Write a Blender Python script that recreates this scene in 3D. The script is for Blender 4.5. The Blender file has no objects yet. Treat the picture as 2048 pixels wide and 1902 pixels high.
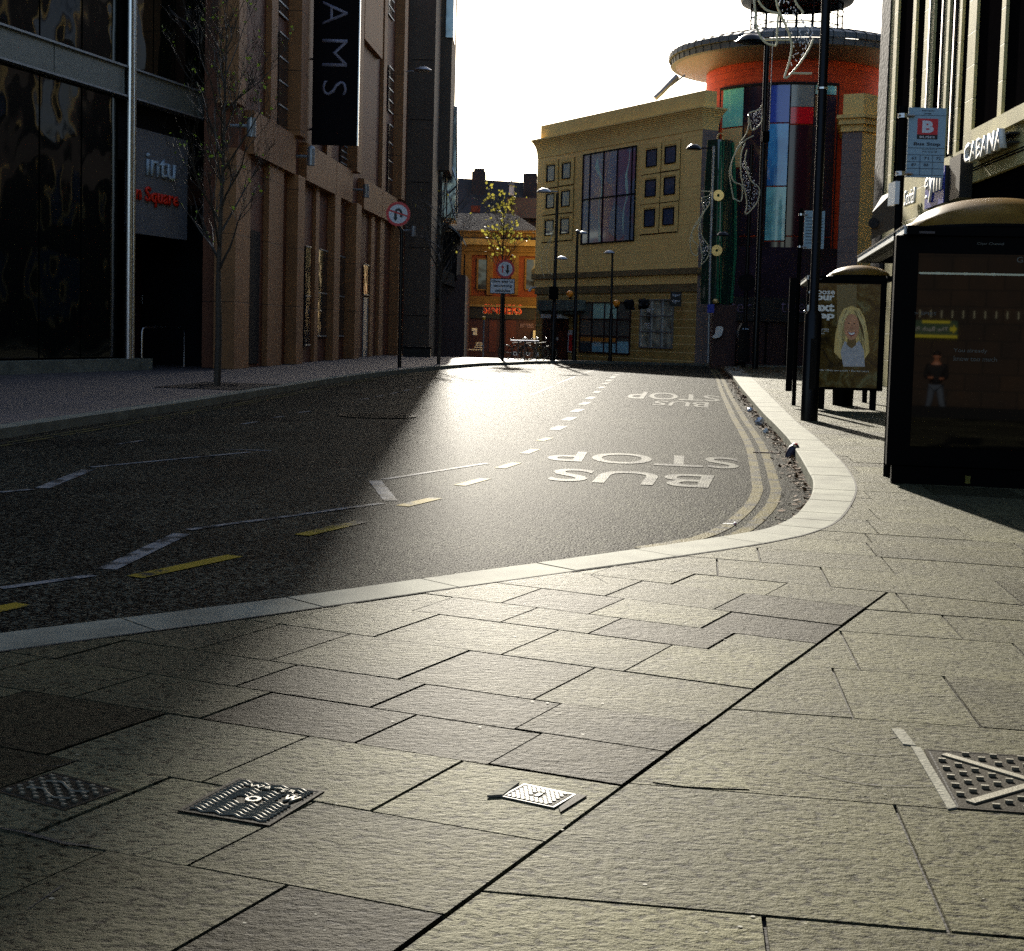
import bpy, bmesh, math, random
from mathutils import Vector, Matrix
R_ = math.radians
sc = bpy.context.scene
col = sc.collection
# ------------------------------------------------------------------ camera, world, sun, exposure
FOC, CYP, PITCH, ROLL, EYE = 2846.3, 861.9, 0.07041, -0.02629, 1.3
cp, sp, cr, sr = math.cos(PITCH), math.sin(PITCH), math.cos(ROLL), math.sin(ROLL)
RM = Matrix(((1,0,0),(0,cp,sp),(0,-sp,cp))) @ Matrix(((1,0,0),(0,0,1),(0,-1,0))) @ Matrix(((cr,-sr,0),(sr,cr,0),(0,0,1)))
cam_d = bpy.data.cameras.new("camera"); cam = bpy.data.objects.new("camera", cam_d); col.objects.link(cam)
cam_d.sensor_width = 36; cam_d.lens = FOC/2048*36; cam_d.sensor_fit = 'HORIZONTAL'
cam_d.shift_y = -(951-CYP)/2048; cam_d.clip_end = 3000; cam_d.clip_start = 0.05
cx, cy_, cz = RM @ Vector((1,0,0)), RM @ Vector((0,-1,0)), RM @ Vector((0,0,-1))
mw = Matrix((cx, cy_, cz)).transposed().to_4x4(); mw.translation = (0,0,EYE)
cam.matrix_world = mw; sc.camera = cam
SUN_EL, SUN_AZ = 24.0, 2.4          # degrees above the horizon, degrees left of straight ahead
w = bpy.data.worlds.new("World"); sc.world = w; w.use_nodes = True
nt = w.node_tree; bg = nt.nodes["Background"]
sky = nt.nodes.new("ShaderNodeTexSky"); sky.sky_type = 'NISHITA'; sky.sun_disc = False
sky.sun_elevation = R_(SUN_EL); sky.sun_rotation = R_(-SUN_AZ); sky.dust_density = 1.6; sky.air_density = 1.0
nt.links.new(sky.outputs[0], bg.inputs[0]); bg.inputs[1].default_value = 0.072
sd = bpy.data.lights.new("sun", 'SUN'); sd.energy = 5.0; sd.angle = R_(0.8); sd.color = (1.0, 0.93, 0.80)
so = bpy.data.objects.new("sun", sd); col.objects.link(so)
tosun = Vector((-math.sin(R_(SUN_AZ))*math.cos(R_(SUN_EL)), math.cos(R_(SUN_AZ))*math.cos(R_(SUN_EL)), math.sin(R_(SUN_EL))))
so.rotation_euler = tosun.to_track_quat('Z', 'Y').to_euler()
sc.view_settings.view_transform = 'Standard'; sc.view_settings.look = 'None'
sc.view_settings.exposure = 1.62; sc.view_settings.gamma = 1.0
sc.cycles.use_denoising = False; sc.cycles.max_bounces = 6; sc.cycles.transparent_max_bounces = 12
sc.cycles.sample_clamp_indirect = 4.0; sc.cycles.caustics_reflective = False; sc.cycles.caustics_refractive = False

# ------------------------------------------------------------------ measuring helpers
def ray(x, y): return RM @ Vector((x-1024, y-CYP, FOC))
def G(x, y, z=0.0):                  # where the sight line through a photo point meets height z
    d = ray(x, y); t = (z-EYE)/d.z; return Vector((d.x*t, d.y*t))
def AT(x, y, Y):                     # the point at forward distance Y on that sight line
    d = ray(x, y); t = Y/d.y; return Vector((d.x*t, Y, EYE+d.z*t))
def gz(Y): return 0.0 if Y < 66 else -0.0185*(Y-66)
rnd = random.Random(7)
# ------------------------------------------------------------------ materials
def mat(name, c, rough=0.6, metal=0.0, var=None, bump=None, stretch=(1,1,1), spec=0.5, trans=0.0, ior=1.45, c2=None, emit=None, attr=False, alpha=1.0):
    m = bpy.data.materials.new(name); m.use_nodes = True
    t = m.node_tree; N = t.nodes; Lk = t.links; p = N["Principled BSDF"]
    p.inputs["Base Color"].default_value = (*c, 1); p.inputs["Roughness"].default_value = rough
    p.inputs["Metallic"].default_value = metal; p.inputs["Specular IOR Level"].default_value = spec
    p.inputs["Transmission Weight"].default_value = trans; p.inputs["IOR"].default_value = ior
    p.inputs["Alpha"].default_value = alpha
    if emit: p.inputs["Emission Color"].default_value = (*emit[:3], 1); p.inputs["Emission Strength"].default_value = emit[3]
    vec = None
    if var or bump:
        g = N.new("ShaderNodeNewGeometry"); mp = N.new("ShaderNodeMapping"); mp.inputs["Scale"].default_value = stretch
        Lk.new(g.outputs["Position"], mp.inputs[0]); vec = mp.outputs[0]
    if var:
        n = N.new("ShaderNodeTexNoise"); n.inputs["Scale"].default_value = var[0]; n.inputs["Detail"].default_value = 6; n.inputs["Roughness"].default_value = 0.65
        Lk.new(vec, n.inputs["Vector"])
        r = N.new("ShaderNodeValToRGB"); a = var[1]
        r.color_ramp.elements[0].position = 0.3; r.color_ramp.elements[1].position = 0.7
        r.color_ramp.elements[0].color = (*[x*(1-a) for x in c], 1)
        r.color_ramp.elements[1].color = (*(c2 or [min(1, x*(1+a)) for x in c]), 1)
        Lk.new(n.outputs[0], r.inputs[0]); Lk.new(r.outputs[0], p.inputs["Base Color"])
    if bump:
        n2 = N.new("ShaderNodeTexNoise"); n2.inputs["Scale"].default_value = bump[0]; n2.inputs["Detail"].default_value = bump[3] if len(bump) > 3 else 5
        Lk.new(vec, n2.inputs["Vector"])
        b = N.new("ShaderNodeBump"); b.inputs["Distance"].default_value = bump[1]; b.inputs["Strength"].default_value = bump[2] if len(bump) > 2 else 1.0
        Lk.new(n2.outputs[0], b.inputs["Height"]); Lk.new(b.outputs[0], p.inputs["Normal"])
    return m

def stone_slab_mat():
    m = bpy.data.materials.new("riven_stone"); m.use_nodes = True
    t = m.node_tree; N = t.nodes; Lk = t.links; p = N["Principled BSDF"]
    at = N.new("ShaderNodeAttribute"); at.attribute_name = "tone"
    g = N.new("ShaderNodeNewGeometry")
    off = N.new("ShaderNodeVectorMath"); off.operation = 'MULTIPLY_ADD'
    Lk.new(at.outputs["Color"], off.inputs[0]); off.inputs[1].default_value = (37, 53, 0); Lk.new(g.outputs["Position"], off.inputs[2])
    mp = N.new("ShaderNodeMapping"); mp.inputs["Scale"].default_value = (0.62, 1.0, 1.0); mp.inputs["Rotation"].default_value = (0, 0, 0.12)
    Lk.new(off.outputs[0], mp.inputs[0])
    # riven relief: big shallow steps, medium flakes, fine grain
    def noise(s, d, r=0.6, dist=0.0):
        n = N.new("ShaderNodeTexNoise"); n.inputs["Scale"].default_value = s; n.inputs["Detail"].default_value = d
        n.inputs["Roughness"].default_value = r; n.inputs["Distortion"].default_value = dist; Lk.new(mp.outputs[0], n.inputs["Vector"]); return n
    n1 = noise(6, 3, 0.55, 0.5); n2 = noise(44, 5, 0.70, 0.15); n3 = noise(190, 3, 0.6)
    st = N.new("ShaderNodeValToRGB"); st.color_ramp.interpolation = 'LINEAR'
    e = st.color_ramp.elements; e[0].position = 0.40; e[0].color = (0,0,0,1); e[1].position = 0.46; e[1].color = (1,1,1,1)
    Lk.new(n2.outputs[0], st.inputs[0])
    def mth(op, a, b):
        x = N.new("ShaderNodeMath"); x.operation = op
        for i, v in enumerate((a, b)):
            if isinstance(v, (int, float)): x.inputs[i].default_value = v
            else: Lk.new(v, x.inputs[i])
        return x.outputs[0]
    h = mth('ADD', mth('MULTIPLY', n1.outputs[0], 1.6), mth('ADD', mth('MULTIPLY', st.outputs[0], 0.7), mth('ADD', mth('MULTIPLY', n2.outputs[0], 1.9), mth('MULTIPLY', n3.outputs[0], 0.25))))
    b = N.new("ShaderNodeBump"); b.inputs["Distance"].default_value = 0.018; b.inputs["Strength"].default_value = 1.0
    Lk.new(h, b.inputs["Height"]); Lk.new(b.outputs[0], p.inputs["Normal"])
    sx = N.new("ShaderNodeSeparateColor"); Lk.new(at.outputs["Color"], sx.inputs[0])
    mix = N.new("ShaderNodeMix"); mix.data_type = 'RGBA'; Lk.new(sx.outputs[2], mix.inputs[0])
    mix.inputs[6].default_value = (0.018, 0.0150, 0.0080, 1); mix.inputs[7].default_value = (0.130, 0.127, 0.080, 1)
    c1 = noise(1.8, 5, 0.6)
    r = N.new("ShaderNodeValToRGB"); r.color_ramp.elements[0].position = 0.3; r.color_ramp.elements[0].color = (.72,.72,.74,1); r.color_ramp.elements[1].position = 0.7; r.color_ramp.elements[1].color = (1.15,1.13,1.0,1)
    Lk.new(c1.outputs[0], r.inputs[0])
    mu = N.new("ShaderNodeMix"); mu.data_type = 'RGBA'; mu.blend_type = 'MULTIPLY'; mu.inputs[0].default_value = 1
    Lk.new(mix.outputs[2], mu.inputs[6]); Lk.new(r.outputs[0], mu.inputs[7])
    # darker colour in the pits of the stone
    pt = N.new("ShaderNodeValToRGB"); pt.color_ramp.elements[0].position = 0.37; pt.color_ramp.elements[0].color = (.10,.10,.10,1); pt.color_ramp.elements[1].position = 0.455; pt.color_ramp.elements[1].color = (1,1,1,1)
    Lk.new(n2.outputs[0], pt.inputs[0])
    m2 = N.new("ShaderNodeMix"); m2.data_type = 'RGBA'; m2.blend_type = 'MULTIPLY'; m2.inputs[0].default_value = 1
    Lk.new(mu.outputs[2], m2.inputs[6]); Lk.new(pt.outputs[0], m2.inputs[7]); Lk.new(m2.outputs[2], p.inputs["Base Color"])
    p.inputs["Roughness"].default_value = 0.50; p.inputs["Specular IOR Level"].default_value = 0.022
    return m

def asphalt_mat(name="asphalt", base=(0.005, 0.005, 0.0045), light=(0.095, 0.095, 0.075)):
    m = bpy.data.materials.new(name); m.use_nodes = True
    t = m.node_tree; N = t.nodes; Lk = t.links; p = N["Principled BSDF"]
    g = N.new("ShaderNodeNewGeometry")
    v = N.new("ShaderNodeTexVoronoi"); v.inputs["Scale"].default_value = 62; Lk.new(g.outputs["Position"], v.inputs["Vector"])
    v2 = N.new("ShaderNodeTexNoise"); v2.inputs["Scale"].default_value = 0.5; v2.inputs["Detail"].default_value = 5; Lk.new(g.outputs["Position"], v2.inputs["Vector"])
    s = N.new("ShaderNodeSeparateColor"); Lk.new(v.outputs["Color"], s.inputs[0])
    r = N.new("ShaderNodeValToRGB"); e = r.color_ramp.elements
    e[0].position = 0.55; e[0].color = (*base, 1); e[1].position = 0.98; e[1].color = (*light, 1)
    Lk.new(s.outputs[0], r.inputs[0])
    r2 = N.new("ShaderNodeValToRGB"); r2.color_ramp.elements[0].position = .3; r2.color_ramp.elements[0].color = (.55,.55,.55,1); r2.color_ramp.elements[1].position = .7; r2.color_ramp.elements[1].color = (1.4,1.4,1.32,1)
    Lk.new(v2.outputs[0], r2.inputs[0])
    mu = N.new("ShaderNodeMix"); mu.data_type = 'RGBA'; mu.blend_type = 'MULTIPLY'; mu.inputs[0].default_value = 1
    Lk.new(r.outputs[0], mu.inputs[6]); Lk.new(r2.outputs[0], mu.inputs[7]); Lk.new(mu.outputs[2], p.inputs["Base Color"])
    # every chipping is a little tilted facet: its height falls across the cell by a random amount
    mx = N.new("ShaderNodeMath"); mx.operation = 'MULTIPLY'; Lk.new(s.outputs[1], mx.inputs[0]); mx.inputs[1].default_value = 1.2
    ad = N.new("ShaderNodeMath"); ad.operation = 'SUBTRACT'; Lk.new(mx.outputs[0], ad.inputs[0]); Lk.new(v.outputs["Distance"], ad.inputs[1])
    b = N.new("ShaderNodeBump"); b.inputs["Distance"].default_value = 0.016; b.inputs["Strength"].default_value = 1.0
    Lk.new(ad.outputs[0], b.inputs["Height"]); Lk.new(b.outputs[0], p.inputs["Normal"])
    p.inputs["Roughness"].default_value = 0.45; p.inputs["Specular IOR Level"].default_value = 0.004
    return m

def brick_mat(name, c1, c2, mortar, bw, bh, msize=0.01, axis='xz', rough=0.7, bump=0.006, var=0.25, rot=0.0):
    m = bpy.data.materials.new(name); m.use_nodes = True
    t = m.node_tree; N = t.nodes; Lk = t.links; p = N["Principled BSDF"]
    g = N.new("ShaderNodeNewGeometry")
    mp = N.new("ShaderNodeMapping"); mp.inputs["Rotation"].default_value = (0, 0, -rot); Lk.new(g.outputs["Position"], mp.inputs[0])
    sx = N.new("ShaderNodeSeparateXYZ"); Lk.new(mp.outputs[0], sx.inputs[0])
    cb = N.new("ShaderNodeCombineXYZ")
    Lk.new(sx.outputs[0], cb.inputs[0]); Lk.new(sx.outputs[2], cb.inputs[1])
    br = N.new("ShaderNodeTexBrick"); br.inputs["Scale"].default_value = 1.0
    br.inputs["Brick Width"].default_value = bw; br.inputs["Row Height"].default_value = bh; br.inputs["Mortar Size"].default_value = msize
    br.inputs["Mortar Smooth"].default_value = 0.3
    br.inputs["Color1"].default_value = (*c1, 1); br.inputs["Color2"].default_value = (*c2, 1); br.inputs["Mortar"].default_value = (*mortar, 1)
    Lk.new(cb.outputs[0], br.inputs["Vector"])
    n = N.new("ShaderNodeTexNoise"); n.inputs["Scale"].default_value = 1.3; n.inputs["Detail"].default_value = 8; n.inputs["Roughness"].default_value = .7; Lk.new(g.outputs["Position"], n.inputs["Vector"])
    r = N.new("ShaderNodeValToRGB"); r.color_ramp.elements[0].position = .3; r.color_ramp.elements[1].position = .7
    r.color_ramp.elements[0].color = (1-var,)*3+(1,); r.color_ramp.elements[1].color = (1+var,)*3+(1,)
    Lk.new(n.outputs[0], r.inputs[0])
    mu = N.new("ShaderNodeMix"); mu.data_type = 'RGBA'; mu.blend_type = 'MULTIPLY'; mu.inputs[0].default_value = 1
    Lk.new(br.outputs["Color"], mu.inputs[6]); Lk.new(r.outputs[0], mu.inputs[7]); Lk.new(mu.outputs[2], p.inputs["Base Color"])
    b = N.new("ShaderNodeBump"); b.inputs["Distance"].default_value = bump; b.invert = True
    Lk.new(br.outputs["Fac"], b.inputs["Height"]); Lk.new(b.outputs[0], p.inputs["Normal"])
    p.inputs["Roughness"].default_value = rough
    return m

def paint_mat(name, c, worn=0.45, road=(0.03, 0.03, 0.028)):
    m = bpy.data.materials.new(name); m.use_nodes = True
    t = m.node_tree; N = t.nodes; Lk = t.links; p = N["Principled BSDF"]
    g = N.new("ShaderNodeNewGeometry")
    n = N.new("ShaderNodeTexNoise"); n.inputs["Scale"].default_value = 3.5; n.inputs["Detail"].default_value = 7; n.inputs["Roughness"].default_value = 0.78; Lk.new(g.outputs["Position"], n.inputs["Vector"])
    r = N.new("ShaderNodeValToRGB"); e = r.color_ramp.elements
    e[0].position = worn-0.04; e[0].color = (*road, 1); e[1].position = worn+0.04; e[1].color = (*c, 1)
    Lk.new(n.outputs[0], r.inputs[0]); Lk.new(r.outputs[0], p.inputs["Base Color"]); p.inputs["Specular IOR Level"].default_value = .004
    v = N.new("ShaderNodeTexVoronoi"); v.inputs["Scale"].default_value = 62; Lk.new(g.outputs["Position"], v.inputs["Vector"])
    b = N.new("ShaderNodeBump"); b.inputs["Distance"].default_value = 0.006; b.inputs["Strength"].default_value = 0.6; b.invert = True
    Lk.new(v.outputs["Distance"], b.inputs["Height"]); Lk.new(b.outputs[0], p.inputs["Normal"])
    p.inputs["Roughness"].default_value = 0.5
    return m

M = {}
M['slab'] = stone_slab_mat()
M['bed'] = mat("joint_dirt", (0.012, 0.011, 0.009), 0.95, bump=(60, 0.01))
M['asphalt'] = asphalt_mat()
M['kerb'] = mat("kerb_stone", (0.15, 0.152, 0.122), 0.7, spec=.03, var=(2.6, 0.35), bump=(160, 0.0025, 0.8))
M['paving'] = mat("far_paving", (0.10, 0.095, 0.085), 0.6, var=(3, 0.25), bump=(30, 0.006))
M['white_paint'] = paint_mat("white_road_paint", (0.11, 0.11, 0.092), 0.495)
M['thin_paint'] = paint_mat("worn_road_paint", (0.17, 0.17, 0.17), 0.47)
M['yellow_paint'] = paint_mat("yellow_road_paint", (0.21, 0.155, 0.022), 0.455)
M['yellow_edge'] = paint_mat("faded_yellow_road_paint", (0.085, 0.072, 0.030), 0.48)
M['black_metal'] = mat("black_gloss_metal", (0.004, 0.004, 0.005), 0.30, 0.0, bump=(40, 0.001), spec=0.25)
M['dark'] = mat("dark_matt", (0.006, 0.006, 0.007), 0.8, var=(2, 0.3), spec=.15)
M['steel'] = mat("brushed_steel", (0.55, 0.56, 0.58), 0.28, 1.0, bump=(90, 0.001))
M['galv'] = mat("grey_metal", (0.30, 0.32, 0.34), 0.45, 0.6, var=(5, 0.2))
M['iron'] = mat("cast_iron", (0.020, 0.017, 0.011), 0.6, 0.0, var=(18, 0.4), bump=(120, 0.002), spec=.02)
M['iron_light'] = mat("worn_cast_iron", (0.15, 0.145, 0.115), 0.5, 0.0, var=(25, 0.2), bump=(160, 0.001), spec=.10)
M['mortar'] = mat("pale_mortar", (0.17, 0.165, 0.135), 0.85, var=(20, 0.25), bump=(70, 0.006), spec=.03)
M['glass_dark'] = mat("dark_facade_glass", (0.004, 0.006, 0.005), 0.035, 0.0, bump=(0.5, 0.035, 1.0, 2), spec=.7, ior=1.5)
M['glass_pale'] = mat("pale_facade_glass", (0.30, 0.36, 0.37), 0.12, 0.3, bump=(0.8, 0.03, 1.0, 2), spec=0.8)
M['panel'] = mat("grey_cladding", (0.17, 0.185, 0.17), 0.42, 0.35, var=(2.0, 0.12), bump=(3, 0.01, .5, 2))
M['white_panel'] = mat("white_sign_board", (0.16, 0.16, 0.175), 0.5, var=(1.2, 0.1))
M['conc'] = brick_mat("buff_concrete", (0.110, 0.028, 0.0065), (0.13, 0.038, 0.010), (0.04, 0.013, 0.005), 2.6, 1.9, 0.014, rot=math.atan2(1, .07), var=.28)
M['conc_edge'] = brick_mat("lit_buff_concrete", (0.25, 0.108, 0.034), (0.28, 0.125, 0.042), (0.08, 0.038, 0.014), 3.1, 1.9, 0.014, rot=math.atan2(1, .07), var=.24)  # paler copy of the concrete; the piers' lit brightness is painted in
M['conc_grey'] = mat("mauve_grey_render", (0.085, 0.062, 0.044), 0.8, var=(0.5, 0.2), bump=(20, 0.01))
M['win_dark'] = mat("dark_window_glass", (0.012, 0.014, 0.020), 0.08, bump=(1.5, 0.01, 1, 1), spec=0.9)
M['banner'] = mat("black_banner", (0.004, 0.003, 0.005), 0.8, spec=.15)
M['silver_text'] = mat("silver_lettering", (0.22, 0.22, 0.30), 0.4)
M['red_text'] = mat("red_lettering", (0.75, 0.03, 0.01), 0.4)
M['pale_text'] = mat("blue_grey_lettering", (0.42, 0.52, 0.62), 0.4)
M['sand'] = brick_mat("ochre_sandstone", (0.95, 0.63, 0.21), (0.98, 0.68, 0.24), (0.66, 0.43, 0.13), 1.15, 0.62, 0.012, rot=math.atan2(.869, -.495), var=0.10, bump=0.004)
M['sand_plain'] = mat("plain_sandstone", (0.92, 0.63, 0.22), 0.8, var=(0.9, 0.13), bump=(25, 0.006))
M['sand_dirty'] = mat("weathered_sandstone", (0.20, 0.14, 0.06), 0.85, var=(2.2, 0.35), bump=(25, 0.012))
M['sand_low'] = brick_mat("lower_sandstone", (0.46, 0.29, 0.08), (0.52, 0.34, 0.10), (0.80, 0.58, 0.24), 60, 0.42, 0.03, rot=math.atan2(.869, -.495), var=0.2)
M['mauve'] = brick_mat("sandstone_painted_shade", (0.22, 0.165, 0.145), (0.25, 0.19, 0.165), (0.12, 0.09, 0.085), 1.1, 0.62, 0.012, rot=math.atan2(.495, .869), var=0.12)  # sandstone copy with the shade of the turned faces painted into its colour
M['red_tile'] = brick_mat("red_tile_cladding", (0.62, 0.062, 0.012), (0.72, 0.082, 0.016), (0.30, 0.03, 0.01), 0.85, 0.36, 0.012, var=0.12, bump=0.004)
M['roof_metal'] = mat("grey_standing_roof", (0.12, 0.13, 0.13), 0.6, 0.2, var=(2, 0.12))
M['soffit'] = mat("brown_soffit", (0.17, 0.12, 0.10), 0.5, 0.2, var=(2, 0.15))
M['facade_stone'] = brick_mat("right_facade_stone", (0.52, 0.46, 0.22), (0.44, 0.39, 0.175), (0.22, 0.19, 0.08), 1.4, 0.75, 0.012, rot=math.atan2(1, .049), var=0.28, bump=0.005)
M['facade_dark'] = mat("bronze_window", (0.004, 0.0035, 0.004), 0.8, 0.0, bump=(2, 0.01), spec=0.0)
M['bronze'] = mat("bright_bronze_mullion", (0.55, 0.55, 0.60), 0.18, 1.0)
M['slate'] = mat("roof_slate", (0.022, 0.019, 0.020), 0.9, var=(1.5, 0.3), bump=(8, 0.03))
M['orange_brick'] = mat("orange_red_render", (0.12, 0.022, 0.006), 0.8, var=(1.0, 0.3), bump=(14, 0.01))
M['ochre_stone'] = mat("ochre_dressed_stone", (0.105, 0.055, 0.013), 0.8, var=(1.4, 0.3), bump=(14, 0.02))
M['maroon'] = mat("maroon_shopfront", (0.035, 0.010, 0.010), 0.5, var=(1.0, 0.25))
M['door_red'] = mat("red_brown_door", (0.075, 0.018, 0.010), 0.45, var=(2, 0.2))
M['white'] = mat("white_paint", (0.75, 0.75, 0.72), 0.45)
M['sign_red'] = mat("sign_red", (0.55, 0.015, 0.02), 0.4)
M['sign_white'] = mat("sign_white", (0.62, 0.66, 0.72), 0.45)
M['sign_black'] = mat("sign_black", (0.01, 0.01, 0.01), 0.5)
M['bark'] = mat("bark", (0.05, 0.037, 0.025), 0.75, var=(20, 0.4), bump=(60, 0.01))
M['twig'] = mat("twig_bark", (0.035, 0.027, 0.020), 0.45, var=(20, 0.3))
M['leaf'] = mat("young_leaf", (0.22, 0.34, 0.035), 0.5, trans=0.0)
M['leaf_y'] = mat("yellow_green_leaf", (0.22, 0.20, 0.035), 0.5)
for k in ('leaf', 'leaf_y'):
    nt_ = M[k].node_tree; P_ = nt_.nodes["Principled BSDF"]; tr = nt_.nodes.new("ShaderNodeBsdfTranslucent"); mx_ = nt_.nodes.new("ShaderNodeMixShader")
    tr.inputs[0].default_value = (*P_.inputs["Base Color"].default_value[:3], 1); mx_.inputs[0].default_value = 0.5
    nt_.links.new(P_.outputs[0], mx_.inputs[1]); nt_.links.new(tr.outputs[0], mx_.inputs[2]); nt_.links.new(mx_.outputs[0], nt_.nodes["Material Output"].inputs[0])
M['dead_leaf'] = mat("dead_leaf", (0.085, 0.043, 0.017), 0.7, var=(30, 0.5), spec=.02)

# ------------------------------------------------------------------ mesh helpers
class MB:
    def __init__(s): s.v = []; s.f = []; s.c = []
    def face(s, pts, tone=None):
        n = len(s.v); s.v += [tuple(p) for p in pts]; s.f.append(tuple(range(n, n+len(pts)))); s.c.append(tone)
    def hexa(s, a, b):                # a, b: two rings of equal length, joined and capped
        n = len(s.v); k = len(a); s.v += [tuple(p) for p in a]+[tuple(p) for p in b]
        s.f.append(tuple(range(n+k-1, n-1, -1))); s.f.append(tuple(range(n+k, n+2*k))); s.c += [None]*2
        for i in range(k):
            j = (i+1) % k; s.f.append((n+i, n+j, n+k+j, n+k+i)); s.c.append(None)
        return s
    def box(s, x0, x1, y0, y1, z0, z1):
        r = lambda z: [(x0,y0,z),(x1,y0,z),(x1,y1,z),(x0,y1,z)]
        return s.hexa(r(z0), r(z1))
    def obox(s, c, ax, ay, az, hx, hy, hz):   # oriented box
        c = Vector(c); ax, ay, az = Vector(ax).normalized()*hx, Vector(ay).normalized()*hy, Vector(az).normalized()*hz
        r = lambda k: [c-ax-ay+az*k, c+ax-ay+az*k, c+ax+ay+az*k, c-ax+ay+az*k]
        return s.hexa(r(-1), r(1))
    def prism(s, pts, z0, z1):        # polygon in plan
        return s.hexa([(p[0], p[1], z0) for p in pts], [(p[0], p[1], z1) for p in pts])
    def tube(s, path, rad, n=8, cap=True):
        path = [Vector(p) for p in path]; rr = rad if isinstance(rad, (list, tuple)) else [rad]*len(path)
        base = len(s.v); up = None
        for i, p in enumerate(path):
            d = (path[min(i+1, len(path)-1)]-path[max(i-1, 0)])
            if d.length < 1e-9: d = Vector((0,0,1))
            d.normalize()
            if up is None:
                up = Vector((0,0,1)) if abs(d.z) < 0.9 else Vector((1,0,0))
            a = d.cross(up)
            if a.length < 1e-6: a = d.orthogonal()
            a.normalize(); b = d.cross(a); up = -b if False else up
            for k in range(n):
                th = 2*math.pi*k/n; s.v.append(tuple(p+(a*math.cos(th)+b*math.sin(th))*rr[i]))
        for i in range(len(path)-1):
            for k in range(n):
                j = (k+1) % n; s.f.append((base+i*n+k, base+i*n+j, base+(i+1)*n+j, base+(i+1)*n+k)); s.c.append(None)
        if cap:
            s.f.append(tuple(range(base+n-1, base-1, -1))); m = base+(len(path)-1)*n; s.f.append(tuple(range(m, m+n))); s.c += [None]*2
        return s
    def lathe(s, c, prof, n=24, a0=0.0, a1=2*math.pi):   # prof: (r, z) pairs, absolute z
        full = abs(a1-a0-2*math.pi) < 1e-6; m = n if full else n+1; base = len(s.v)
        for r, z in prof:
            for k in range(m):
                th = a0+(a1-a0)*k/n; s.v.append((c[0]+r*math.cos(th), c[1]+r*math.sin(th), z))
        for i in range(len(prof)-1):
            for k in range(n):
                j = (k+1) % m; s.f.append((base+i*m+k, base+i*m+j, base+(i+1)*m+j, base+(i+1)*m+k)); s.c.append(None)
        return s
    def ball(s, c, r, n=10, sx=1, sy=1, sz=1):
        base = len(s.v); h = max(4, n//2)
        for i in range(h+1):
            ph = math.pi*i/h
            for k in range(n):
                th = 2*math.pi*k/n; s.v.append((c[0]+r*sx*math.sin(ph)*math.cos(th), c[1]+r*sy*math.sin(ph)*math.sin(th), c[2]+r*sz*math.cos(ph)))
        for i in range(h):
            for k in range(n):
                j = (k+1) % n; s.f.append((base+i*n+k, base+(i+1)*n+k, base+(i+1)*n+j, base+i*n+j)); s.c.append(None)
        return s
    def disc(s, c, nrm, r, t=0.01, n=28, r0=None):      # flat disc or ring with thickness t along nrm
        nrm = Vector(nrm).normalized(); a = nrm.orthogonal().normalized(); b = nrm.cross(a); c = Vector(c)
        ring = lambda rr, o: [c+nrm*o+(a*math.cos(2*math.pi*k/n)+b*math.sin(2*math.pi*k/n))*rr for k in range(n)]
        if r0 is None: return s.hexa(ring(r, 0), ring(r, t))
        base = len(s.v)
        for q in (ring(r, 0), ring(r, t), ring(r0, t), ring(r0, 0)): s.v += [tuple(p) for p in q]
        for i in range(4):
            for k in range(n):
                j = (k+1) % n; i2 = (i+1) % 4; s.f.append((base+i*n+k, base+i*n+j, base+i2*n+j, base+i2*n+k)); s.c.append(None)
        return s
    def build(s, name, m, parent=None, loc=None, smooth=False, bevel=None):
        me = bpy.data.meshes.new(name); off = Vector(loc) if loc is not None else Vector((0,0,0))
        if parent is not None: off = wl(parent)
        me.from_pydata([tuple(Vector(p)-off) for p in s.v], [], s.f); me.validate()
        bm = bmesh.new(); bm.from_mesh(me); bmesh.ops.recalc_face_normals(bm, faces=bm.faces[:])
        if any(c is not None for c in s.c) and len(bm.faces) == len(s.f):
            pass
        bm.to_mesh(me); bm.free()
        if any(c is not None for c in s.c) and len(me.polygons) == len(s.c):
            ca = me.color_attributes.new("tone", 'FLOAT_COLOR', 'CORNER')
            for p, c in zip(me.polygons, s.c):
                for li in p.loop_indices: ca.data[li].color = (*(c or (0,0,0)), 1)
        if smooth:
            me.polygons.foreach_set("use_smooth", [True]*len(me.polygons))
            try: me.set_sharp_from_angle(angle=R_(40))
            except Exception: pass
        me.materials.append(m if not isinstance(m, str) else M[m])
        o = bpy.data.objects.new(name, me); col.objects.link(o)
        if parent is not None: o.parent = parent
        else: o.location = off
        if bevel:
            b = o.modifiers.new("bevel", 'BEVEL'); b.width = bevel; b.segments = 2; b.limit_method = 'ANGLE'
        return o
WL = {}
def wl(o):
    p = Vector(o.location)
    if o.parent is not None: p = p+wl(o.parent)
    return p
def tag(o, label, cat, group=None):
    o['label'] = label; o['category'] = cat
    if group: o['group'] = group
    return o
def thing(name, label, cat, loc=(0,0,0), group=None):
    o = bpy.data.objects.new(name, None); col.objects.link(o); o.location = loc; o.empty_display_size = 0.2
    return tag(o, label, cat, group)
def each(name, m, parent, P_, boxes):   # one part per box on a facade plane
    for bx in boxes:
        q = MB(); P_.box(q, *bx); q.build(name, m, parent)
def struct(o): o['kind'] = 'structure'; return o
def part(name, m, parent, fn, **k):
    b = MB(); fn(b); return b.build(name, m, parent, **k)
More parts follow.
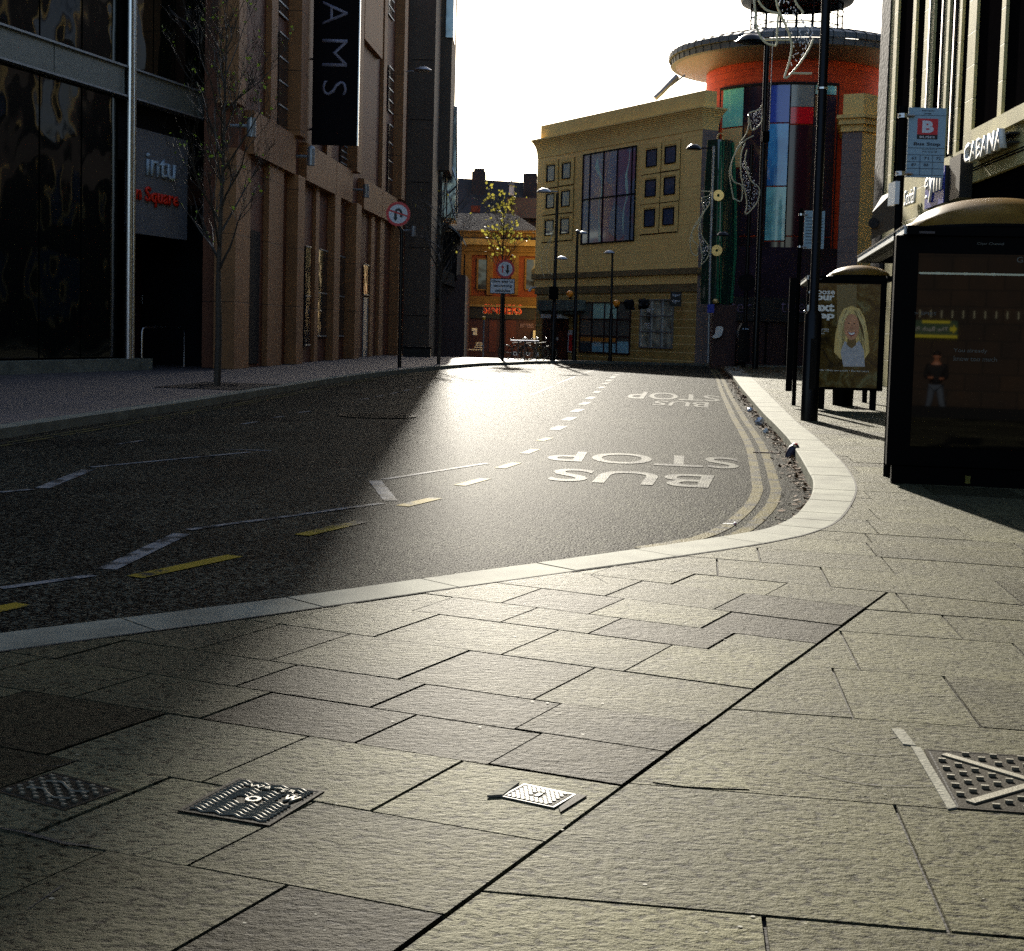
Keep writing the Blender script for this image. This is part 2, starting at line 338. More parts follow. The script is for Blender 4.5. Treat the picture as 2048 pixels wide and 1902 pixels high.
def text(s, name, m, parent, origin, ax, up, size, ext=0.01, align='LEFT', sx=1.0, loc=None, bold=0.0, space=1.0, fit=None):
    cu = bpy.data.curves.new(name, 'FONT'); cu.body = s; cu.size = 1.0; cu.extrude = 0.0; cu.align_x = align; cu.offset = bold; cu.space_character = space
    cu.resolution_u = 3
    o = bpy.data.objects.new(name, cu); col.objects.link(o)
    bpy.context.view_layer.update()
    me = bpy.data.meshes.new_from_object(o.evaluated_get(bpy.context.evaluated_depsgraph_get())); me.name = name
    col.objects.unlink(o); bpy.data.objects.remove(o)
    ax = Vector(ax).normalized(); up = Vector(up).normalized(); nn = ax.cross(up)
    off = wl(parent) if parent is not None else Vector(loc or (0,0,0))
    if fit:
        xs = [v.co.x for v in me.vertices]; x0, x1 = min(xs), max(xs); ys = [v.co.y for v in me.vertices]; y0, y1 = min(ys), max(ys)
        kx, ky = fit[0]/(x1-x0), fit[1]/(y1-y0)
        for v in me.vertices: v.co.x = (v.co.x-x0)*kx; v.co.y = (v.co.y-y0)*ky
    else:
        for v in me.vertices: v.co.x *= size*sx; v.co.y *= size
    for v in me.vertices: v.co = Vector(origin)+ax*v.co.x+up*v.co.y-off
    bm = bmesh.new(); bm.from_mesh(me)
    if ext:
        r = bmesh.ops.extrude_face_region(bm, geom=bm.faces[:]); bmesh.ops.translate(bm, verts=[g for g in r['geom'] if isinstance(g, bmesh.types.BMVert)], vec=nn*ext)
    bm.to_mesh(me); bm.free()
    me.materials.clear(); me.materials.append(M[m] if isinstance(m, str) else m)
    o = bpy.data.objects.new(name, me); col.objects.link(o)
    if parent is not None: o.parent = parent
    else: o.location = off
    return o
def arc(path, steps=10):             # Catmull-Rom smoothing of a polyline
    P = [Vector(p) for p in path]; P = [P[0]*2-P[1]]+P+[P[-1]*2-P[-2]]; out = []
    for i in range(1, len(P)-2):
        for k in range(steps):
            t = k/steps; a, b, c, d = P[i-1], P[i], P[i+1], P[i+2]
            out.append(0.5*((2*b)+(c-a)*t+(2*a-5*b+4*c-d)*t*t+(3*b-3*c+d-a)*t**3))
    out.append(P[-2]); return out

class PL:                             # an upright plane, e.g. a facade
    def __init__(s, o, d, flip=False):
        s.o = Vector(o[:2]); s.d = Vector(d[:2]).normalized(); s.n = Vector((s.d.y, -s.d.x))*(-1 if flip else 1)
    def hit(s, x, y, off=0.0):
        r = ray(x, y); o = s.o+s.n*off; den = r.x*s.n.x+r.y*s.n.y; t = (o.x*s.n.x+o.y*s.n.y)/den
        q = Vector((r.x*t, r.y*t))-o; return q.dot(s.d), EYE+r.z*t
    def S(s, x, y=500, off=0.0): return s.hit(x, y, off)[0]
    def Z(s, x, y, off=0.0): return s.hit(x, y, off)[1]
    def P(s, a, z, off=0.0):
        q = s.o+s.d*a+s.n*off; return Vector((q.x, q.y, z))
    def box(s, b, s0, s1, z0, z1, o0, o1):
        b.hexa([s.P(s0,z0,o0), s.P(s1,z0,o0), s.P(s1,z0,o1), s.P(s0,z0,o1)], [s.P(s0,z1,o0), s.P(s1,z1,o0), s.P(s1,z1,o1), s.P(s0,z1,o1)])
    def pbox(s, b, x0, y0, x1, y1, o0, o1, ym=None):   # rectangle given by two photo corners
        a0, z0 = s.hit(x0, y0, o1); a1, z1 = s.hit(x1, y1, o1); s.box(b, a0, a1, min(z0,z1), max(z0,z1), o0, o1)

# ------------------------------------------------------------------ ground, road, kerbs, paving
RZ = -0.12
b = MB()
for (y0, y1) in ((-4, 66), (66, 140), (140, 400)):
    xs = 300
    b.face([(-xs, y0, RZ+gz(y0)), (xs, y0, RZ+gz(y0)), (xs, y1, RZ+gz(y1)), (-xs, y1, RZ+gz(y1))])
road = struct(b.build("road", 'asphalt'))
part("ground", 'paving', None, lambda q: (q.face([(-300,-200,-.70),(300,-200,-.70),(300,-4,-.70),(-300,-4,-.70)]), q.face([(-300,-4,-.70),(300,-4,-.70),(300,-4,-.125),(-300,-4,-.125)])))
struct(bpy.data.objects["ground"])
far_g = MB(); far_g.face([(-1500,400,-6.5),(1500,400,-6.5),(1500,1500,-6.5),(-1500,1500,-6.5)]); struct(far_g.build("terrain", 'paving'))

Rpx = [(0,1267),(564,1196),(947,1143),(1150,1116),(1350,1087.5),(1470,1069),(1538,1055),(1585,1033),(1610,1008),(1624,985),(1626,960),(1618,944),(1600,912),(1577,877),(1550,848),(1523,821),(1484,776),(1464,750),(1448,733)]
Bpx = [(0,1304),(490,1237),(869,1182),(1160,1141),(1300,1121.5),(1480,1095),(1568,1079),(1620,1066),(1668,1046),(1696,1016),(1711,979),(1700,948),(1675,916),(1634,877.5),(1608,856),(1586,838),(1530,782),(1500,752),(1478,732)]
Rk = [G(*p) for p in Rpx]; Bk = [G(*p) for p in Bpx]
# carry the kerb on behind the camera, and round the far corner to the right
d0 = (Rk[0]-Rk[1]).normalized()
Rk = [Rk[0]+d0*8]+Rk; Bk = [Bk[0]+d0*8]+Bk
for q in ((9.6, 61.5), (11.5, 63.6), (16, 65.5), (40, 69)): Rk.append(Vector(q))
for q in ((10.2, 61.2), (11.9, 63.2), (16.1, 65.0), (40, 68.5)): Bk.append(Vector(q))
def resample(path, n):
    P = arc([Vector((p[0], p[1], 0)) for p in path], 14); L = [0]
    for i in range(1, len(P)): L.append(L[-1]+(P[i]-P[i-1]).length)
    out = []; j = 0
    for k in range(n+1):
        t = L[-1]*k/n
        while j < len(L)-2 and L[j+1] < t: j += 1
        f = (t-L[j])/max(1e-9, L[j+1]-L[j]); out.append(P[j].lerp(P[j+1], f))
    return out
def pathlen(path): return sum((Vector(path[i+1])-Vector(path[i])).length for i in range(len(path)-1))
def nearest(p, poly):
    best = None
    for i in range(len(poly)-1):
        a, c = poly[i], poly[i+1]; v = c-a; t = max(0, min(1, (p-a).dot(v)/max(1e-9, v.length_squared))); q = a+v*t; dd = (q-p).length
        if best is None or dd < best[0]: best = (dd, q)
    return best[1]
Bs = arc([Vector((p.x, p.y, 0)) for p in Bk], 12)
N_ = 700
Rs = resample(Rk, N_)
b = MB(); i = 0; seg = pathlen(Rs)/N_
while i < N_:
    p = Rs[i]; turn = 9 <= p.y <= 14.5
    ln = 0.55 if turn else (0.95 if p.y < 30 else 1.0)
    k = max(1, int(ln/seg)); j = min(N_, i+k); gap = 0.0055; tone = rnd.random()
    o = Rs[i:j+1:max(1, (j-i)//4)]
    if o[-1] != Rs[j]: o = o+[Rs[j]]
    inn = [nearest(q, Bs) for q in o]
    dz = rnd.uniform(-0.0015, 0.0015)+0.005
    def sh(l):
        l = [Vector(x) for x in l]; v = (l[1]-l[0]).normalized(); l[0] = l[0]+v*gap; v = (l[-1]-l[-2]).normalized(); l[-1] = l[-1]-v*gap; return l
    o = sh(o); inn = sh(inn)
    for q in range(len(o)-1):
        a, c, e, g_ = o[q], o[q+1], inn[q+1], inn[q]
        ch = 0.012; ia = (g_-a).normalized()*ch; ic = (e-c).normalized()*ch
        b.face([(*(a+ia)[:2], dz), (*(c+ic)[:2], dz), (*e[:2], dz), (*g_[:2], dz)])
        b.face([(*a[:2], dz-ch), (*c[:2], dz-ch), (*(c+ic)[:2], dz), (*(a+ia)[:2], dz)])
        b.face([(*a[:2], RZ-.02), (*c[:2], RZ-.02), (*c[:2], dz-ch), (*a[:2], dz-ch)])
        b.face([(*e[:2], dz), (*g_[:2], dz), (*g_[:2], -.02), (*e[:2], -.02)])
    for l, r_ in ((o[0], inn[0]), (o[-1], inn[-1])): b.face([(*l[:2], dz-.012), (*r_[:2], dz), (*r_[:2], -.03), (*l[:2], -.03)])
    i = j
kerb = b.build("kerb", 'kerb'); struct(kerb)
jb = MB()
for i in range(len(Bs)-1):
    a, c = Bs[i], Bs[i+1]; v = (c-a).normalized(); n = Vector((v.y, -v.x, 0))*.013
    if a.y < 45: jb.face([(a.x,a.y,.0036),(c.x,c.y,.0036),(c.x+n.x,c.y+n.y,.0036),(a.x+n.x,a.y+n.y,.0036)])
jb.build("kerb_joint", 'bed', kerb)
kerb.data.materials[0] = M['kerb']
# the bed under the slabs (dark joints show it)
mid = [nearest(Vector((p.x, p.y, 0)), Bs)*0.6+Vector((p.x, p.y, 0))*0.4 for p in Rk]
bb = MB(); bb.face([(-8,-4,-.014),(60,-4,-.014),(60,mid[0].y,-.014),(-8,mid[0].y,-.014)])
for p, q in zip(mid[:-1], mid[1:]): bb.face([(p.x,p.y,-.014),(60,p.y,-.014),(60,q.y,-.014),(q.x,q.y,-.014)])
bed = bb.build("paving_bed", 'bed'); struct(bed)

def clip(poly, p, n):
    out = []; m = len(poly)
    for i in range(m):
        a, c = poly[i], poly[(i+1) % m]; da, dc = (a-p).dot(n), (c-p).dot(n)
        if da >= 0: out.append(a)
        if (da < 0) != (dc < 0): out.append(a+(c-a)*(da/(da-dc)))
    return out if len(out) >= 3 else []
def area(p): return abs(sum(p[i].x*p[(i+1) % len(p)].y-p[(i+1) % len(p)].x*p[i].y for i in range(len(p))))/2 if p else 0
# coarse convex outline of what lies on the road's side of mid-kerb
cut = [Vector(p[:2]) for p in mid if p.y < 62]
hull = [cut[0]]
for p in cut[1:]:
    while len(hull) >= 2 and (hull[-1]-hull[-2]).cross(p-hull[-1]) < 0: hull.pop()
    hull.append(p)
edges = [(hull[i], hull[i+1]) for i in range(len(hull)-1)]
def outside_road(poly):
    out = []; rest = poly
    for a, c in edges:
        v = (c-a).normalized(); n = Vector((v.y, -v.x))         # to the right: pavement
        o = clip(rest, a, n)
        if area(o) > 1e-5: out.append(o)
        rest = clip(rest, a, -n)
        if not rest: break
    return out
dang = lambda a: Vector((math.cos(R_(a)), math.sin(R_(a))))
D0 = Vector((-0.2104, 2.8914)); DD = dang(63.69); DN = Vector((-DD.y, DD.x))      # the long diagonal joint; DN points left
LNp = Vector((1.9647, 7.2913)); LNd = dang(-24); LNn = Vector((-LNd.y, LNd.x))   # cross line ending the diagonal
slabs = MB()
def add_slab(poly, tone, holes=()):
    if area(poly) < 0.004: return
    dz = rnd.uniform(-0.002, 0.002)
    near = min(p.y for p in poly) < 13
    for pc in outside_road(poly):
        z = dz
        slabs.face([(p.x, p.y, z) for p in pc], tone)
        for i in range(len(pc)):
            a, c = pc[i], pc[(i+1) % len(pc)]; slabs.face([(a.x, a.y, z), (c.x, c.y, z), (c.x, c.y, z-.012), (a.x, a.y, z-.012)], tone)
BIG = [Vector((-40, -10)), Vector((60, -10)), Vector((60, 80)), Vector((-40, 80))]
def course_cells(lines, joints, jd, region, gap=0.0055, toner=None):
    # lines: list of (point, dir) ; joints[k]: list of points the joints of course k pass through
    for k in range(len(lines)-1):
        (p0, d0), (p1, d1) = lines[k], lines[k+1]
        n0, n1 = Vector((-d0.y, d0.x)), Vector((-d1.y, d1.x))
        base = clip(BIG, p0+n0*gap, n0); base = clip(base, p1-n1*gap, -n1)
        for (rp, rn) in region: base = clip(base, rp+rn*gap*1.5, rn) if base else base
        if not base: continue
        jn = Vector((-jd.y, jd.x)); js = sorted(joints[k], key=lambda p: p.dot(jn))
        bounds = [None]+js+[None]
        for a in range(len(bounds)-1):
            c = base
            if bounds[a] is not None: c = clip(c, bounds[a]+jn*gap, jn)
            if c and bounds[a+1] is not None: c = clip(c, bounds[a+1]-jn*gap, -jn)
            if c:
                if area(c) > 6: continue
                add_slab(c, toner(k, a))
def rt(k, a):
    t = rnd.random(); return (rnd.random(), rnd.random(), min(1, max(0, rnd.gauss(0.68, 0.14))))
# left field: courses at about -24 degrees, joints parallel to the diagonal
us = [-2.4, -1.9, -1.4, -0.9, -0.35, 0.21, 0.74, 1.26, 1.64, 2.01, 2.56, 3.10, 3.48, 3.92, 4.42, 4.98, 5.6, 6.2]
js = {4: [-.40, -.91, -1.5], 5: [-.68, -1.15, -1.48, -2.1], 6: [-.51, -1.05, -1.60, -2.2], 7: [-.43, -.89, -1.47, -2.0, -2.5], 8: [-.53, -1.07, -1.63, -2.24, -2.46],
      9: [-.64, -1.19, -1.76, -2.12], 10: [-.52, -1.05, -1.65], 11: [-.37, -.91, -1.34, -1.8], 12: [-.53, -1.08, -1.54], 13: [-.62, -1.19], 14: [-.52, -1.03]}
lines = [(D0+DD*u, dang(-21-1.9*max(0, u))) for u in us]; joints = []
for k in range(len(us)-1):
    l = list(js.get(k, [])); x = l[-1] if l else -rnd.uniform(.3, .6)
    if not l: l.append(x)
    while x > -9: x -= rnd.uniform(.45, .65); l.append(x)
    um = (us[k]+us[k+1])/2; dd_ = dang(-25); joints.append([D0+DD*um+dd_*q for q in l])
DARK = {(7,0),(8,0),(8,1),(8,2),(7,2),(12,0),(13,0),(12,2),(11,1),(4,0),(3,0),(6,3),(5,3)}; PALE = {(11,0),(10,0),(6,0)}
def rtA(k, a):
    if (k, a) in DARK: return (rnd.random(), rnd.random(), rnd.uniform(.05, .17))
    if (k, a) in PALE: return (rnd.random(), rnd.random(), rnd.uniform(.78, .9))
    r = rnd.random(); v = rnd.gauss(0.58, 0.10)
    if r < 0.16: v = rnd.uniform(0.08, 0.28)
    elif r > .88: v = rnd.uniform(.8, .95)
    return (rnd.random(), rnd.random(), min(1, max(0, v)))
course_cells(lines, joints, DD, [(D0, DN), (LNp, -LNn)], toner=rtA)
# right field
bl = [((.2, 1.4), -8), ((.27, 1.95), -8), ((.30, 2.55), -8), ((.34, 3.16), -8.6), ((.43, 4.03), -9.8), ((.81, 4.89), -10.3), ((1.13, 5.6), -12), ((1.49, 6.29), -13), ((1.72, 6.81), -14.5), ((2.2, 7.55), -20), ((2.5, 8.3), -22)]
lines = [(Vector(p), dang(a)) for p, a in bl]
jx = {0: [(.7, 1.6)], 1: [(.3, 2.2), (1.0, 2.2)], 2: [(.58, 3.0), (1.25, 3.0)], 3: [(1.1, 3.91), (1.9, 3.8)], 4: [(2.0, 4.3)], 5: [(1.29, 5.54), (1.7, 5.42), (2.3, 5.3)], 6: [(1.49, 6.28), (2.2, 6.1), (2.8, 6.0)],
      7: [(2.07, 6.69), (2.6, 6.5)], 8: [(1.98, 7.1), (2.65, 6.9)], 9: [(2.7, 7.4)]}
joints = []
for k in range(len(lines)-1):
    l = [Vector(p) for p in jx.get(k, [(1, 3)])]; q = l[-1]
    while q.x < 14: q = q+lines[k][1]*rnd.uniform(.55, .95); l.append(q)
    joints.append(l)
course_cells(lines, joints, dang(-97), [(D0, -DN), (LNp, -LNn)], toner=rt)
# field beyond the cross line, then away up the street
lines = []; y = 0.0; P0 = LNp+Vector((0, -3.2)); ang = -22.0; cols_ = []
while y < 62:
    lines.append((P0+Vector((0, y)), dang(ang))); ang = min(-7.0, ang+0.9 if y > 2.6 else ang+.25); y += rnd.choice((.45, .6, .75, .9)) if y < 22 else rnd.choice((.6, .9, 1.2))
joints = []
for k in range(len(lines)-1):
    q = lines[k][0]+lines[k][1]*(-3+rnd.uniform(0, .8)); l = []
    while q.x < (13 if q.y < 30 else 24): l.append(q); q = q+lines[k][1]*rnd.choice((.6, .75, .95))
    joints.append(l)
course_cells(lines, joints, dang(-97.5), [(LNp, LNn)], toner=rt)
pave = slabs.build("pavement", 'slab'); struct(pave)
# chewing gum trodden flat, pale spots
g_ = MB(); gr = random.Random(5)
gum = [(1065,1404),(1095,1407),(1120,1428),(1165,1470),(1340,1405),(1205,1408),(960,1455),(785,1444),(1105,1358),(1030,1274),(1450,1280),(1285,1242),(970,1225),(1400,1377),(1290,1771),(680,1650),(1340,1240),(1370,1300),(1480,1855),(300,1700),(1770,1590),(1190,1545)]
for (x, y) in gum+[(gr.uniform(100, 2000), gr.uniform(1180, 1890)) for _ in range(26)]:
    p = G(x, y); r = gr.uniform(.002, .0065); n = 9
    g_.face([(p.x+r*math.cos(6.283*k/n)*gr.uniform(.8,1.3), p.y+r*math.sin(6.283*k/n)*gr.uniform(.7,1.1), .0028) for k in range(n)])
gm = g_.build("chewing_gum", mat("gum", (.17,.165,.13), .6, spec=.05), pave); gm['kind'] = 'stuff'; gm['label'] = "pale trodden gum spots on the slabs"

# cracks, riven ledges and one pale flaked patch in the near slabs
def crack(q, pts, w0):
    P_ = arc([Vector((*G(*p), .0032)) for p in pts], 5); r3 = random.Random(int(pts[0][0]))
    for i in range(len(P_)-1):
        v = (P_[i+1]-P_[i]).normalized(); n = Vector((-v.y, v.x, 0)); a_ = w0*(.35+.65*math.sin(math.pi*min(.95, (i+.5)/(len(P_)-1))))*r3.uniform(.6, 1.2); 
        q.face([P_[i]-n*a_/2, P_[i+1]-n*a_/2, P_[i+1]+n*a_/2, P_[i]+n*a_/2])
ZZ = lambda x, y: (1300+x/2.168, 1050+y/2.168)
MM = lambda x, y: (600+x/2.304, 1100+y/2.304)
LL = lambda x, y: (x/2.304, 1100+y/2.304)
ck = MB()
for pts, w0 in (([ZZ(600,950),ZZ(750,965),ZZ(850,990),ZZ(980,1000),ZZ(1140,995)], .007), ([ZZ(640,1062),ZZ(760,1095),ZZ(920,1125),ZZ(1060,1135),ZZ(1240,1135)], .007), ([ZZ(1020,933),ZZ(1110,912)], .006), ([ZZ(150,965),ZZ(330,975),ZZ(500,955)], .003),
                ([ZZ(850,708),ZZ(1000,716)], .004), ([ZZ(1150,740),ZZ(1330,742)], .005), ([ZZ(1210,1482),ZZ(1380,1486)], .003), ([MM(0,1022),MM(150,1030),MM(300,1036),MM(420,1022),MM(480,1022)], .004), ([MM(860,860),MM(1000,852),MM(1080,862)], .003),
                ([LL(130,1660),LL(260,1570),LL(300,1545)], .006), ([LL(130,990),LL(260,1000),LL(370,966)], .004), ([LL(1080,1110),LL(1200,1090),LL(1330,1100)], .003), ([MM(1040,980),MM(1180,975),MM(1290,970)], .003), ([ZZ(740,365),ZZ(900,360)], .003),
                ([ZZ(840,245),ZZ(1000,262),ZZ(1110,275)], .003), ([LL(0,1285),LL(130,1310),LL(300,1355),LL(460,1372)], .016), ([MM(1290,100),MM(1370,130),MM(1420,160)], .004), ([LL(1060,450),LL(1180,460),LL(1380,455)], .002)): crack(ck, pts, w0)
ck.build("crack", 'bed', pave)['label'] = "dark cracks and broken ledges in the riven slabs"
pp = MB(); pp.face([(*G(*q), .0036) for q in (ZZ(150,968),ZZ(230,985),ZZ(330,1045),ZZ(395,1095),ZZ(432,1150),ZZ(300,1146),ZZ(150,1138),ZZ(8,1118),ZZ(70,1040))], (.3,.7,1.0)); pp.build("pale_patch", 'slab', pave)['label'] = "pale flaked patch of stone beside the long joint"
# far left pavement with its kerb, wrapping round in front of the sandstone building
Lpx = [(-260,895),(0,858),(200,829),(400,800),(560,774),(700,752),(830,737),(960,726.5),(1020,724.5),(1069,722.5),(1130,722)]
Lk = [G(*p) for p in Lpx]+[Vector((4.7, 66)), Vector((8, 69.3)), Vector((12, 71.5)), Vector((40, 76))]
Lk = [Lk[0]+(Lk[0]-Lk[1]).normalized()*18]+Lk
Ls = arc([Vector((p.x, p.y, 0)) for p in Lk], 8)
def left_side(p, d):
    i = p; v = Ls[min(i+1, len(Ls)-1)]-Ls[max(i-1, 0)]; v.normalize(); return Ls[i]+Vector((-v.y, v.x, 0))*d
b = MB(); k2 = MB()
for i in range(len(Ls)-1):
    a, c = Ls[i], Ls[i+1]; a2, c2 = left_side(i, .3), left_side(i+1, .3); za, zc = gz(a.y), gz(c.y)
    k2.face([(a.x, a.y, za+.005), (c.x, c.y, zc+.005), (c2.x, c2.y, zc+.005), (a2.x, a2.y, za+.005)])
    k2.face([(a.x, a.y, RZ-.05+za), (c.x, c.y, RZ-.05+zc), (c.x, c.y, zc+.005), (a.x, a.y, za+.005)])
k2.build("kerb", 'kerb'); struct(bpy.data.objects["kerb.001"])
pl_ = [left_side(i, .15) for i in range(len(Ls))]; pl_ = [p for i, p in enumerate(pl_) if i == 0 or p.y > max(q.y for q in pl_[:i])]
pb = MB()
for p, q in zip(pl_[:-1], pl_[1:]): pb.face([(-60,p.y,gz(p.y)),(p.x,p.y,gz(p.y)),(q.x,q.y,gz(q.y)),(-60,q.y,gz(q.y))])
p = pl_[-1]; pb.face([(-60,p.y,gz(p.y)),(60,p.y,gz(p.y)),(60,140,gz(140)),(-60,140,gz(140))])
M['far_flags'] = brick_mat("left_paving_flags", (0.036,0.029,0.031), (0.048,0.039,0.041), (0.017,0.014,0.014), .9, .6, .012, var=.25)
nt_ = M['far_flags'].node_tree   # lay the flag pattern in plan rather than upright
for n in nt_.nodes:
    if n.type == 'COMBXYZ':
        for l in list(n.inputs[1].links): nt_.links.remove(l)
        sxyz = [m for m in nt_.nodes if m.type == 'SEPXYZ'][0]; nt_.links.new(sxyz.outputs[1], n.inputs[1])
struct(pb.build("pavement", 'far_flags'))

# ------------------------------------------------------------------ road markings
MZ = RZ+0.005
def gq(b, pts, z=MZ): b.face([(*G(*p, z), z) for p in pts])
def stripe(b, pts, wd, z=MZ):        # a painted line through ground points
    for i in range(len(pts)-1):
        a, c = Vector(pts[i][:2]), Vector(pts[i+1][:2]); v = (c-a).normalized(); n = Vector((-v.y, v.x))*wd/2
        b.face([(*(a-n), z+gz(a.y)), (*(c-n), z+gz(c.y)), (*(c+n), z+gz(c.y)), (*(a+n), z+gz(a.y))])
def pxline(b, p, q, wd): stripe(b, [G(*p, MZ), G(*q, MZ)], wd)
z5 = lambda x, y: (700+x/2.4875, 690+y/2.4875)
z4 = lambda x, y: (x/2.4875, 700+y/2.4875)
b = MB()
for p, q in ((z4(-160,1318), z4(120,1262)), (z4(670,1128), z4(1170,1022)), (z4(1500,920), z4(1795,852)), (z5(260,800), z5(430,760)), (z5(545,698), z5(675,663)), (z5(745,612), z5(828,585)), (z5(865,540), z5(925,517)), (z5(945,476), z5(995,461))):
    pxline(b, p, q, .12)
b.build("dashed_line", 'yellow_paint', road)['label'] = "worn yellow dashed edge of the bus bay"
b = MB()
for x0, y0, x1, y1 in ((1015,422,1060,402),(1070,376,1110,358),(1112,333,1150,318),(1152,297,1186,283),(1185,269,1210,257),(1217,238,1238,229),(1240,215,1262,207),(1260,194,1285,187),(1280,179,1302,173),(1298,164,1318,156),(1317,151,1336,146)):
    pxline(b, z5(x0,y0), z5(x1,y1), .17)
b.build("dashed_line", 'white_paint', road)['label'] = "thick white dashes running up the middle"
b = MB()
for l in (((0,1176),(187,1150)), ((376,1059),(765,1006)), ((766,958.5),(975,926)), ((0,984),(66,978)), ((182,934),(498,904)), ((438,898),(543,901)), (z5(900,250),z5(1010,205)), (z5(1030,192),z5(1120,157)), (z5(1140,147),z5(1240,118))): pxline(b, *l, .07)
for l in (((213,1138),(364,1067)), ((781,1001),(750,961)), ((84,976),(176,939))): pxline(b, *l, .12)
for l in ((237,888,283,881),(484,848,515,843),(545,835,567,832.6),(597,825,621,822),(720,799,738,796.5),(751.5,793.2,766,790.5),(781.6,787.7,796.5,784),(808.5,781.7,820,778.8),(831.9,775.6,843.5,773),(854.8,771,865,768),(877,766.4,885,763.2),(915,757.5,922,755.5)): pxline(b, l[:2], l[2:], .07)
b.build("zigzag_line", 'thin_paint', road)['label'] = "thin worn white zigzag and lane lines"
# double yellow lines: right gutter and left gutter
def offset_path(P, d, y0, y1):
    out = []
    for i in range(1, len(P)-1):
        v = (P[i+1]-P[i-1]).normalized(); q = P[i]+Vector((-v.y, v.x, 0))*d
        if y0 <= P[i].y <= y1: out.append((q.x, q.y))
    return out
b = MB(); Rfine = resample(Rk, 260)
stripe(b, offset_path(Rfine, .33, 8.7, 60), .10); stripe(b, offset_path(Rfine, .50, 9.0, 60), .10)
b.build("double_yellow_line", 'yellow_edge', road)
b = MB()
stripe(b, offset_path(Ls, -.28, 5, 56), .07); stripe(b, offset_path(Ls, -.42, 5, 56), .07)
b.build("double_yellow_line", 'yellow_edge', road)
# BUS STOP, painted to be read by traffic coming towards the camera
def road_text(s, x0, x1, yn, yf, name):
    xm = (x0+x1)/2; c = G(xm, yf, MZ); l = G(x0, (yn+yf)/2, MZ); r = G(x1, (yn+yf)/2, MZ); n = G(xm, yn, MZ)
    ax = Vector((l.x-r.x, l.y-r.y, 0)); ln = ax.length; ax.normalize(); up = Vector((ax.y, -ax.x, 0)); up = -up if up.y > 0 else up
    h = abs((Vector((n.x, n.y, 0))-Vector((c.x, c.y, 0))).dot(up))
    o = Vector((c.x, c.y, MZ+.001))-ax*ln/2
    text(s, name, 'white_paint', road, o, ax, up, 1, ext=0, fit=(ln, h), bold=0.022)
# the origin is the far right corner seen from here; letters run right to left and their feet point towards us
def road_word(s, corners, name):      # corners: photo points of far-left, far-right, near-right, near-left
    fl, fr, nr, nl = [Vector((*G(*c, MZ), MZ+.001)) for c in corners]
    cu = bpy.data.curves.new(name, 'FONT'); cu.body = s; cu.offset = 0.012; cu.resolution_u = 4
    o = bpy.data.objects.new(name, cu); col.objects.link(o); bpy.context.view_layer.update()
    me = bpy.data.meshes.new_from_object(o.evaluated_get(bpy.context.evaluated_depsgraph_get())); me.name = name; bpy.data.objects.remove(o)
    xs = [v.co.x for v in me.vertices]; ys = [v.co.y for v in me.vertices]; x0, x1, y0, y1 = min(xs), max(xs), min(ys), max(ys)
    for v in me.vertices:
        u = (v.co.x-x0)/(x1-x0); t = (v.co.y-y0)/(y1-y0)   # u along the word, t from feet to head
        a = fr.lerp(fl, u); c = nr.lerp(nl, u); v.co = a.lerp(c, t)   # feet far away, heads near the camera
    me.materials.clear(); me.materials.append(M['white_paint']); o = bpy.data.objects.new(name, me); col.objects.link(o); o.parent = road
    o['label'] = "white " + s + " lettering painted on the road, seen upside down"
road_word("BUS", (z5(1030,612), z5(1815,648), z5(1780,712), z5(965,672)), "road_lettering")
road_word("STOP", (z5(1010,525), z5(1925,562), z5(1940,618), z5(970,573)), "road_lettering")
road_word("BUS", (z5(1520,277), z5(1785,286), z5(1782,312), z5(1495,298)), "road_lettering")
road_word("STOP", (z5(1405,228), z5(1835,254), z5(1842,282), z5(1370,265)), "road_lettering")
# round access cover in the road
c = AT(*z4(1880, 330), 20); p = G(755, 832, MZ)
t = thing("access_cover", "round chequered iron cover with worn studs, set in the middle of the road", "manhole cover", (p.x, p.y, MZ))
part("frame", 'iron', t, lambda q: q.disc((p.x, p.y, MZ), (0,0,1), .62, .012, 40, .55))
def lid(q):
    q.disc((p.x, p.y, MZ), (0,0,1), .545, .006, 40)
    for i in range(-8, 9):
        for j in range(-8, 9):
            x, y = i*.06+(j % 2)*.03, j*.055
            if x*x+y*y < .26: q.box(p.x+x-.018, p.x+x+.018, p.y+y-.018, p.y+y+.018, MZ+.004, MZ+.014)
part("lid", 'iron', t, lid)

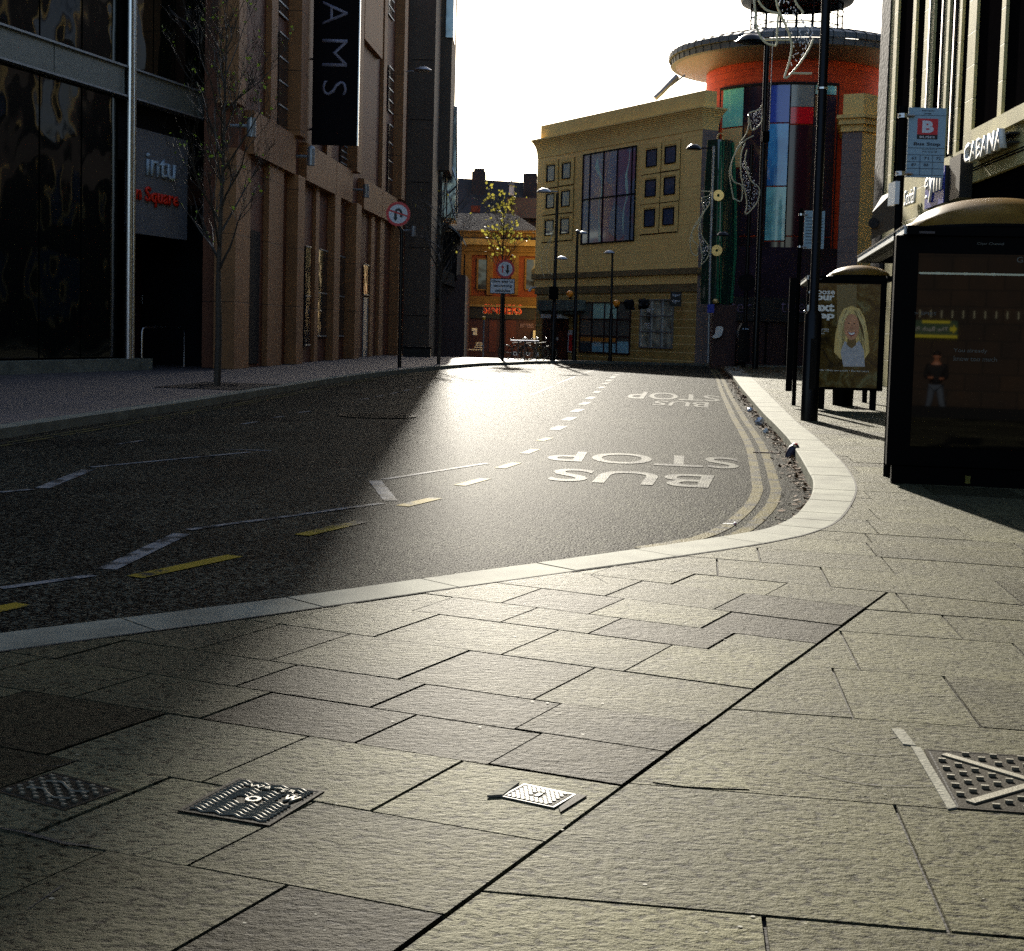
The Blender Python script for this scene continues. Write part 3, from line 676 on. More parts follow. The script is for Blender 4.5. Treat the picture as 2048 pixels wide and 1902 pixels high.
# ------------------------------------------------------------------ covers in the near paving
def cover_thing(px, name, label, fn_lid, frame_m='iron', fr=.011, surround=None):
    c = [Vector((*G(*p), 0)) for p in px]; o = sum(c, Vector())/4
    t = thing(name, label, "manhole cover", o); U = (c[1]-c[0]+c[2]-c[3]).normalized()   # towards the far side
    A = (c[3]-c[0]+c[2]-c[1])/2; Bv = (c[1]-c[0]+c[2]-c[3])/2; la, lb = A.length, Bv.length; A.normalize(); Bv = (Bv-A*Bv.dot(A)).normalized()
    K = lambda u, v, z: o+A*(u*la/2)+Bv*(v*lb/2)+Vector((0,0,z))
    b = MB(); s = 1.0; iu, iv = 1-2*fr/la, 1-2*fr/lb; ang = [(-1,-1),(1,-1),(1,1),(-1,1)]
    for i in range(4):
        (a0, b0), (a1, b1) = ang[i], ang[(i+1) % 4]
        b.hexa([K(a0,b0,0), K(a1,b1,0), K(a1*iu,b1*iv,0), K(a0*iu,b0*iv,0)], [K(a0,b0,.004), K(a1,b1,.004), K(a1*iu,b1*iv,.0035), K(a0*iu,b0*iv,.0035)])
    b.build("frame", frame_m, t)
    gq_ = .986
    b = MB(); ju, jv = iu-.006/la*2, iv-.006/lb*2
    b.hexa([K(-ju,-jv,0), K(ju,-jv,0), K(ju,jv,0), K(-ju,jv,0)], [K(-ju,-jv,.0026), K(ju,-jv,.0026), K(ju,jv,.0026), K(-ju,jv,.0026)])
    b.build("lid", 'iron', t); b = MB(); fn_lid(b, K, ju, jv, A, Bv, la, lb, t)
    b.build("raised_pattern", frame_m if frame_m != 'iron' else 'iron_hi', t)
    g = MB(); g.hexa([K(-iu,-iv,0), K(iu,-iv,0), K(iu,iv,0), K(-iu,iv,0)], [K(-iu,-iv,.0022), K(iu,-iv,.0022), K(iu,iv,.0022), K(-iu,iv,.0022)]); g.build("seat", 'bed', t)
    return t, K, A, Bv, la, lb
M['iron_hi'] = mat("rubbed_cast_iron", (0.13, 0.12, 0.085), 0.45, 0.1, var=(40, 0.3), bump=(150, 0.001), spec=.2)
def waves(b, K, ju, jv, A, Bv, la, lb, t):
    rows = 15
    for r in range(rows):
        v = -jv+.05+(2*jv-.1)*r/(rows-1); pts = []
        n = 44
        for k in range(n+1):
            u = -ju+.04+(2*ju-.08)*k/n
            if r == 12 and -.58 < u < .66: pts.append(None); continue
            if r in (8, 9, 10) and u > .42: pts.append(None); continue
            if r in (6, 7) and -.35 < u < .25: pts.append(None); continue
            pts.append(K(u, v+.045*math.sin(u*15), .0045))
        run = []
        for q in pts+[None]:
            if q is None:
                if len(run) > 3: b.tube(run, .0042, 5)
                run = []
            else: run.append(q)
wpx = [(355.4,1622),(475,1558.8),(654.4,1584.4),(533,1653.6)]
t, K, A, Bv, la, lb = cover_thing(wpx, "water_cover", "square iron cover with raised wavy ribs and the word WATER in the near paving", waves)
text("WATER", "lettering", 'iron_hi', t, K(-.50, .55, .003), A, Bv, 1, .006, fit=(la*.54, lb*.080), bold=.01)
text("W", "lettering", 'iron_hi', t, K(.50, .12, .003), A, Bv, 1, .006, fit=(la*.16, lb*.16), bold=.03)
part("keyhole", 'iron_hi', t, lambda q: q.disc(K(0, .02, .003), (0,0,1), .022, .005, 20, .012))
def studs(seed):
    def f(b, K, ju, jv, A, Bv, la, lb, t):
        n = 9
        for i in range(n):
            for j in range(n):
                if (i+j) % 2: continue
                u, v = -ju+.1+(2*ju-.2)*i/(n-1), -jv+.1+(2*jv-.2)*j/(n-1)
                c = K(u, v, .005); b.obox(c, A, Bv, (0,0,1), .008, .0045, .004)
        for v in (-.35, .3):
            b.tube(arc([K(-.6, v, .006), K(-.3, v+.18, .006), (K(0, v, .006)), K(.3, v-.15, .006), K(.6, v+.05, .006)], 6), .004, 5)
    return f
t, K, A, Bv, la, lb = cover_thing([(-12,1590),(103,1541),(243,1587),(130,1618)], "access_cover", "dark studded square iron cover in the shaded paving at the left edge", studs(1))
text("CAST IRON", "lettering", 'iron_hi', t, K(-.45, -.62, .003), A, Bv, 1, .004, fit=(la*.4, lb*.07)) if False else None
def honey(b, K, ju, jv, A, Bv, la, lb, t):
    for i in range(9):
        for j in range(10):
            u, v = -ju+.08+(2*ju-.16)*(i+(.5 if j % 2 else 0))/9, -jv+.06+(2*jv-.12)*j/9
            if abs(u) < .22 and abs(v) < .3: continue
            c = K(u, v, .002); b.disc(c, (0,0,1), .0056, .0035, 6)
    b.hexa([K(-.08,-.2,.003), K(.08,-.2,.003), K(.08,.2,.003), K(-.08,.2,.003)], [K(-.08,-.2,.006), K(.08,-.2,.006), K(.08,.2,.006), K(-.08,.2,.006)])
zz = lambda x, y: (970+x/9.476, 1550+y/9.476)
cpx = [zz(350,425), zz(690,180), zz(1700,375), zz(1330,650)]
t, K, A, Bv, la, lb = cover_thing(cpx, "stop_valve_cover", "small bright metal cover with honeycomb studs beside the long diagonal joint", honey, 'iron_light', .006)
part("mortar_patch", 'mortar', t, lambda q: q.hexa([(*G(*p), 0.0) for p in (zz(40,430), zz(490,150), zz(650,175), zz(330,415))], [(*G(*p), 0.007) for p in (zz(40,430), zz(490,150), zz(650,175), zz(330,415))]))
part("mortar_patch", 'iron', t, lambda q: q.hexa([(*G(*p), 0.0) for p in (zz(1400,640), zz(1750,380), zz(1930,410), zz(1430,725))], [(*G(*p), 0.004) for p in (zz(1400,640), zz(1750,380), zz(1930,410), zz(1430,725))]))
# large cover cut by the right edge of the picture
def big_lid(b, K, ju, jv, A, Bv, la, lb, t):
    for i in range(13):
        for j in range(13):
            if (i % 2) != (j % 2): continue
            u, v = -ju+.07+(2*ju-.14)*i/12, -jv+.07+(2*jv-.14)*j/12
            if abs(abs(u)-abs(v)) < .12: continue
            b.obox(K(u, v, .006), A, Bv, (0,0,1), .011, .005, .006)
    for s_ in (1, -1): b.hexa([K(-.85,-.78*s_,.003), K(-.78,-.85*s_,.003), K(.85,.78*s_,.003), K(.78,.85*s_,.003)], [K(-.85,-.78*s_,.008), K(-.78,-.85*s_,.008), K(.85,.78*s_,.008), K(.78,.85*s_,.008)])
Zp = lambda x, y: (1300+x/2.168, 1050+y/2.168)
a1, a2 = Vector((*G(*Zp(1175,975)), 0)), Vector((*G(*Zp(1330,1232)), 0))
t = None
def inv(p): 
    c = RM.transposed() @ (Vector(p)-Vector((0,0,EYE))); return (1024+FOC*c.x/c.z, CYP+FOC*c.y/c.z)
e = Vector((math.cos(R_(-8)), math.sin(R_(-8)), 0))*.58
t, K, A, Bv, la, lb = cover_thing([inv(a2), inv(a1), inv(a1+e), inv(a2+e)], "access_cover", "large rusty studded iron cover in a pale mortar border, cut by the right edge", big_lid)
sv = (a1-a2).normalized(); sn = Vector((-e.y, e.x, 0)).normalized()
def mort(q):
    w0 = .028; ev = e.normalized()
    q.hexa([a2-ev*w0-sv*.02, a2, a1+sv*.01, a1-ev*w0+sv*.02], [p+Vector((0,0,.006)) for p in (a2-ev*w0-sv*.02, a2, a1+sv*.01, a1-ev*w0+sv*.02)])
    u = a1+sv*.02; q.hexa([u-ev*.05+sv*.02, u-ev*.01+sv*.01, u-ev*.02+sv*.2, u-ev*.06+sv*.2], [p+Vector((0,0,.005)) for p in (u-ev*.05+sv*.02, u-ev*.01+sv*.01, u-ev*.02+sv*.2, u-ev*.06+sv*.2)])
part("mortar_patch", 'mortar', t, mort)

# ------------------------------------------------------------------ leaves and litter along the right gutter
lf = MB(); lr = random.Random(11); Rf = resample(Rk, 600)
for i in range(11000):
    k = lr.randrange(0, 600); p = Rf[k]
    if not (8.5 < p.y < 60): continue
    if p.y < 13 and lr.random() < .5: continue
    v = (Rf[min(600, k+1)]-Rf[max(0, k-1)]).normalized(); n = Vector((-v.y, v.x, 0)); dist = abs(lr.gauss(0.03, .085))+.015
    c = p+n*dist+Vector((0,0,RZ+.01+lr.random()*.022*math.exp(-dist*9))); r = lr.choice((.008,.012,.02,.035))*lr.uniform(.7,1.2)
    a = Vector((lr.gauss(0,1), lr.gauss(0,1), lr.gauss(0,.22))).normalized()*r; d_ = Vector((-a.y, a.x, lr.gauss(0,.3)*r)).normalized()*r*lr.uniform(.3,.8)
    lf.face([c-a, c+d_, c+a, c-d_])
# fallen leaves on the far pavement by the dark posts
for i in range(700):
    x, y = lr.uniform(8.2, 14), lr.gauss(56, 3.5)
    a = Vector((lr.gauss(0,1), lr.gauss(0,1), lr.gauss(0,.3))).normalized()*lr.uniform(.03, .06); d_ = a.orthogonal().normalized()*.03; c = Vector((x, y, .02))
    lf.face([c-a, c+d_, c+a, c-d_])
lo = lf.build("fallen_leaves", 'dead_leaf'); lo['kind'] = 'stuff'; lo['label'] = "brown fallen leaves heaped along the right gutter"; lo['category'] = "leaves"
def crumple(name, label, px, size, m, seed, cat="litter", z=None, sz=1.0):
    p = G(*px, RZ); b = MB(); r2 = random.Random(seed); b.ball((p.x, p.y, RZ+size*sz*.75), size, 12, 1, .8, sz)
    b.v = [(x+r2.uniform(-.22,.22)*size, y+r2.uniform(-.22,.22)*size, max(RZ+.003, z+r2.uniform(-.2,.2)*size)) for x, y, z in b.v]
    return tag(b.build(name, m, None, (p.x, p.y, RZ)), label, cat)
M['foil'] = mat("crumpled_foil", (.75,.75,.80), .25, .6, bump=(40,.01)); M['cup_dark'] = mat("dark_cup", (.03,.022,.04), .45, bump=(30,.004))
lit = [((1519,850), .075, 'foil', "crumpled silver wrapper, the largest pale scrap in the right gutter"), ((1532,866), .04, 'white', "small white ball of paper just nearer than the silver wrapper in the gutter"), ((1500,824), .05, 'foil', "creased silver foil between heaps of leaves in the right gutter"),
       ((1491,798), .04, 'door_red', "small red and brown scrap in the leaves of the right gutter"), ((1480,778), .05, 'galv', "grey crumpled packet in the right gutter beside the second road lettering"), ((1457,744), .07, 'foil', "bright scrap farthest up the right gutter, near the road's end")]
for i, (px, s_, m_, lb_) in enumerate(lit): crumple("litter", lb_, px, s_, m_, 30+i)
# the crushed drinks cup with its straw
p = G(1583, 915, RZ)
t = thing("drink_cup", "crushed dark paper cup with a red lid and a straw, propped against the kerb", "cup", (p.x, p.y, RZ))
def cup(q):
    c = (p.x, p.y); q.lathe(c, [(.0,RZ+.004),(.062,RZ+.005),(.068,RZ+.05),(.066,RZ+.10),(.056,RZ+.135),(.035,RZ+.155),(0,RZ+.158)], 14)
    r2 = random.Random(4); q.v = [(x+.35*(z-RZ)+r2.uniform(-.006,.006)-.02, y+r2.uniform(-.006,.006), z) for x, y, z in q.v]
part("cup", 'cup_dark', t, cup, smooth=True)
def cupband(q):
    q.tube(arc([(p.x+.045, p.y-.035, RZ+.10), (p.x+.03, p.y-.05, RZ+.14), (p.x+.0, p.y-.035, RZ+.158)], 5), [.014]*11, 6)
part("cream_band", mat("cream", (.8,.65,.42), .5), t, cupband)
part("red_lid", 'sign_red', t, lambda q: q.ball((p.x+.035, p.y-.02, RZ+.163), .028, 10, 1.2, 1, .5))
part("straw", 'sign_black', t, lambda q: q.tube([(p.x+.05, p.y-.02, RZ+.13), (p.x+.105, p.y-.02, RZ+.122)], [.004, .002], 6))
a, c = G(1506, 906, RZ), G(1562, 909, RZ)
tag(part("stick", 'door_red', None, lambda q: q.tube([(a.x,a.y,RZ+.012),(c.x,c.y,RZ+.016)], .008, 6), loc=(a.x,a.y,RZ)), "thin red and brown stick lying across the gutter, touching the crushed cup", "stick")
p = G(1470, 1051, RZ)
t = thing("lollipop", "tiny red and white lollipop lying on the asphalt near the kerb corner", "sweet", (p.x, p.y, RZ))
part("head", 'white', t, lambda q: q.ball((p.x, p.y, RZ+.014), .013, 8)); part("stick", 'white', t, lambda q: q.tube([(p.x,p.y,RZ+.012),(p.x-.085,p.y+.05,RZ+.006)], .0022, 5)); part("stripe", 'sign_red', t, lambda q: q.disc((p.x-.002,p.y-.011,RZ+.014), (0,-1,.4), .006, .004, 10))
# ------------------------------------------------------------------ left: glass corner building
GL = PL((-10.15, 37.7), (.2873, .9578)); UPZ = Vector((0,0,1))
t = thing("glass_building", "dark reflective glass shopping centre with grey cladding bands, filling the left edge of the picture", "building", (-10.15, 37.7, 0))
sM, sR = GL.S(251, 400), GL.S(441, 300); ZB0, ZB1 = GL.Z(347, 221), GL.Z(347, 170)
TOP = 34.0  # unseen top of the left blocks, set high for the shade it casts
part("wall", 'dark', t, lambda q: (GL.box(q, -22, sR, -.2, 20, -10, -3.2), GL.box(q, -22, sM-.2, -.2, 20, -3.2, -.25), GL.box(q, sM-.2, sR, ZB0-1.6, 20, -3.2, -.25)))
def band(q):
    for s0, s1 in ((-22, sM-6.6), (sM-6.56, sM-3.3), (sM-3.26, sM-.25), (sM+.22, sM+3.55), (sM+3.59, sR)):
        GL.box(q, s0, s1, ZB0, ZB1, -.2, .10); GL.box(q, s0, s1, 11.4, 12.1, -.2, .10)
part("cladding_band", 'panel', t, band)
def cap(q):
    for z in (ZB1, ZB0-.055, 12.1, 11.34): GL.box(q, -22, sR, z+.002, z+.052, -.2, .18)
part("band_trim", 'galv', t, cap)
part("corner_column", 'steel', t, lambda q: (q.tube([GL.P(sM-.07,-.1,.16), GL.P(sM-.07,20,.16)], .10, 14), q.tube([GL.P(sM+.13,-.1,.16), GL.P(sM+.13,20,.16)], .055, 10)), smooth=True)
def panes(nm, s0, s1, z0, z1):
    part(nm, 'glass_dark', t, lambda q: GL.box(q, s0, s1, z0, z1, -.12, -.06))
xs = [0, 83, 167, 243]
for z0, z1 in ((.35, ZB0-.08), (ZB1+.08, 11.3), (12.2, 16)):
    ss = [-20, -9]+[GL.S(x, 300) for x in xs[:-1]]+[sM-.24]
    for a_, c_ in zip(ss[:-1], ss[1:]): panes("window_pane", a_+.035, c_-.035, z0, z1)
for z0, z1 in ((ZB1+.08, 11.3), (12.2, 16)):
    ss = [sM+.2, GL.S(311, 60), GL.S(354, 60), GL.S(402, 60), sR-.02]
    for a_, c_ in zip(ss[:-1], ss[1:]): panes("window_pane", a_+.03, c_-.03, z0, z1)
part("entrance_frame", 'maroon', t, lambda q: [GL.box(q, GL.S(x, 650, -2.6)-.05, GL.S(x, 650, -2.6)+.05, 0, 4.7, -2.7, -2.55) for x in (262, 277, 311, 330, 362, 400, 430)])
part("entrance_door", 'glass_dark', t, lambda q: GL.box(q, sM+.2, sR-.2, 0, 4.7, -2.78, -2.7))
each("entrance_reveal", 'dark', t, GL, [(sR-.05, sR, 0, 4.75, -3.2, 0), (sM-.2, sM-.1, 0, 4.75, -3.2, -.3)])
part("step", 'kerb', t, lambda q: GL.box(q, -22, sM+.9, -.1, .30, -.2, .30))
for x0, x1 in ((285, 293), (315, 325), (327, 334)):
    part("notice", 'sign_white', t, lambda q: GL.pbox(q, x0, 590, x1, 608, -2.54, -2.52))
# sign board set in the opening
s0, z0 = GL.hit(260, 465, -.2); s1, _ = GL.hit(374, 465, -.2); zt = GL.Z(300, 262, -.2)
t2 = thing("entrance_sign", "grey board with blue-grey and red shop centre lettering beside the steel corner column", "sign", GL.P(s0, z0, -.2))
part("board", 'white_panel', t2, lambda q: GL.box(q, s0-.1, s1, z0, zt, -.3, -.2))
dv = Vector((GL.d.x, GL.d.y, 0))
for s_, m_, x0, x1, y0, y1, bd in (("intu", 'pale_text', 294, 352, 350, 305, .012), ("n Square", 'red_text', 272, 358, 408, 368, .02)):
    a_, za = GL.hit(x0, y0, -.15); c_, _ = GL.hit(x1, y0, -.15); zb = GL.Z(x0, y1, -.15)
    text(s_, "lettering", m_, t2, GL.P(a_, za, -.19), dv, UPZ, 1, .05, fit=(c_-a_, zb-za), bold=bd)
# hand rail by the doors
p0, p1 = G(283, 737), G(368, 733)
def rail(q):
    z1 = 1.12; a_, c_ = Vector((p0.x, p0.y, 0)), Vector((p1.x, p1.y, 0)); v = (c_-a_).normalized()*.16
    q.tube([a_, a_+UPZ*(z1-.16)]+arc([a_+UPZ*(z1-.16), a_+v*.3+UPZ*(z1-.04), a_+v+UPZ*z1], 4)+[c_-v+UPZ*z1]+arc([c_-v+UPZ*z1, c_-v*.3+UPZ*(z1-.04), c_+UPZ*(z1-.16)], 4)+[c_], .035, 10)
tag(part("handrail", 'steel', None, rail, smooth=True, loc=(p0.x, p0.y, 0)), "bent steel tube handrail standing in front of the dark entrance doors", "handrail")

# ------------------------------------------------------------------ left: buff concrete block with projecting piers
CW = PL((-10.8, 0), (.07, 1.0))
s_a, s_b = CW.S(476, 400), CW.S(812, 500)
t = thing("concrete_building", "tall buff concrete retail block with narrow projecting piers, left of the street", "building", CW.P(s_a, 0))
zB0, zB1 = CW.Z(613, 365), CW.Z(613, 291)
bandz = (5.35, 6.75)
bandz = (CW.Z(700, 409), CW.Z(700, 346))
part("wall", 'conc', t, lambda q: (CW.box(q, s_a, s_a+7, -1, TOP, -1.0, -.02), CW.box(q, s_a+7, 56, -1, TOP, -12, -.022), CW.box(q, 56, s_b, -1, 18.6, -12, -.022),))
L_ = []
for x0, x1, pr in ((476,508,.10),(541,556,.16),(601,616,.42),(716,728,.42),(766,774,.14),(806,813,.42),(655,662,.12)):
    a_ = CW.S(x0, 250, pr); L_.append((a_, a_+(1.0 if pr > .3 else .8), bandz[1]+.002, TOP if a_ < 55 else 18.6, -.5, pr))
for x0, wd, pr in ((470,1.6,.10),(536,1.9,.15),(594,1.0,.36),(630,.6,.10),(668,1.1,.26),(711,1.1,.42),(741,.8,.10),(759,1.1,.12),(797,.9,.42)):
    a_ = CW.S(x0, 560, pr); L_.append((a_, a_+wd, -.6, bandz[0]-.002, -.5, pr))
each("pier", 'conc_edge', t, CW, L_)
each("stone_band", 'conc_edge', t, CW, [(CW.S(x0, 350, .25)+.006, CW.S(x1, 350, .25)-.006, bandz[0], bandz[1], -.5, .25) for x0, x1 in ((507,546),(546.5,591),(613,673),(673.5,706),(729,766),(766.5,797))])
def sills(q):
    z = 14.2; 
    for x0, x1 in ((730, 766),): CW.box(q, CW.S(x0, 60, .2), CW.S(x1, 60, .2), CW.Z(745, 95, .2), 18.6, -.5, .2)
part("upper_panel", 'conc_edge', t, sills)
def window(P_, x0, y0, x1, y1, off, bars=4, m='win_dark', parent=t, fr='galv'):
    a_, z0 = P_.hit(x0, y1, off); c_, z1 = P_.hit(x1, y0, off); 
    zz0 = P_.Z((x0+x1)/2, y1, off); zz1 = P_.Z((x0+x1)/2, y0, off)
    w_ = part("window", m, parent, lambda q: P_.box(q, a_, c_, zz0, zz1, off-.05, off))
    part("frame", fr, w_, lambda q: [P_.box(q, a_, c_, zz0+(zz1-zz0)*k/bars-.025, zz0+(zz1-zz0)*k/bars+.025, off, off+.03) for k in range(bars+1)])
for r in ((556,70,577,262),(556,-60,577,32),(776,135,787,225),(776,-40,789,35),(775,250,786,395),(681,291,694,340)):
    window(CW, *r, .04)
for r in ((609,493,622,690),(634,500,655,672),(676,513,690,672)): window(CW, *r, .04, 2)
window(CW, 727, 530, 742, 590, .04, 1)
part("door", 'galv', t, lambda q: CW.pbox(q, 728, 594, 740, 712, -.01, .03))
part("side_door", 'dark', t, lambda q: CW.pbox(q, 501, 459, 517, 726, -.01, .03))
# wall lights
for i, (x, y, rnd_) in enumerate(((503,252,0),(622,313,1),(732,380,0),(826,461,0))):
    a_, z_ = CW.hit(x, y, .60); c = CW.P(a_, z_, .60)
    lt = thing("wall_light", ["cylinder wall light highest on the concrete block, behind the bare tree", "domed cylinder wall light on the stone band below the black banner's left edge", "grey cylinder wall light between the banner and the round red sign", "small far wall light to the right of the round red sign"][i], "wall light", c, "wall lights on the concrete block")
    part("lamp_body", 'galv', lt, lambda q: q.lathe((c.x, c.y), [(0,c.z-.30),(.13,c.z-.30),(.13,c.z+.22)]+([(.115,c.z+.30),(.06,c.z+.35),(0,c.z+.36)] if rnd_ else [(0,c.z+.22)]), 18), smooth=True)
    part("bracket", 'galv', lt, lambda q: q.tube([CW.P(a_, z_, 0.0), c], .05, 8))
# banner
YB = 50.0
bl_, br_, tp = AT(623, 289, YB), AT(714, 289, YB), AT(625, -60, YB)
t = thing("banner", "tall black projecting banner with silver vertical lettering on the concrete block", "banner", (bl_.x, YB, bl_.z))
part("board", 'banner', t, lambda q: q.box(bl_.x, br_.x, YB, YB+.12, bl_.z, tp.z))
part("edge_trim", 'steel', t, lambda q: q.box(br_.x+.002, br_.x+.035, YB-.01, YB+.13, bl_.z, tp.z))
for y in (117, 258):
    c = AT(612, y, YB); part("bracket", 'black_metal', t, lambda q: (q.tube([(bl_.x-.45, YB+.06, c.z), (bl_.x, YB+.06, c.z)], .035, 8), q.ball((bl_.x-.3, YB+.06, c.z), .09, 8)))
for ch, y0, y1, x0, x1 in (("A", 2, 51, 646, 695), ("M", 78, 134, 645, 694), ("S", 161, 192, 645, 693)):
    a_, c_ = AT(x0, y0, YB), AT(x1, y1, YB)
    text(ch, "lettering", 'silver_text', t, (a_.x, YB-.002, a_.z), (0,0,-1), (1,0,0), 1, .012, fit=(a_.z-c_.z, c_.x-a_.x), bold=-.012)
# plain wide pier and the glazed end of the left side
def XY(x, Y): return AT(x, 400, Y).x
t = thing("end_block", "plain mauve-grey rendered end block with a glass edge beside the gap of sky", "building", (XY(840, 73), 73, 0))
part("wall", 'conc_grey', t, lambda q: (q.box(-14, XY(864, 73), 73, 80, -1.5, TOP),))  # carried up out of view so that it shades the near paving
part("lower_wall", 'maroon', t, lambda q: q.box(-14, XY(935, 80), 80.1, 88, -1.5, AT(900, 549, 80).z))
part("dark_glazing", 'win_dark', t, lambda q: q.box(-12, XY(884, 78.5), 78.5, 83, 3, AT(880,341,78).z))
part("recessed_wall", 'conc_grey', t, lambda q: q.box(-12, XY(897, 78), 78, 83, AT(880,340,78).z, TOP)); part("pale_glazing", 'glass_pale', t, lambda q: q.box(XY(884, 77.9), XY(899, 77.9), 77.9, 80, AT(880,75,78).z, 21))
part("corner_tower", 'glass_pale', t, lambda q: q.prism([(XY(880, 82), 82), (XY(911, 82), 82), (XY(915, 86), 86), (XY(915, 88), 88), (-6, 88)], AT(900, 436, 82).z, AT(900, 212, 82).z))
part("glazing_bar", 'steel', t, lambda q: [q.tube([AT(x0, y0, 81.9), AT(x1, y1, 81.9)], .05, 6) for x0,y0,x1,y1 in ((893,216,893,440),(913,216,914,436),(893,300,912,360),(893,390,913,372),(895,380,911,440),(893,340,905,300))])
def canopy(q):
    pts = [AT(872, 448, 79), AT(893, 452, 79), AT(913, 465, 79), AT(926, 482, 79)]
    P_ = arc(pts, 5)
    for a_, c_ in zip(P_[:-1], P_[1:]): q.hexa([a_, c_, c_+Vector((0,5,0)), a_+Vector((0,5,0))], [a_+UPZ*.14, c_+UPZ*.14, c_+Vector((0,5,.14)), a_+Vector((0,5,.14))])
part("curved_canopy", 'roof_metal', t, canopy)
part("canopy_soffit", 'dark', t, lambda q: q.box(XY(871, 79), XY(916, 79), 79.5, 86, AT(900,556,79).z, AT(900, 462, 79).z))
part("lower_canopy", 'conc_grey', t, lambda q: q.hexa([AT(872,562,79.3), AT(909,574,79.3), AT(909,574,83), AT(872,562,83)], [AT(872,530,79.3), AT(909,548,79.3), AT(909,548,83), AT(872,530,83)]))
# window in render lines
for y in (365, 496, 632, 240, 120): z = AT(840,y,73).z; part("render_joint", 'dark', t, lambda q: q.box(XY(818,73), XY(862,73), 72.985, 72.995, z, z+.03))
a_ = G(838, 714); c_ = Vector((a_.x, a_.y, 0))
tb = thing("bench", "low dark bench box at the foot of the mauve wall behind the round red sign", "bench", c_)
part("seat", 'dark', tb, lambda q: q.box(c_.x-.75, c_.x+.55, c_.y, c_.y+.5, .38, .46)); part("base", 'black_metal', tb, lambda q: q.box(c_.x-.7, c_.x+.5, c_.y+.05, c_.y+.45, 0, .38))

# ------------------------------------------------------------------ far: ochre sandstone building
YL, dY = Vector((9.0, 71.0)), Vector((-.495, .869))
YS = PL(YL, dY, flip=True)
YS.n = Vector((-.869, -.495))
LEN = YS.S(1068, 600)
t = thing("sandstone_building", "ochre sandstone block with small square windows and a tall coloured window, facing the street end", "building", (9.0, 71.0, 0))
zt, zc = YS.Z(1385, 184.5), YS.Z(1382, 228)
z_str0, z_str1 = YS.Z(1373, 548), YS.Z(1373, 536)
z_low = YS.Z(1373, 567)
def ysb(q, z0, z1, i, s0=0.0, s1=0.0, dp=.92):      # the block in plan: shallow by the tower, deep at its left end
    P_ = [YS.P(-i+s0, 0, i), YS.P(LEN+i-s1, 0, i), YS.P(LEN+i-s1, 0, -8), YS.P(9.5, 0, -8), YS.P(5.5, 0, -3.2), YS.P(-i+s0, 0, -dp-i)]
    q.prism([p[:2] for p in P_], z0, z1)
part("wall", 'sand', t, lambda q: ysb(q, z_low, zc-.1, 0))
part("parapet", 'sand_plain', t, lambda q: ysb(q, zc+.1, zt, -.10, -.08))
def cornice(q):
    for k in range(12):
        f = k/11; ysb(q, zc-.85+.09*k, zc-.85+.09*(k+1), .03+.30*f**2.4)
part("cornice", 'sand_plain', t, cornice)
part("cornice_slab", 'sand_dirty', t, lambda q: YS.box(q, -.6, LEN+.6, zc+.29, zc+.42, -8.1, .62)) if False else None
part("string_course", 'sand_dirty', t, lambda q: ysb(q, z_str0, z_str1, .14))
part("frieze", 'sand_dirty', t, lambda q: ysb(q, YS.Z(1373, 583), z_low-.002, -.02)) 
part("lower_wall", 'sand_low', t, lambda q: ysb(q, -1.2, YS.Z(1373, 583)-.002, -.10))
part("painted_shade_return", 'mauve', t, lambda q: YS.box(q, -.03, -.002, -1.2, zc-.86, -.95, -.0))  # thin sheet over the side, its shade painted in
zi = lambda x, y: (1040+x/3.3, 180+y/3.3)
def sqwin(x0, y0, x1, y1):
    (ax_, ay_), (bx_, by_) = zi(x0, y0), zi(x1, y1)
    s1, s0 = YS.S(ax_, (ay_+by_)/2), YS.S(bx_, (ay_+by_)/2); xm = (ax_+bx_)/2; z0, z1 = YS.Z(xm, by_), YS.Z(xm, ay_)
    w_ = part("window", 'win_blue', t, lambda q: YS.box(q, s0, s1, z0, z1, .003, .012))
    part("frame", 'dark', w_, lambda q: (YS.box(q, s0-.06, s1+.06, z1, z1+.05, .002, .05), YS.box(q, s0-.06, s1+.06, z0-.05, z0, .002, .05), YS.box(q, s0-.06, s0, z0, z1, .002, .05), YS.box(q, s1, s1+.06, z0, z1, .002, .05)))
    g = .30
    part("surround", 'sand_plain', w_, lambda q: (YS.box(q, s0-g-.08, s1+g, z1+.13, z1+.13+g*.6, .001, .035), YS.box(q, s0-g-.08, s1+g, z0-g-.1, z0-.13, .001, .055), YS.box(q, s0-g-.1, s0-.13, z0-.13, z1+.13, .001, .06), YS.box(q, s1+.13, s1+g, z0-.13, z1+.13, .001, .035)))
    part("groove", 'dark', w_, lambda q: (YS.box(q, s0-g-.14, s0-g-.10, z0-g-.1, z1+g, .001, .012), YS.box(q, s0-g-.1, s1+g+.15, z0-g-.16, z0-g-.11, .001, .012)))  # shadows of the right and bottom grooves laid on as dark strips
M['win_blue'] = mat("blue_grey_window_glass", (0.07, 0.09, 0.16), 0.06, 0.0, bump=(1.2, .02, 1, 1), spec=1.0, ior=1.7)
for r in ((182,502,229,598),(284,487,333,580),(178,690,225,775),(278,672,328,763),(170,865,220,955),(272,853,324,944),
          (840,397,902,500),(963,376,1028,478),(833,597,895,698),(957,580,1022,684),(826,793,888,897),(949,783,1014,885)): sqwin(*r)
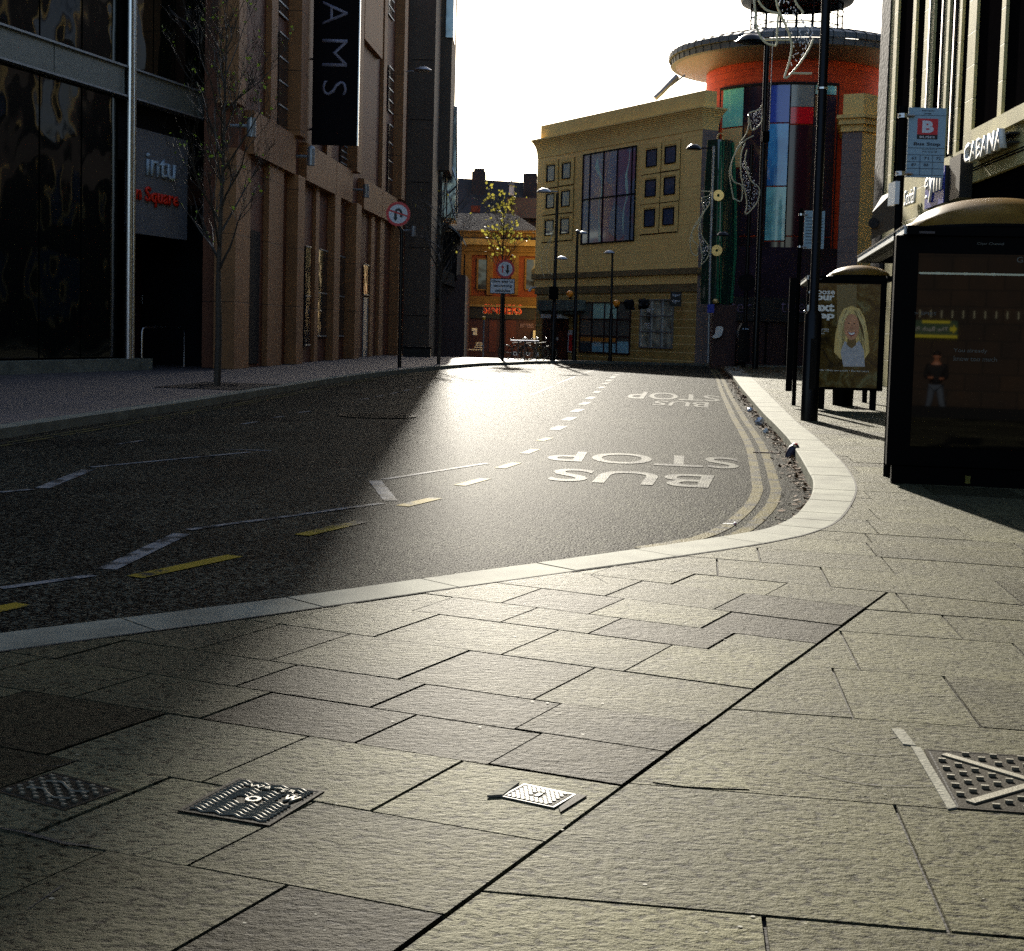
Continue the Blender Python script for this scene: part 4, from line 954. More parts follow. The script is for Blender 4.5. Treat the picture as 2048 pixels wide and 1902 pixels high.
# tall coloured window
s1, s0 = YS.S(zi(415, 700)[0], 400), YS.S(zi(762, 700)[0], 400); z0, z1 = YS.Z(zi(590, 0)[0], zi(0, 1008)[1]), YS.Z(zi(590, 0)[0], zi(0, 398)[1])
def artglass():
    m = bpy.data.materials.new("painted_window_glass"); m.use_nodes = True; T = m.node_tree; N = T.nodes; Lk = T.links; p = N["Principled BSDF"]
    g = N.new("ShaderNodeNewGeometry"); mp = N.new("ShaderNodeMapping"); mp.inputs["Scale"].default_value = (.55,.55,.42); Lk.new(g.outputs["Position"], mp.inputs[0])
    v = N.new("ShaderNodeTexVoronoi"); v.inputs["Scale"].default_value = 1.5; Lk.new(mp.outputs[0], v.inputs[0]); s = N.new("ShaderNodeSeparateColor"); Lk.new(v.outputs["Color"], s.inputs[0])
    r = N.new("ShaderNodeValToRGB"); e = r.color_ramp.elements; e[0].position = 0; e[0].color = (.20,.26,.36,1); e[1].position = 1; e[1].color = (.30,.38,.48,1)
    for ps, c in ((.35, (.24,.27,.42)), (.52, (.34,.10,.18)), (.66, (.26,.36,.45)), (.82, (.42,.08,.09))): x = e.new(ps); x.color = (*c, 1)
    r.color_ramp.interpolation = 'B_SPLINE'; Lk.new(s.outputs[0], r.inputs[0]); Lk.new(r.outputs[0], p.inputs["Base Color"]); p.inputs["Roughness"].default_value = .12; p.inputs["Specular IOR Level"].default_value = .9
    return m
M['art'] = artglass()
w_ = part("tall_window", 'art', t, lambda q: YS.box(q, s0, s1, z0, z1, .003, .02))
def bars(q):
    for k in (0, .14, .40, .66, .93, 1.0):
        x = s1+(s0-s1)*k; YS.box(q, x-.035, x+.035, z0, z1, .021, .07)
    for z in (z0, z0+(z1-z0)*.49, z1-.06): YS.box(q, s0, s1, z, z+.07, .022, .065)
part("glazing_bar", 'dark', w_, bars)
M['aqua_ribbon'] = mat("pale_aqua_ribbon", (.42, .68, .66), .3)
def ribbon(q):
    for pts, wd in (([zi(515,440), zi(508,500), zi(520,545), zi(540,600), zi(538,680), zi(520,760), zi(522,900), zi(525,1000)], (.02,.40,.34,.10,.16,.06,.12,.30)),
                    ([zi(727,385), zi(718,480), zi(702,560), zi(704,640), zi(708,700), zi(688,770), zi(680,850), zi(682,950)], (.05,.08,.20,.26,.14,.10,.16,.05))):
        P_ = [(YS.S(x, y, .02), YS.Z(x, y, .02)) for x, y in pts]; P_ = arc([Vector((a_, 0, c_)) for a_, c_ in P_], 6)
        for i in range(len(P_)-1):
            k = i/6; j = min(int(k), len(wd)-2); wa = wd[j]+(wd[j+1]-wd[j])*(k-j); k = (i+1)/6; j = min(int(k), len(wd)-2); wb = wd[j]+(wd[j+1]-wd[j])*(k-j)
            a_, c_ = P_[i], P_[i+1]; q.face([YS.P(a_.x-wa/2, a_.z, .021), YS.P(a_.x+wa/2, a_.z, .021), YS.P(c_.x+wb/2, c_.z, .021), YS.P(c_.x-wb/2, c_.z, .021)])
part("ribbon_artwork", 'aqua_ribbon', w_, ribbon)
# ground floor windows
zs = lambda x, y: (1100+x/6.633, 580+y/6.633)
def shopwin(x0, y0, x1, y1, cols, rows, m, fr):
    (ax_, ay_), (bx_, by_) = zs(x0, y0), zs(x1, y1); s1, s0 = YS.S(ax_, 650), YS.S(bx_, 650); xm = (ax_+bx_)/2; z0, z1 = YS.Z(xm, by_), YS.Z(xm, ay_)
    w_ = part("window", m, t, lambda q: YS.box(q, s0, s1, z0, z1, -.095, -.06))
    def f(q):
        for k in range(cols+1): x = s0+(s1-s0)*k/cols; YS.box(q, x-.03, x+.03, z0, z1, -.06, .0)
        for k in range(rows+1): z = z0+(z1-z0)*k/rows; YS.box(q, s0, s1, z-.03, z+.03, -.058, -.004)
    part("frame", fr, w_, f); return w_, s0, s1, z0, z1
M['shop_glass'] = mat("shop_window_glass", (0.13, 0.14, 0.12), 0.05, bump=(1.6, .035, 1, 2), spec=1.0, ior=1.9)
M['shop_glass_reflections'] = mat("shop_glass_painted_reflections", (0.10, 0.09, 0.06), 0.04, var=(1.1, .85), c2=(.95,.92,.70), bump=(1.4, .05, 1, 2), spec=1.0, ior=2.4)  # pale patches paint reflections into the glass colour
w1, a0, a1_, b0, b1 = shopwin(390, 165, 1055, 835, 4, 3, 'shop_glass', 'maroon')
M['teal_blind'] = mat("pale_teal_blind", (.50,.78,.66), .6); M['poster_o'] = mat("orange_poster", (.75,.30,.05), .5); M['poster_b'] = mat("pale_blue_poster", (.32,.62,.78), .5, var=(6,.4)); M['poster_g'] = mat("dark_poster", (.05,.07,.08), .5, var=(8,.5))
cell = lambda k, r, f0=0, f1=1: (a1_-(a1_-a0)*(k+1)/4+.04, a1_-(a1_-a0)*k/4-.04, b0+(b1-b0)*(r+f0)/3+.04, b0+(b1-b0)*(r+f1)/3-.04)
for k, r, f0, f1, m_ in ((1,2,0,1,'teal_blind'),(2,2,0,1,'teal_blind'),(0,0,.62,.95,'poster_o'),(1,0,.62,.95,'poster_o'),(2,0,.62,.95,'poster_o'),(1,0,0,.6,'poster_b'),(2,0,0,.6,'poster_b'),(3,0,0,.75,'poster_b'),(0,0,0,.6,'poster_g')):
    c4 = cell(k, r, f0, f1); part("poster" if m_ != 'teal_blind' else "blind", m_, w1, lambda q: YS.box(q, c4[0], c4[1], c4[2], c4[3], -.059, -.055))
c4 = cell(1, 0, 0, .6); nD = Vector((-YS.d.x, -YS.d.y, 0))
text("NICE", "lettering", 'white', w1, YS.P(c4[1]-.1, c4[2]+.30, -.053), nD, UPZ, 1, .004, fit=(.75, .25))
w2, c0, c1, d0_, d1 = shopwin(1190, 130, 1620, 765, 3, 3, 'shop_glass_reflections', 'galv')
text("TREE", "lettering", 'white', w2, YS.P(YS.S(zs(1235,0)[0], 650), YS.Z(zs(1300,0)[0], zs(0,515)[1]), -.05), nD, UPZ, 1, .004, fit=(.62, .30), bold=.01)
text("HAPPY", "lettering", 'white', w2, YS.P(YS.S(zs(1270,0)[0], 650), YS.Z(zs(1300,0)[0], zs(0,310)[1]), -.05), nD, UPZ, 1, .004, fit=(.62, .26), bold=.01)
# entrance with its carved green canopy, at the left end
part("entrance", 'maroon', t, lambda q: YS.pbox(q, *zi(320, 1480), *zi(140, 1800), -.095, -.05))
part("entrance_door", 'door_red', t, lambda q: YS.pbox(q, *zs(220, 545), *zs(105, 905), -.048, -.03))
M['canopy_green'] = mat("weathered_green_canopy", (.13,.155,.13), .8, var=(3,.5), bump=(9,.12))
part("canopy", 'canopy_green', t, lambda q: (YS.pbox(q, *zi(355, 1385), *zi(115, 1455), -.05, .75), YS.pbox(q, *zi(335, 1450), *zi(125, 1480), -.05, .55)))
part("canopy_lettering_strip", 'white', t, lambda q: YS.pbox(q, *zi(262, 1480), *zi(135, 1505), .0, .58))
part("poster_frame", 'white', t, lambda q: YS.pbox(q, *zs(310, 535), *zs(232, 825), -.095, -.03))
part("poster", 'sign_red', t, lambda q: YS.pbox(q, *zs(298, 595), *zs(245, 808), -.03, -.02))
part("notice", 'white', t, lambda q: YS.pbox(q, *zs(108, 625), *zs(82, 665), -.028, -.018))
part("roof_stay", 'galv', t, lambda q: (q.tube([AT(1310,197,78), AT(1322,186,78), AT(1355,152,78)], .16, 6), q.tube([AT(1322,186,78), AT(1370,150,78)], .05, 5)))
# hanging sign on this corner
a_, z_ = YS.hit(1352, 598, .1)
c = AT(1352, 598, 70.6); t2 = thing("hanging_sign", "small square black hanging sign lettered twice in pale script on the sandstone corner", "sign", c)
part("board", 'sign_black', t2, lambda q: q.box(c.x-.27, c.x+.27, c.y, c.y+.08, c.z-.36, c.z+.36))
for dz_ in (.10, -.20): text("tiger", "lettering", 'sign_white', t2, (c.x-.2, c.y-.002, c.z+dz_), (1,0,0), UPZ, 1, .006, fit=(.40, .17))
for x0 in (0, 1):
    px = zs([1050, 1250][x0], 190); c = AT(*px, 70.5+[3.0,1.3][x0]); hb = thing("hanging_basket", ["dark hanging basket over the gap between the two shop windows", "dark hanging basket in front of the right shop window"][x0], "planter", c)
    part("basket", 'dark', hb, lambda q: q.ball(c, .28, 12, 1, 1, .9)); part("plant", 'black_metal', hb, lambda q: [q.ball(c+Vector((rnd.uniform(-.22,.22), rnd.uniform(-.2,.2), rnd.uniform(-.22,.2))), rnd.uniform(.06,.12), 6) for _ in range(30)])

# ------------------------------------------------------------------ far: red drum with disc roof
DC = Vector((15.2, 80.5)); DR = 4.85
t = thing("drum_tower", "orange-red round tower with a wide grey disc roof and a glazed lantern", "tower", (DC.x, DC.y, 0))
part("drum", 'red_tile', t, lambda q: q.lathe(DC, [(DR, -1.5), (DR, 16.05)], 96), smooth=True)
part("disc_roof", 'roof_metal', t, lambda q: q.lathe(DC, [(3.4, 17.75), (5.2, 17.45), (6.6, 17.05), (6.95, 16.9), (6.98, 16.62), (6.86, 16.6)], 96), smooth=True)
part("roof_rim", 'roof_metal', t, lambda q: q.lathe(DC, [(6.87, 16.58), (6.84, 16.28), (6.6, 16.24)], 96), smooth=True)
part("soffit", 'soffit', t, lambda q: q.lathe(DC, [(6.62, 16.26), (5.6, 15.95), (4.8, 15.85)], 96), smooth=True)
def seams(q):
    for k in range(72):
        th = 2*math.pi*k/72; c_, s_ = math.cos(th), math.sin(th)
        q.tube([(DC.x+r*c_, DC.y+r*s_, z) for r, z in ((3.5,17.76),(5.2,17.47),(6.6,17.07),(6.97,16.91),(7.0,16.60),(6.88,16.56),(6.86,16.28))], .018, 4)
part("roof_seam", 'dark', t, seams)
ln = part("lantern", 'glass_pale', t, lambda q: q.lathe(DC, [(2.5, 17.9), (2.5, 19.75)], 48), smooth=True)
# the lantern is clear: sky shows through its glass
M['clear'] = mat("clear_glass", (.9,.95,.95), .02, trans=1.0, ior=1.02); ln.data.materials[0] = M['clear']
def lbars(q):
    for k in range(18):
        th = 2*math.pi*k/18; q.tube([(DC.x+2.52*math.cos(th), DC.y+2.52*math.sin(th), 17.6), (DC.x+2.52*math.cos(th), DC.y+2.52*math.sin(th), 19.8)], .045, 5)
    for z in (17.85, 18.35, 18.9, 19.3): q.tube([(DC.x+2.53*math.cos(2*math.pi*k/48), DC.y+2.53*math.sin(2*math.pi*k/48), z) for k in range(49)], .03, 4)
part("lantern_frame", 'dark', ln, lbars)
part("lantern_base", 'roof_metal', t, lambda q: q.lathe(DC, [(2.7, 17.5), (2.7, 17.95), (2.4, 17.97)], 48), smooth=True)
part("lantern_roof", 'roof_metal', t, lambda q: q.lathe(DC, [(2.5, 19.72), (3.05, 19.85), (3.12, 20.0), (3.0, 20.2), (2.2, 20.6), (1.0, 21.3), (0, 21.6)], 48), smooth=True)
# curved coloured glazing on the drum
def ang_at(px, Y=76.0):
    r = ray(px, 350); r = Vector((r.x/r.y, 1)); 
    A_ = r.x**2+1; B_ = -2*(r.x*DC.x+DC.y); C_ = DC.length_squared-(DR+.12)**2; D_ = B_*B_-4*A_*C_
    y = (-B_-math.sqrt(max(0, D_)))/(2*A_); return math.atan2(y-DC.y, r.x*y-DC.x)
zg = lambda y, Yd=75.6: AT(1550, y, Yd).z
M['g_aqua'] = mat("aqua_glass", (.26,.88,.70), .10, spec=.8); M['g_blue'] = mat("deep_blue_glass", (.05,.12,.60), .10, spec=.8); M['g_sky'] = mat("sky_blue_glass", (.07,.36,.95), .08, spec=.9, var=(.5,.5))
M['g_red'] = mat("red_glass", (.90,.01,.02), .12, spec=.7); M['g_dark'] = mat("dark_purple_glass", (.028,.018,.035), .10, spec=.9, var=(.6,.5)); M['g_maroon'] = mat("maroon_glass", (.05,.008,.016), .12, spec=.7)
M['g_grey'] = mat("grey_glass", (.30,.31,.28), .15, spec=.8, var=(.5,.3)); M['g_sand'] = mat("painted_sand_reflection_glass", (.72,.56,.26), .15, spec=.6); M['g_ice'] = mat("ice_glass", (.22,.66,.74), .08, spec=.9, var=(.9,.6))  # sand pane: the beige reflection is painted as its base colour
cols = [(1441,1482,[(168,246,'g_aqua'),(249,330,'g_sand'),(333,640,'g_dark')]), (1484,1532,[(168,470,'g_dark'),(473,640,'g_dark')]), (1534,1574,[(168,243,'g_blue'),(246,370,'g_sky'),(373,480,'g_ice'),(483,640,'g_dark')]),
        (1576,1622,[(168,212,'g_grey'),(213,246,'g_red'),(249,470,'g_maroon'),(473,640,'g_maroon')]), (1624,1666,[(168,186,'g_ice'),(189,470,'g_dark'),(473,640,'g_dark')])]
for x0, x1, cells in cols:
    a0_, a1__ = ang_at(x0), ang_at(x1)
    for y0, y1, m_ in cells:
        part("window_pane", m_, t, lambda q: q.lathe(DC, [(DR+.06, zg(y1)), (DR+.12, zg(y1)), (DR+.12, zg(y0)), (DR+.06, zg(y0))], 8, a0_, a1__), smooth=True)
def gframe(q):
    for x in (1436, 1483, 1533, 1575, 1623, 1670):
        th = ang_at(x); q.tube([(DC.x+(DR+.14)*math.cos(th), DC.y+(DR+.14)*math.sin(th), z) for z in (0, zg(165))], .035, 6)
    a0_, a1__ = ang_at(1436), ang_at(1670); q.tube([(DC.x+(DR+.14)*math.cos(a0_+(a1__-a0_)*k/16), DC.y+(DR+.14)*math.sin(a0_+(a1__-a0_)*k/16), zg(165)) for k in range(17)], .08, 6)
part("window_frame", 'slate', t, gframe)
# dark entrance storey
t = thing("bar_entrance", "dark glazed entrance storey with dim purple lettering under the round tower", "shopfront", (12.5, 75.0, 0))
part("front", 'g_dark', t, lambda q: q.box(10.3, 19.5, 75.3, 79, AT(1500, 594, 75).z, AT(1500, 492, 75).z))
part("fascia", 'sign_black', t, lambda q: q.box(10.0, 19.5, 75.0, 78.8, AT(1500, 642, 75).z, AT(1500, 594, 75).z-.003))
part("door", 'maroon', t, lambda q: q.box(10.0, 19.5, 75.2, 78.8, -1, AT(1500, 642, 75).z-.003))
part("door_frame", 'dark', t, lambda q: [q.box(x, x+.09, 75.1, 75.2, -1, AT(1500, 642, 75).z-.004) for x in (12.1, 13.2, 14.3, 15.4, 16.5, 17.6, 18.7)])
part("grey_panel", 'conc_grey', t, lambda q: q.box(AT(1393,650,73).x, AT(1413,650,73).x, 73, 73.2, -1, AT(1400, 607, 73).z))
M['dim_text'] = mat("dim_purple_lettering", (.20,.13,.20), .5)
for x0, x1, s_ in ((1437, 1503, "tiger"), (1561, 1625, "tiger")):
    a_, c_ = AT(x0, 627, 75), AT(x1, 604, 75); text(s_, "lettering", 'dim_text', t, (a_.x, 74.99, a_.z-.18), (1,0,0), UPZ, 1, .02, fit=(c_.x-a_.x, c_.z-a_.z+.25), bold=-.01)
# matching stone wing to the right of the drum
WP = AT(1719, 400, 70.5)
t = thing("sandstone_wing", "stone corner pier with a moulded cap, right of the round tower", "building", (WP.x, 70.5, 0))
fd = Vector((.53, .85))
def wing(q, o0, o1, z0, z1):          # two faces meeting at the corner seen from the street
    a_ = Vector((WP.x, 70.5)); l_ = a_+Vector((-.86, .51))*(1.0+o0); r_ = a_+Vector((.80, .60))*8
    n_ = Vector((0, -1))*o0
    q.prism([(a_+n_)[:], (r_+n_)[:], (r_+Vector((1.4, 6)))[:], (l_+Vector((1.5, 6)))[:], (l_+n_)[:]], z0, z1)
zw = lambda y: AT(1719, y, 70.5).z
part("wall", 'mauve_lit', t, lambda q: wing(q, 0, 0, -1.2, zw(262))) if 'mauve_lit' in M else part("wall", 'sand', t, lambda q: wing(q, 0, 0, -1.2, zw(262)))
part("cap_moulding", 'sand_plain', t, lambda q: (wing(q, .12, 0, zw(262)+.002, zw(248)), wing(q, .28, 0, zw(248)+.002, zw(236)), wing(q, .42, 0, zw(236)+.002, zw(229))))
part("parapet", 'sand_plain', t, lambda q: wing(q, .02, 0, zw(229)+.002, zw(186)))
part("painted_shade_face", 'mauve', t, lambda q: q.prism([(WP.x-.004, 70.49), (WP.x-.862, 71.0), (WP.x-.862, 71.02), (WP.x-.004, 70.51)], -1.2, zw(262)-.01))  # thin sheet giving the left face its painted shade

# ------------------------------------------------------------------ far: ornate red and ochre pub, with dark roofs behind
YP = 90.0
A_ = lambda x, y, Y=YP: AT(x, y, Y)
t = thing("pub_building", "small orange-red and ochre classical building with a balustrade, closing the street", "building", (A_(990,700).x, YP, gz(YP)))
xl, xr = A_(880, 600).x, A_(1075, 600).x
bx = lambda q, x0, y0, x1, y1, o0, o1: q.box(A_(x0,y0).x, A_(x1,y1).x, YP-o1, YP-o0, A_(x0,y1).z, A_(x0,y0).z)
part("wall", 'orange_brick', t, lambda q: bx(q, 880, 508, 1075, 590, -6, 0))
part("frieze", 'ochre_stone', t, lambda q: (bx(q, 880, 488, 1075, 507.8, -6, .12), bx(q, 880, 590, 1075, 607, -6, .18), bx(q, 880, 498, 1075, 500, .12, .22)))
part("cornice", 'sand_dirty', t, lambda q: bx(q, 880, 476, 1075, 487.8, -6, .35)); part("shop_cornice", 'sand_dirty', t, lambda q: bx(q, 880, 607.2, 1075, 611, -6, .30))
def bal(q):
    bx(q, 880, 459.5, 1075, 461.5, -.2, .1)
    for k in range(64): x = 884+k*3.0; c_ = A_(x, 475); q.lathe((c_.x, YP), [(.03, c_.z), (.06, c_.z+.12), (.03, c_.z+.25), (.05, c_.z+.44)], 6)
part("balustrade", 'ochre_stone', t, bal)
for x0, x1 in ((917,926),(931,942),(975,985),(1024,1036)): part("pilaster", 'ochre_stone', t, lambda q: bx(q, x0, 508.2, x1, 589.8, 0, .14))
for x0, x1 in ((920,930),(956,973),(1052,1071)):
    w_ = part("window", 'win_dark', t, lambda q: bx(q, x0, 519, x1, 578, 0, .03)); part("frame", 'ochre_stone', w_, lambda q: (bx(q, x0-2, 516, x1+2, 519, 0, .08), bx(q, x0-2, 578, x1+2, 580.5, 0, .10), bx(q, x0-2, 519, x0, 578, 0, .08), bx(q, x1, 519, x1+2, 578, 0, .08)))
part("shopfront", 'maroon', t, lambda q: bx(q, 880, 611.2, 1075, 760, -6, .05))
part("fascia", 'sign_black', t, lambda q: bx(q, 938, 609.5, 1070, 636, .05, .16))
for x0, x1 in ((979,992),(1012,1031)): part("door", 'door_red', t, lambda q: bx(q, x0, 640, x1, 704, .05, .09))
part("notice", 'white', t, lambda q: (bx(q, 944, 656, 954, 662, .05, .08), bx(q, 946, 663, 954, 670, .05, .08)))
part("white_board", 'white', t, lambda q: (bx(q, 1066, 661, 1075, 680, .05, .4),))
M['neon'] = mat("red_cream_lettering", (.72,.10,.05), .4); M['cream_text'] = mat("cream_lettering", (.8,.62,.42), .4)
a_ = A_(966, 627); c_ = A_(1044, 610); text("SINNERS", "lettering", 'neon', t, (a_.x, YP-.17, a_.z), (1,0,0), UPZ, 1, .05, fit=(c_.x-a_.x, c_.z-a_.z), bold=.02)
text("SINNERS", "lettering", 'cream_text', t, (a_.x-.04, YP-.165, a_.z-.04), (1,0,0), UPZ, 1, .02, fit=(c_.x-a_.x, c_.z-a_.z), bold=.03)
a_ = A_(1040, 655); c_ = A_(1067, 648); text("BEST TREBLES", "lettering", 'dim_text', t, (a_.x, YP-.06, a_.z), (1,0,0), UPZ, 1, .01, fit=(c_.x-a_.x, c_.z-a_.z), bold=.02)
for k, (x0, s_) in enumerate(((952,"Best bar on the"),(951,"Best vibes and"),(949,"Best rounds at"),(937,"breakfast and Sunday"))):
    a_ = A_(x0, 687+k*4.4); text(s_, "lettering", 'white', t, (a_.x, YP-.06, a_.z), (1,0,0), UPZ, 1, .01, fit=(A_(968,690).x-a_.x, .11)) if False else part("lettering", 'white', t, lambda q: [q.box(A_(x, 690).x, A_(x, 690).x+rnd.uniform(.035,.06), YP-.06, YP-.05, a_.z, a_.z+rnd.uniform(.06,.10)) for x in [x0+j*1.9 for j in range(int((968-x0)/1.9))]])
def roof(q):
    a_, c_, e_, g_ = Vector((xl, YP-.3, A_(900,476).z)), Vector((xr+1, YP-.3, A_(1060,476).z)), Vector((A_(1030,430,94).x, 94, A_(1030,428,94).z)), Vector((xl, 94, A_(918,428,94).z))
    a_ = Vector((xl, YP+.6, A_(900,462).z)); c_ = Vector((A_(1085,462).x, YP+.6, A_(1060,462).z)); q.hexa([a_, c_, c_+Vector((0,9,0)), a_+Vector((0,9,0))], [g_-Vector((0,.3,0)), e_-Vector((0,.3,0)), e_+Vector((0,.3,0)), g_+Vector((0,.3,0))])
part("roof", 'slate', t, roof)
t = thing("roofscape_building", "dark slate-roofed stone building with chimneys standing behind the pub", "building", (A_(990,400,120).x, 120, -1))
B_ = lambda x, y: AT(x, y, 120)
part("wall", 'slate', t, lambda q: q.box(B_(860,400).x, B_(1110,400).x, 119, 135, -2, B_(900,440).z))
def rf(q):
    z0 = B_(918,440).z; l, r = B_(860,350), B_(1100,362)
    q.hexa([(l.x,118.6,z0), (r.x,118.6,z0), (r.x,136,z0), (l.x,136,z0)], [(l.x,124,B_(918,344).z), (r.x,124,B_(1045,357).z), (r.x,130,B_(1045,357).z), (l.x,130,B_(918,344).z)])
part("roof", 'slate', t, rf)
def chim(x0, x1, yt, pots):
    ch = part("chimney", 'slate', t, lambda q: q.box(B_(x0,400).x, B_(x1,400).x, 122, 125, B_(x0,360).z-3, B_(x0,yt).z))
    part("chimney_pot", 'slate', ch, lambda q: [q.lathe((B_(x,400).x, 123.4), [(.19, B_(x,yt).z), (.15, B_(x,yt-9).z), (0, B_(x,yt-9).z)], 8) for x in pots])
chim(941, 968, 337, (948,953,959,962)); chim(1046, 1074, 347, (1050,1055,1060,1065,1070))
def dormer(x0, x1, y0, y1):
    q0 = MB(); q0.box(B_(x0,y1).x, B_(x1,y1).x, 117.6, 121, B_(x0,y1).z, B_(x0,y0).z); dd = q0.build("dormer", 'galv', t)
    q1 = MB(); q1.hexa([(B_(x0-2,y0).x,117.4,B_(x0,y0).z), (B_(x1+2,y0).x,117.4,B_(x0,y0).z), (B_(x1+2,y0).x,121,B_(x0,y0).z), (B_(x0-2,y0).x,121,B_(x0,y0).z)], [(B_((x0+x1)/2-.3,y0).x,117.5,B_(x0,y0-9).z), (B_((x0+x1)/2+.3,y0).x,117.5,B_(x0,y0-9).z), (B_((x0+x1)/2+.3,y0).x,121,B_(x0,y0-9).z), (B_((x0+x1)/2-.3,y0).x,121,B_(x0,y0-9).z)]); q1.build("dormer_roof", 'roof_metal', dd)
dormer(1018, 1028, 376, 396)
part("orange_vent", 'orange_brick', t, lambda q: q.box(B_(943,420).x, B_(961,420).x, 118, 118.5, B_(943,428).z, B_(943,415).z))
part("wall_panel", 'conc_grey', t, lambda q: q.box(B_(1013,420).x, B_(1075,420).x, 118.3, 118.9, B_(1013,438).z, B_(1013,398).z))

# added block, out of view: stops the left glass reflecting open sky
t = thing("added_mirror_block", "dark brick office block beyond the right-hand facade, mirrored in the glass wall", "building", (24, 50, 0))
part("wall", 'maroon', t, lambda q: q.box(23, 50, 30, 77, -1, 21))
for k in range(9):
    for j in range(4):
        y_, z_ = 31.5+k*5, 1.5+j*4.8; w_ = part("window", 'win_blue' if 'win_blue' in M else 'win_dark', t, lambda q: q.box(22.93, 22.99, y_, y_+1.6, z_, z_+3.0)); part("frame", 'sand_plain', w_, lambda q: (q.box(22.9, 22.995, y_-.25, y_, z_-.2, z_+3.2), q.box(22.9, 22.995, y_+1.6, y_+1.85, z_-.2, z_+3.2)))
# ------------------------------------------------------------------ right: tall stone facade with bronze windows
RF = PL((8.5, 0), (.049, 1.0), flip=True)
RF.n = Vector((-1, .049)).normalized()
sE = RF.S(1752, 350); S_ = lambda x, o=0: RF.S(x, 100, o)
t = thing("street_facade", "tall pale stone facade with deep bronze windows and shop signs, along the right edge", "building", RF.P(sE, 0))
zwb = RF.Z(1944, 268); zsf = RF.Z(1937, 367); sN = 4.0
part("wall", 'facade_dark', t, lambda q: RF.box(q, sN, sE, -.5, TOP-8, -14, -.07))
each("pier", 'facade_stone', t, RF, [(S_(x1), S_(x0), zb, TOP-8, -.8, 0) for x0, x1, zb in ((1775,1793,zwb-.25),(1823,1829,zwb-.25),(1847,1865,zwb-.25),(1887,1896,zwb-.25),(1914,1921,zwb-.25),(1935,1950,zwb-.25),(2000,2008,zwb+.021))]+[(9, 11, zwb+.021, TOP-8, -.8, 0), (16, 16.6, zwb+.021, TOP-8, -.8, 0)])
part("corner_pier", 'slate', t, lambda q: RF.box(q, RF.S(1773, 200, .04), sE, -.5, TOP-8, -.8, .04))
zfb = 4.83
part("fascia_wall", 'facade_stone', t, lambda q: (RF.box(q, sN, S_(1950), zfb, zwb, -.8, .02), RF.box(q, S_(1950)+.002, S_(1775), zfb-.8, zwb-.25, -.8, -.0)))
part("sill_moulding", 'facade_stone', t, lambda q: (RF.box(q, sN, S_(1950), zwb-.30, zwb+.02, .021, .14),))
part("groove", 'dark', t, lambda q: [RF.box(q, sN, RF.S(1933, 340), z, z+.035, .021, .026) for z in (RF.Z(1990, 326), RF.Z(1990, 320.5))])
def mull(q):
    for x in (1886, 1912.5, 1938): 
        x -= 4; RF.box(q, S_(x, -.3)-.05, S_(x, -.3)+.05, zwb-.2, TOP-8, -.06, .03)
part("bronze_mullion", 'bronze', t, mull)
each("shop_pier", 'facade_stone', t, RF, [(a_, c_, -.5, zfb-.81, -.7, -.004) for a_, c_ in ((RF.S(1937, 380), RF.S(1885, 380)), (9, 10), (RF.S(1812,400), RF.S(1775, 400)))])
M['shop_blue'] = mat("sky_reflecting_shop_glass", (.02,.03,.035), .03, bump=(1.2,.01,1,1), spec=1.0, ior=2.2)
part("shop_window", 'shop_blue', t, lambda q: RF.box(q, 10.2, RF.S(1973, 360)-.02, 2.2, zfb-.35, -.5, -.42))
part("shop_frame", 'dark', t, lambda q: [RF.box(q, a_-.06, a_+.06, 0, zfb-.3, -.42, -.32) for a_ in (RF.S(1973,360), RF.S(2000,360), 20, 16, 12)])
part("shop_base", 'dark', t, lambda q: RF.box(q, 10, RF.S(1937, 380)-.01, -.5, 2.2, -.5, -.3))
nR = Vector((-RF.d.x, -RF.d.y, 0))    # left to right in the picture
def fsign(name, label, s_, m_, x0, y0, x1, y1, off, body=None, bold=.02, depth=.12):
    a_, z0 = RF.hit(x0, y0, off); c_, _ = RF.hit(x1, y0, off); z1 = RF.Z(x0, y1, off)
    g = thing(name, label, "sign", RF.P(a_, z0, 0))
    if body: body(g, a_, c_, z0, z1)
    text(s_, "lettering", m_, g, RF.P(a_, z0, off), nR, UPZ, 1, depth, fit=(abs(a_-c_), z1-z0), bold=bold)
    return g
fsign("shop_sign", "white CABANA lettering standing proud of the right-hand stone facade", "CABANA", 'white', 1938, 329, 2012, 291, .25, lambda g, a_, c_, z0, z1: part("sign_rail", 'sign_black', g, lambda q: (RF.box(q, c_-.05, a_+.05, z0+.10, z0+.14, .03, .24), RF.box(q, c_-.05, a_+.05, z1-.14, z1-.10, .03, .24))), .02, .12)
M['gym_blue'] = mat("sign_blue", (.02,.04,.35), .4)
fsign("shop_sign", "projecting blue box sign with white gym lettering behind the bus stop flag", "gym", 'white', 1850, 408, 1883, 358, .38, lambda g, a_, c_, z0, z1: (part("sign_face", 'gym_blue', g, lambda q: RF.box(q, c_-.1, a_+.1, z0-.12, z1+.12, .35, .37)), part("sign_box", 'sign_black', g, lambda q: RF.box(q, c_-.1, a_+.1, z0-.12, z1+.12, .05, .348)), part("sign_back", 'sign_black', g, lambda q: RF.box(q, c_-1.2, c_-.25, z0-.1, z1+.25, .02, .30))), .02, .04)
fsign("shop_sign", "small white script lettering Social on pale stone left of the gym sign", "Social", 'white', 1812, 414, 1832, 383, .1, None, .01, .06)
part("lettering_stone", 'facade_stone', bpy.data.objects["street_facade"], lambda q: RF.box(q, RF.S(1842, 420), RF.S(1800, 400), 3.1, zfb+.0, -.5, .015))
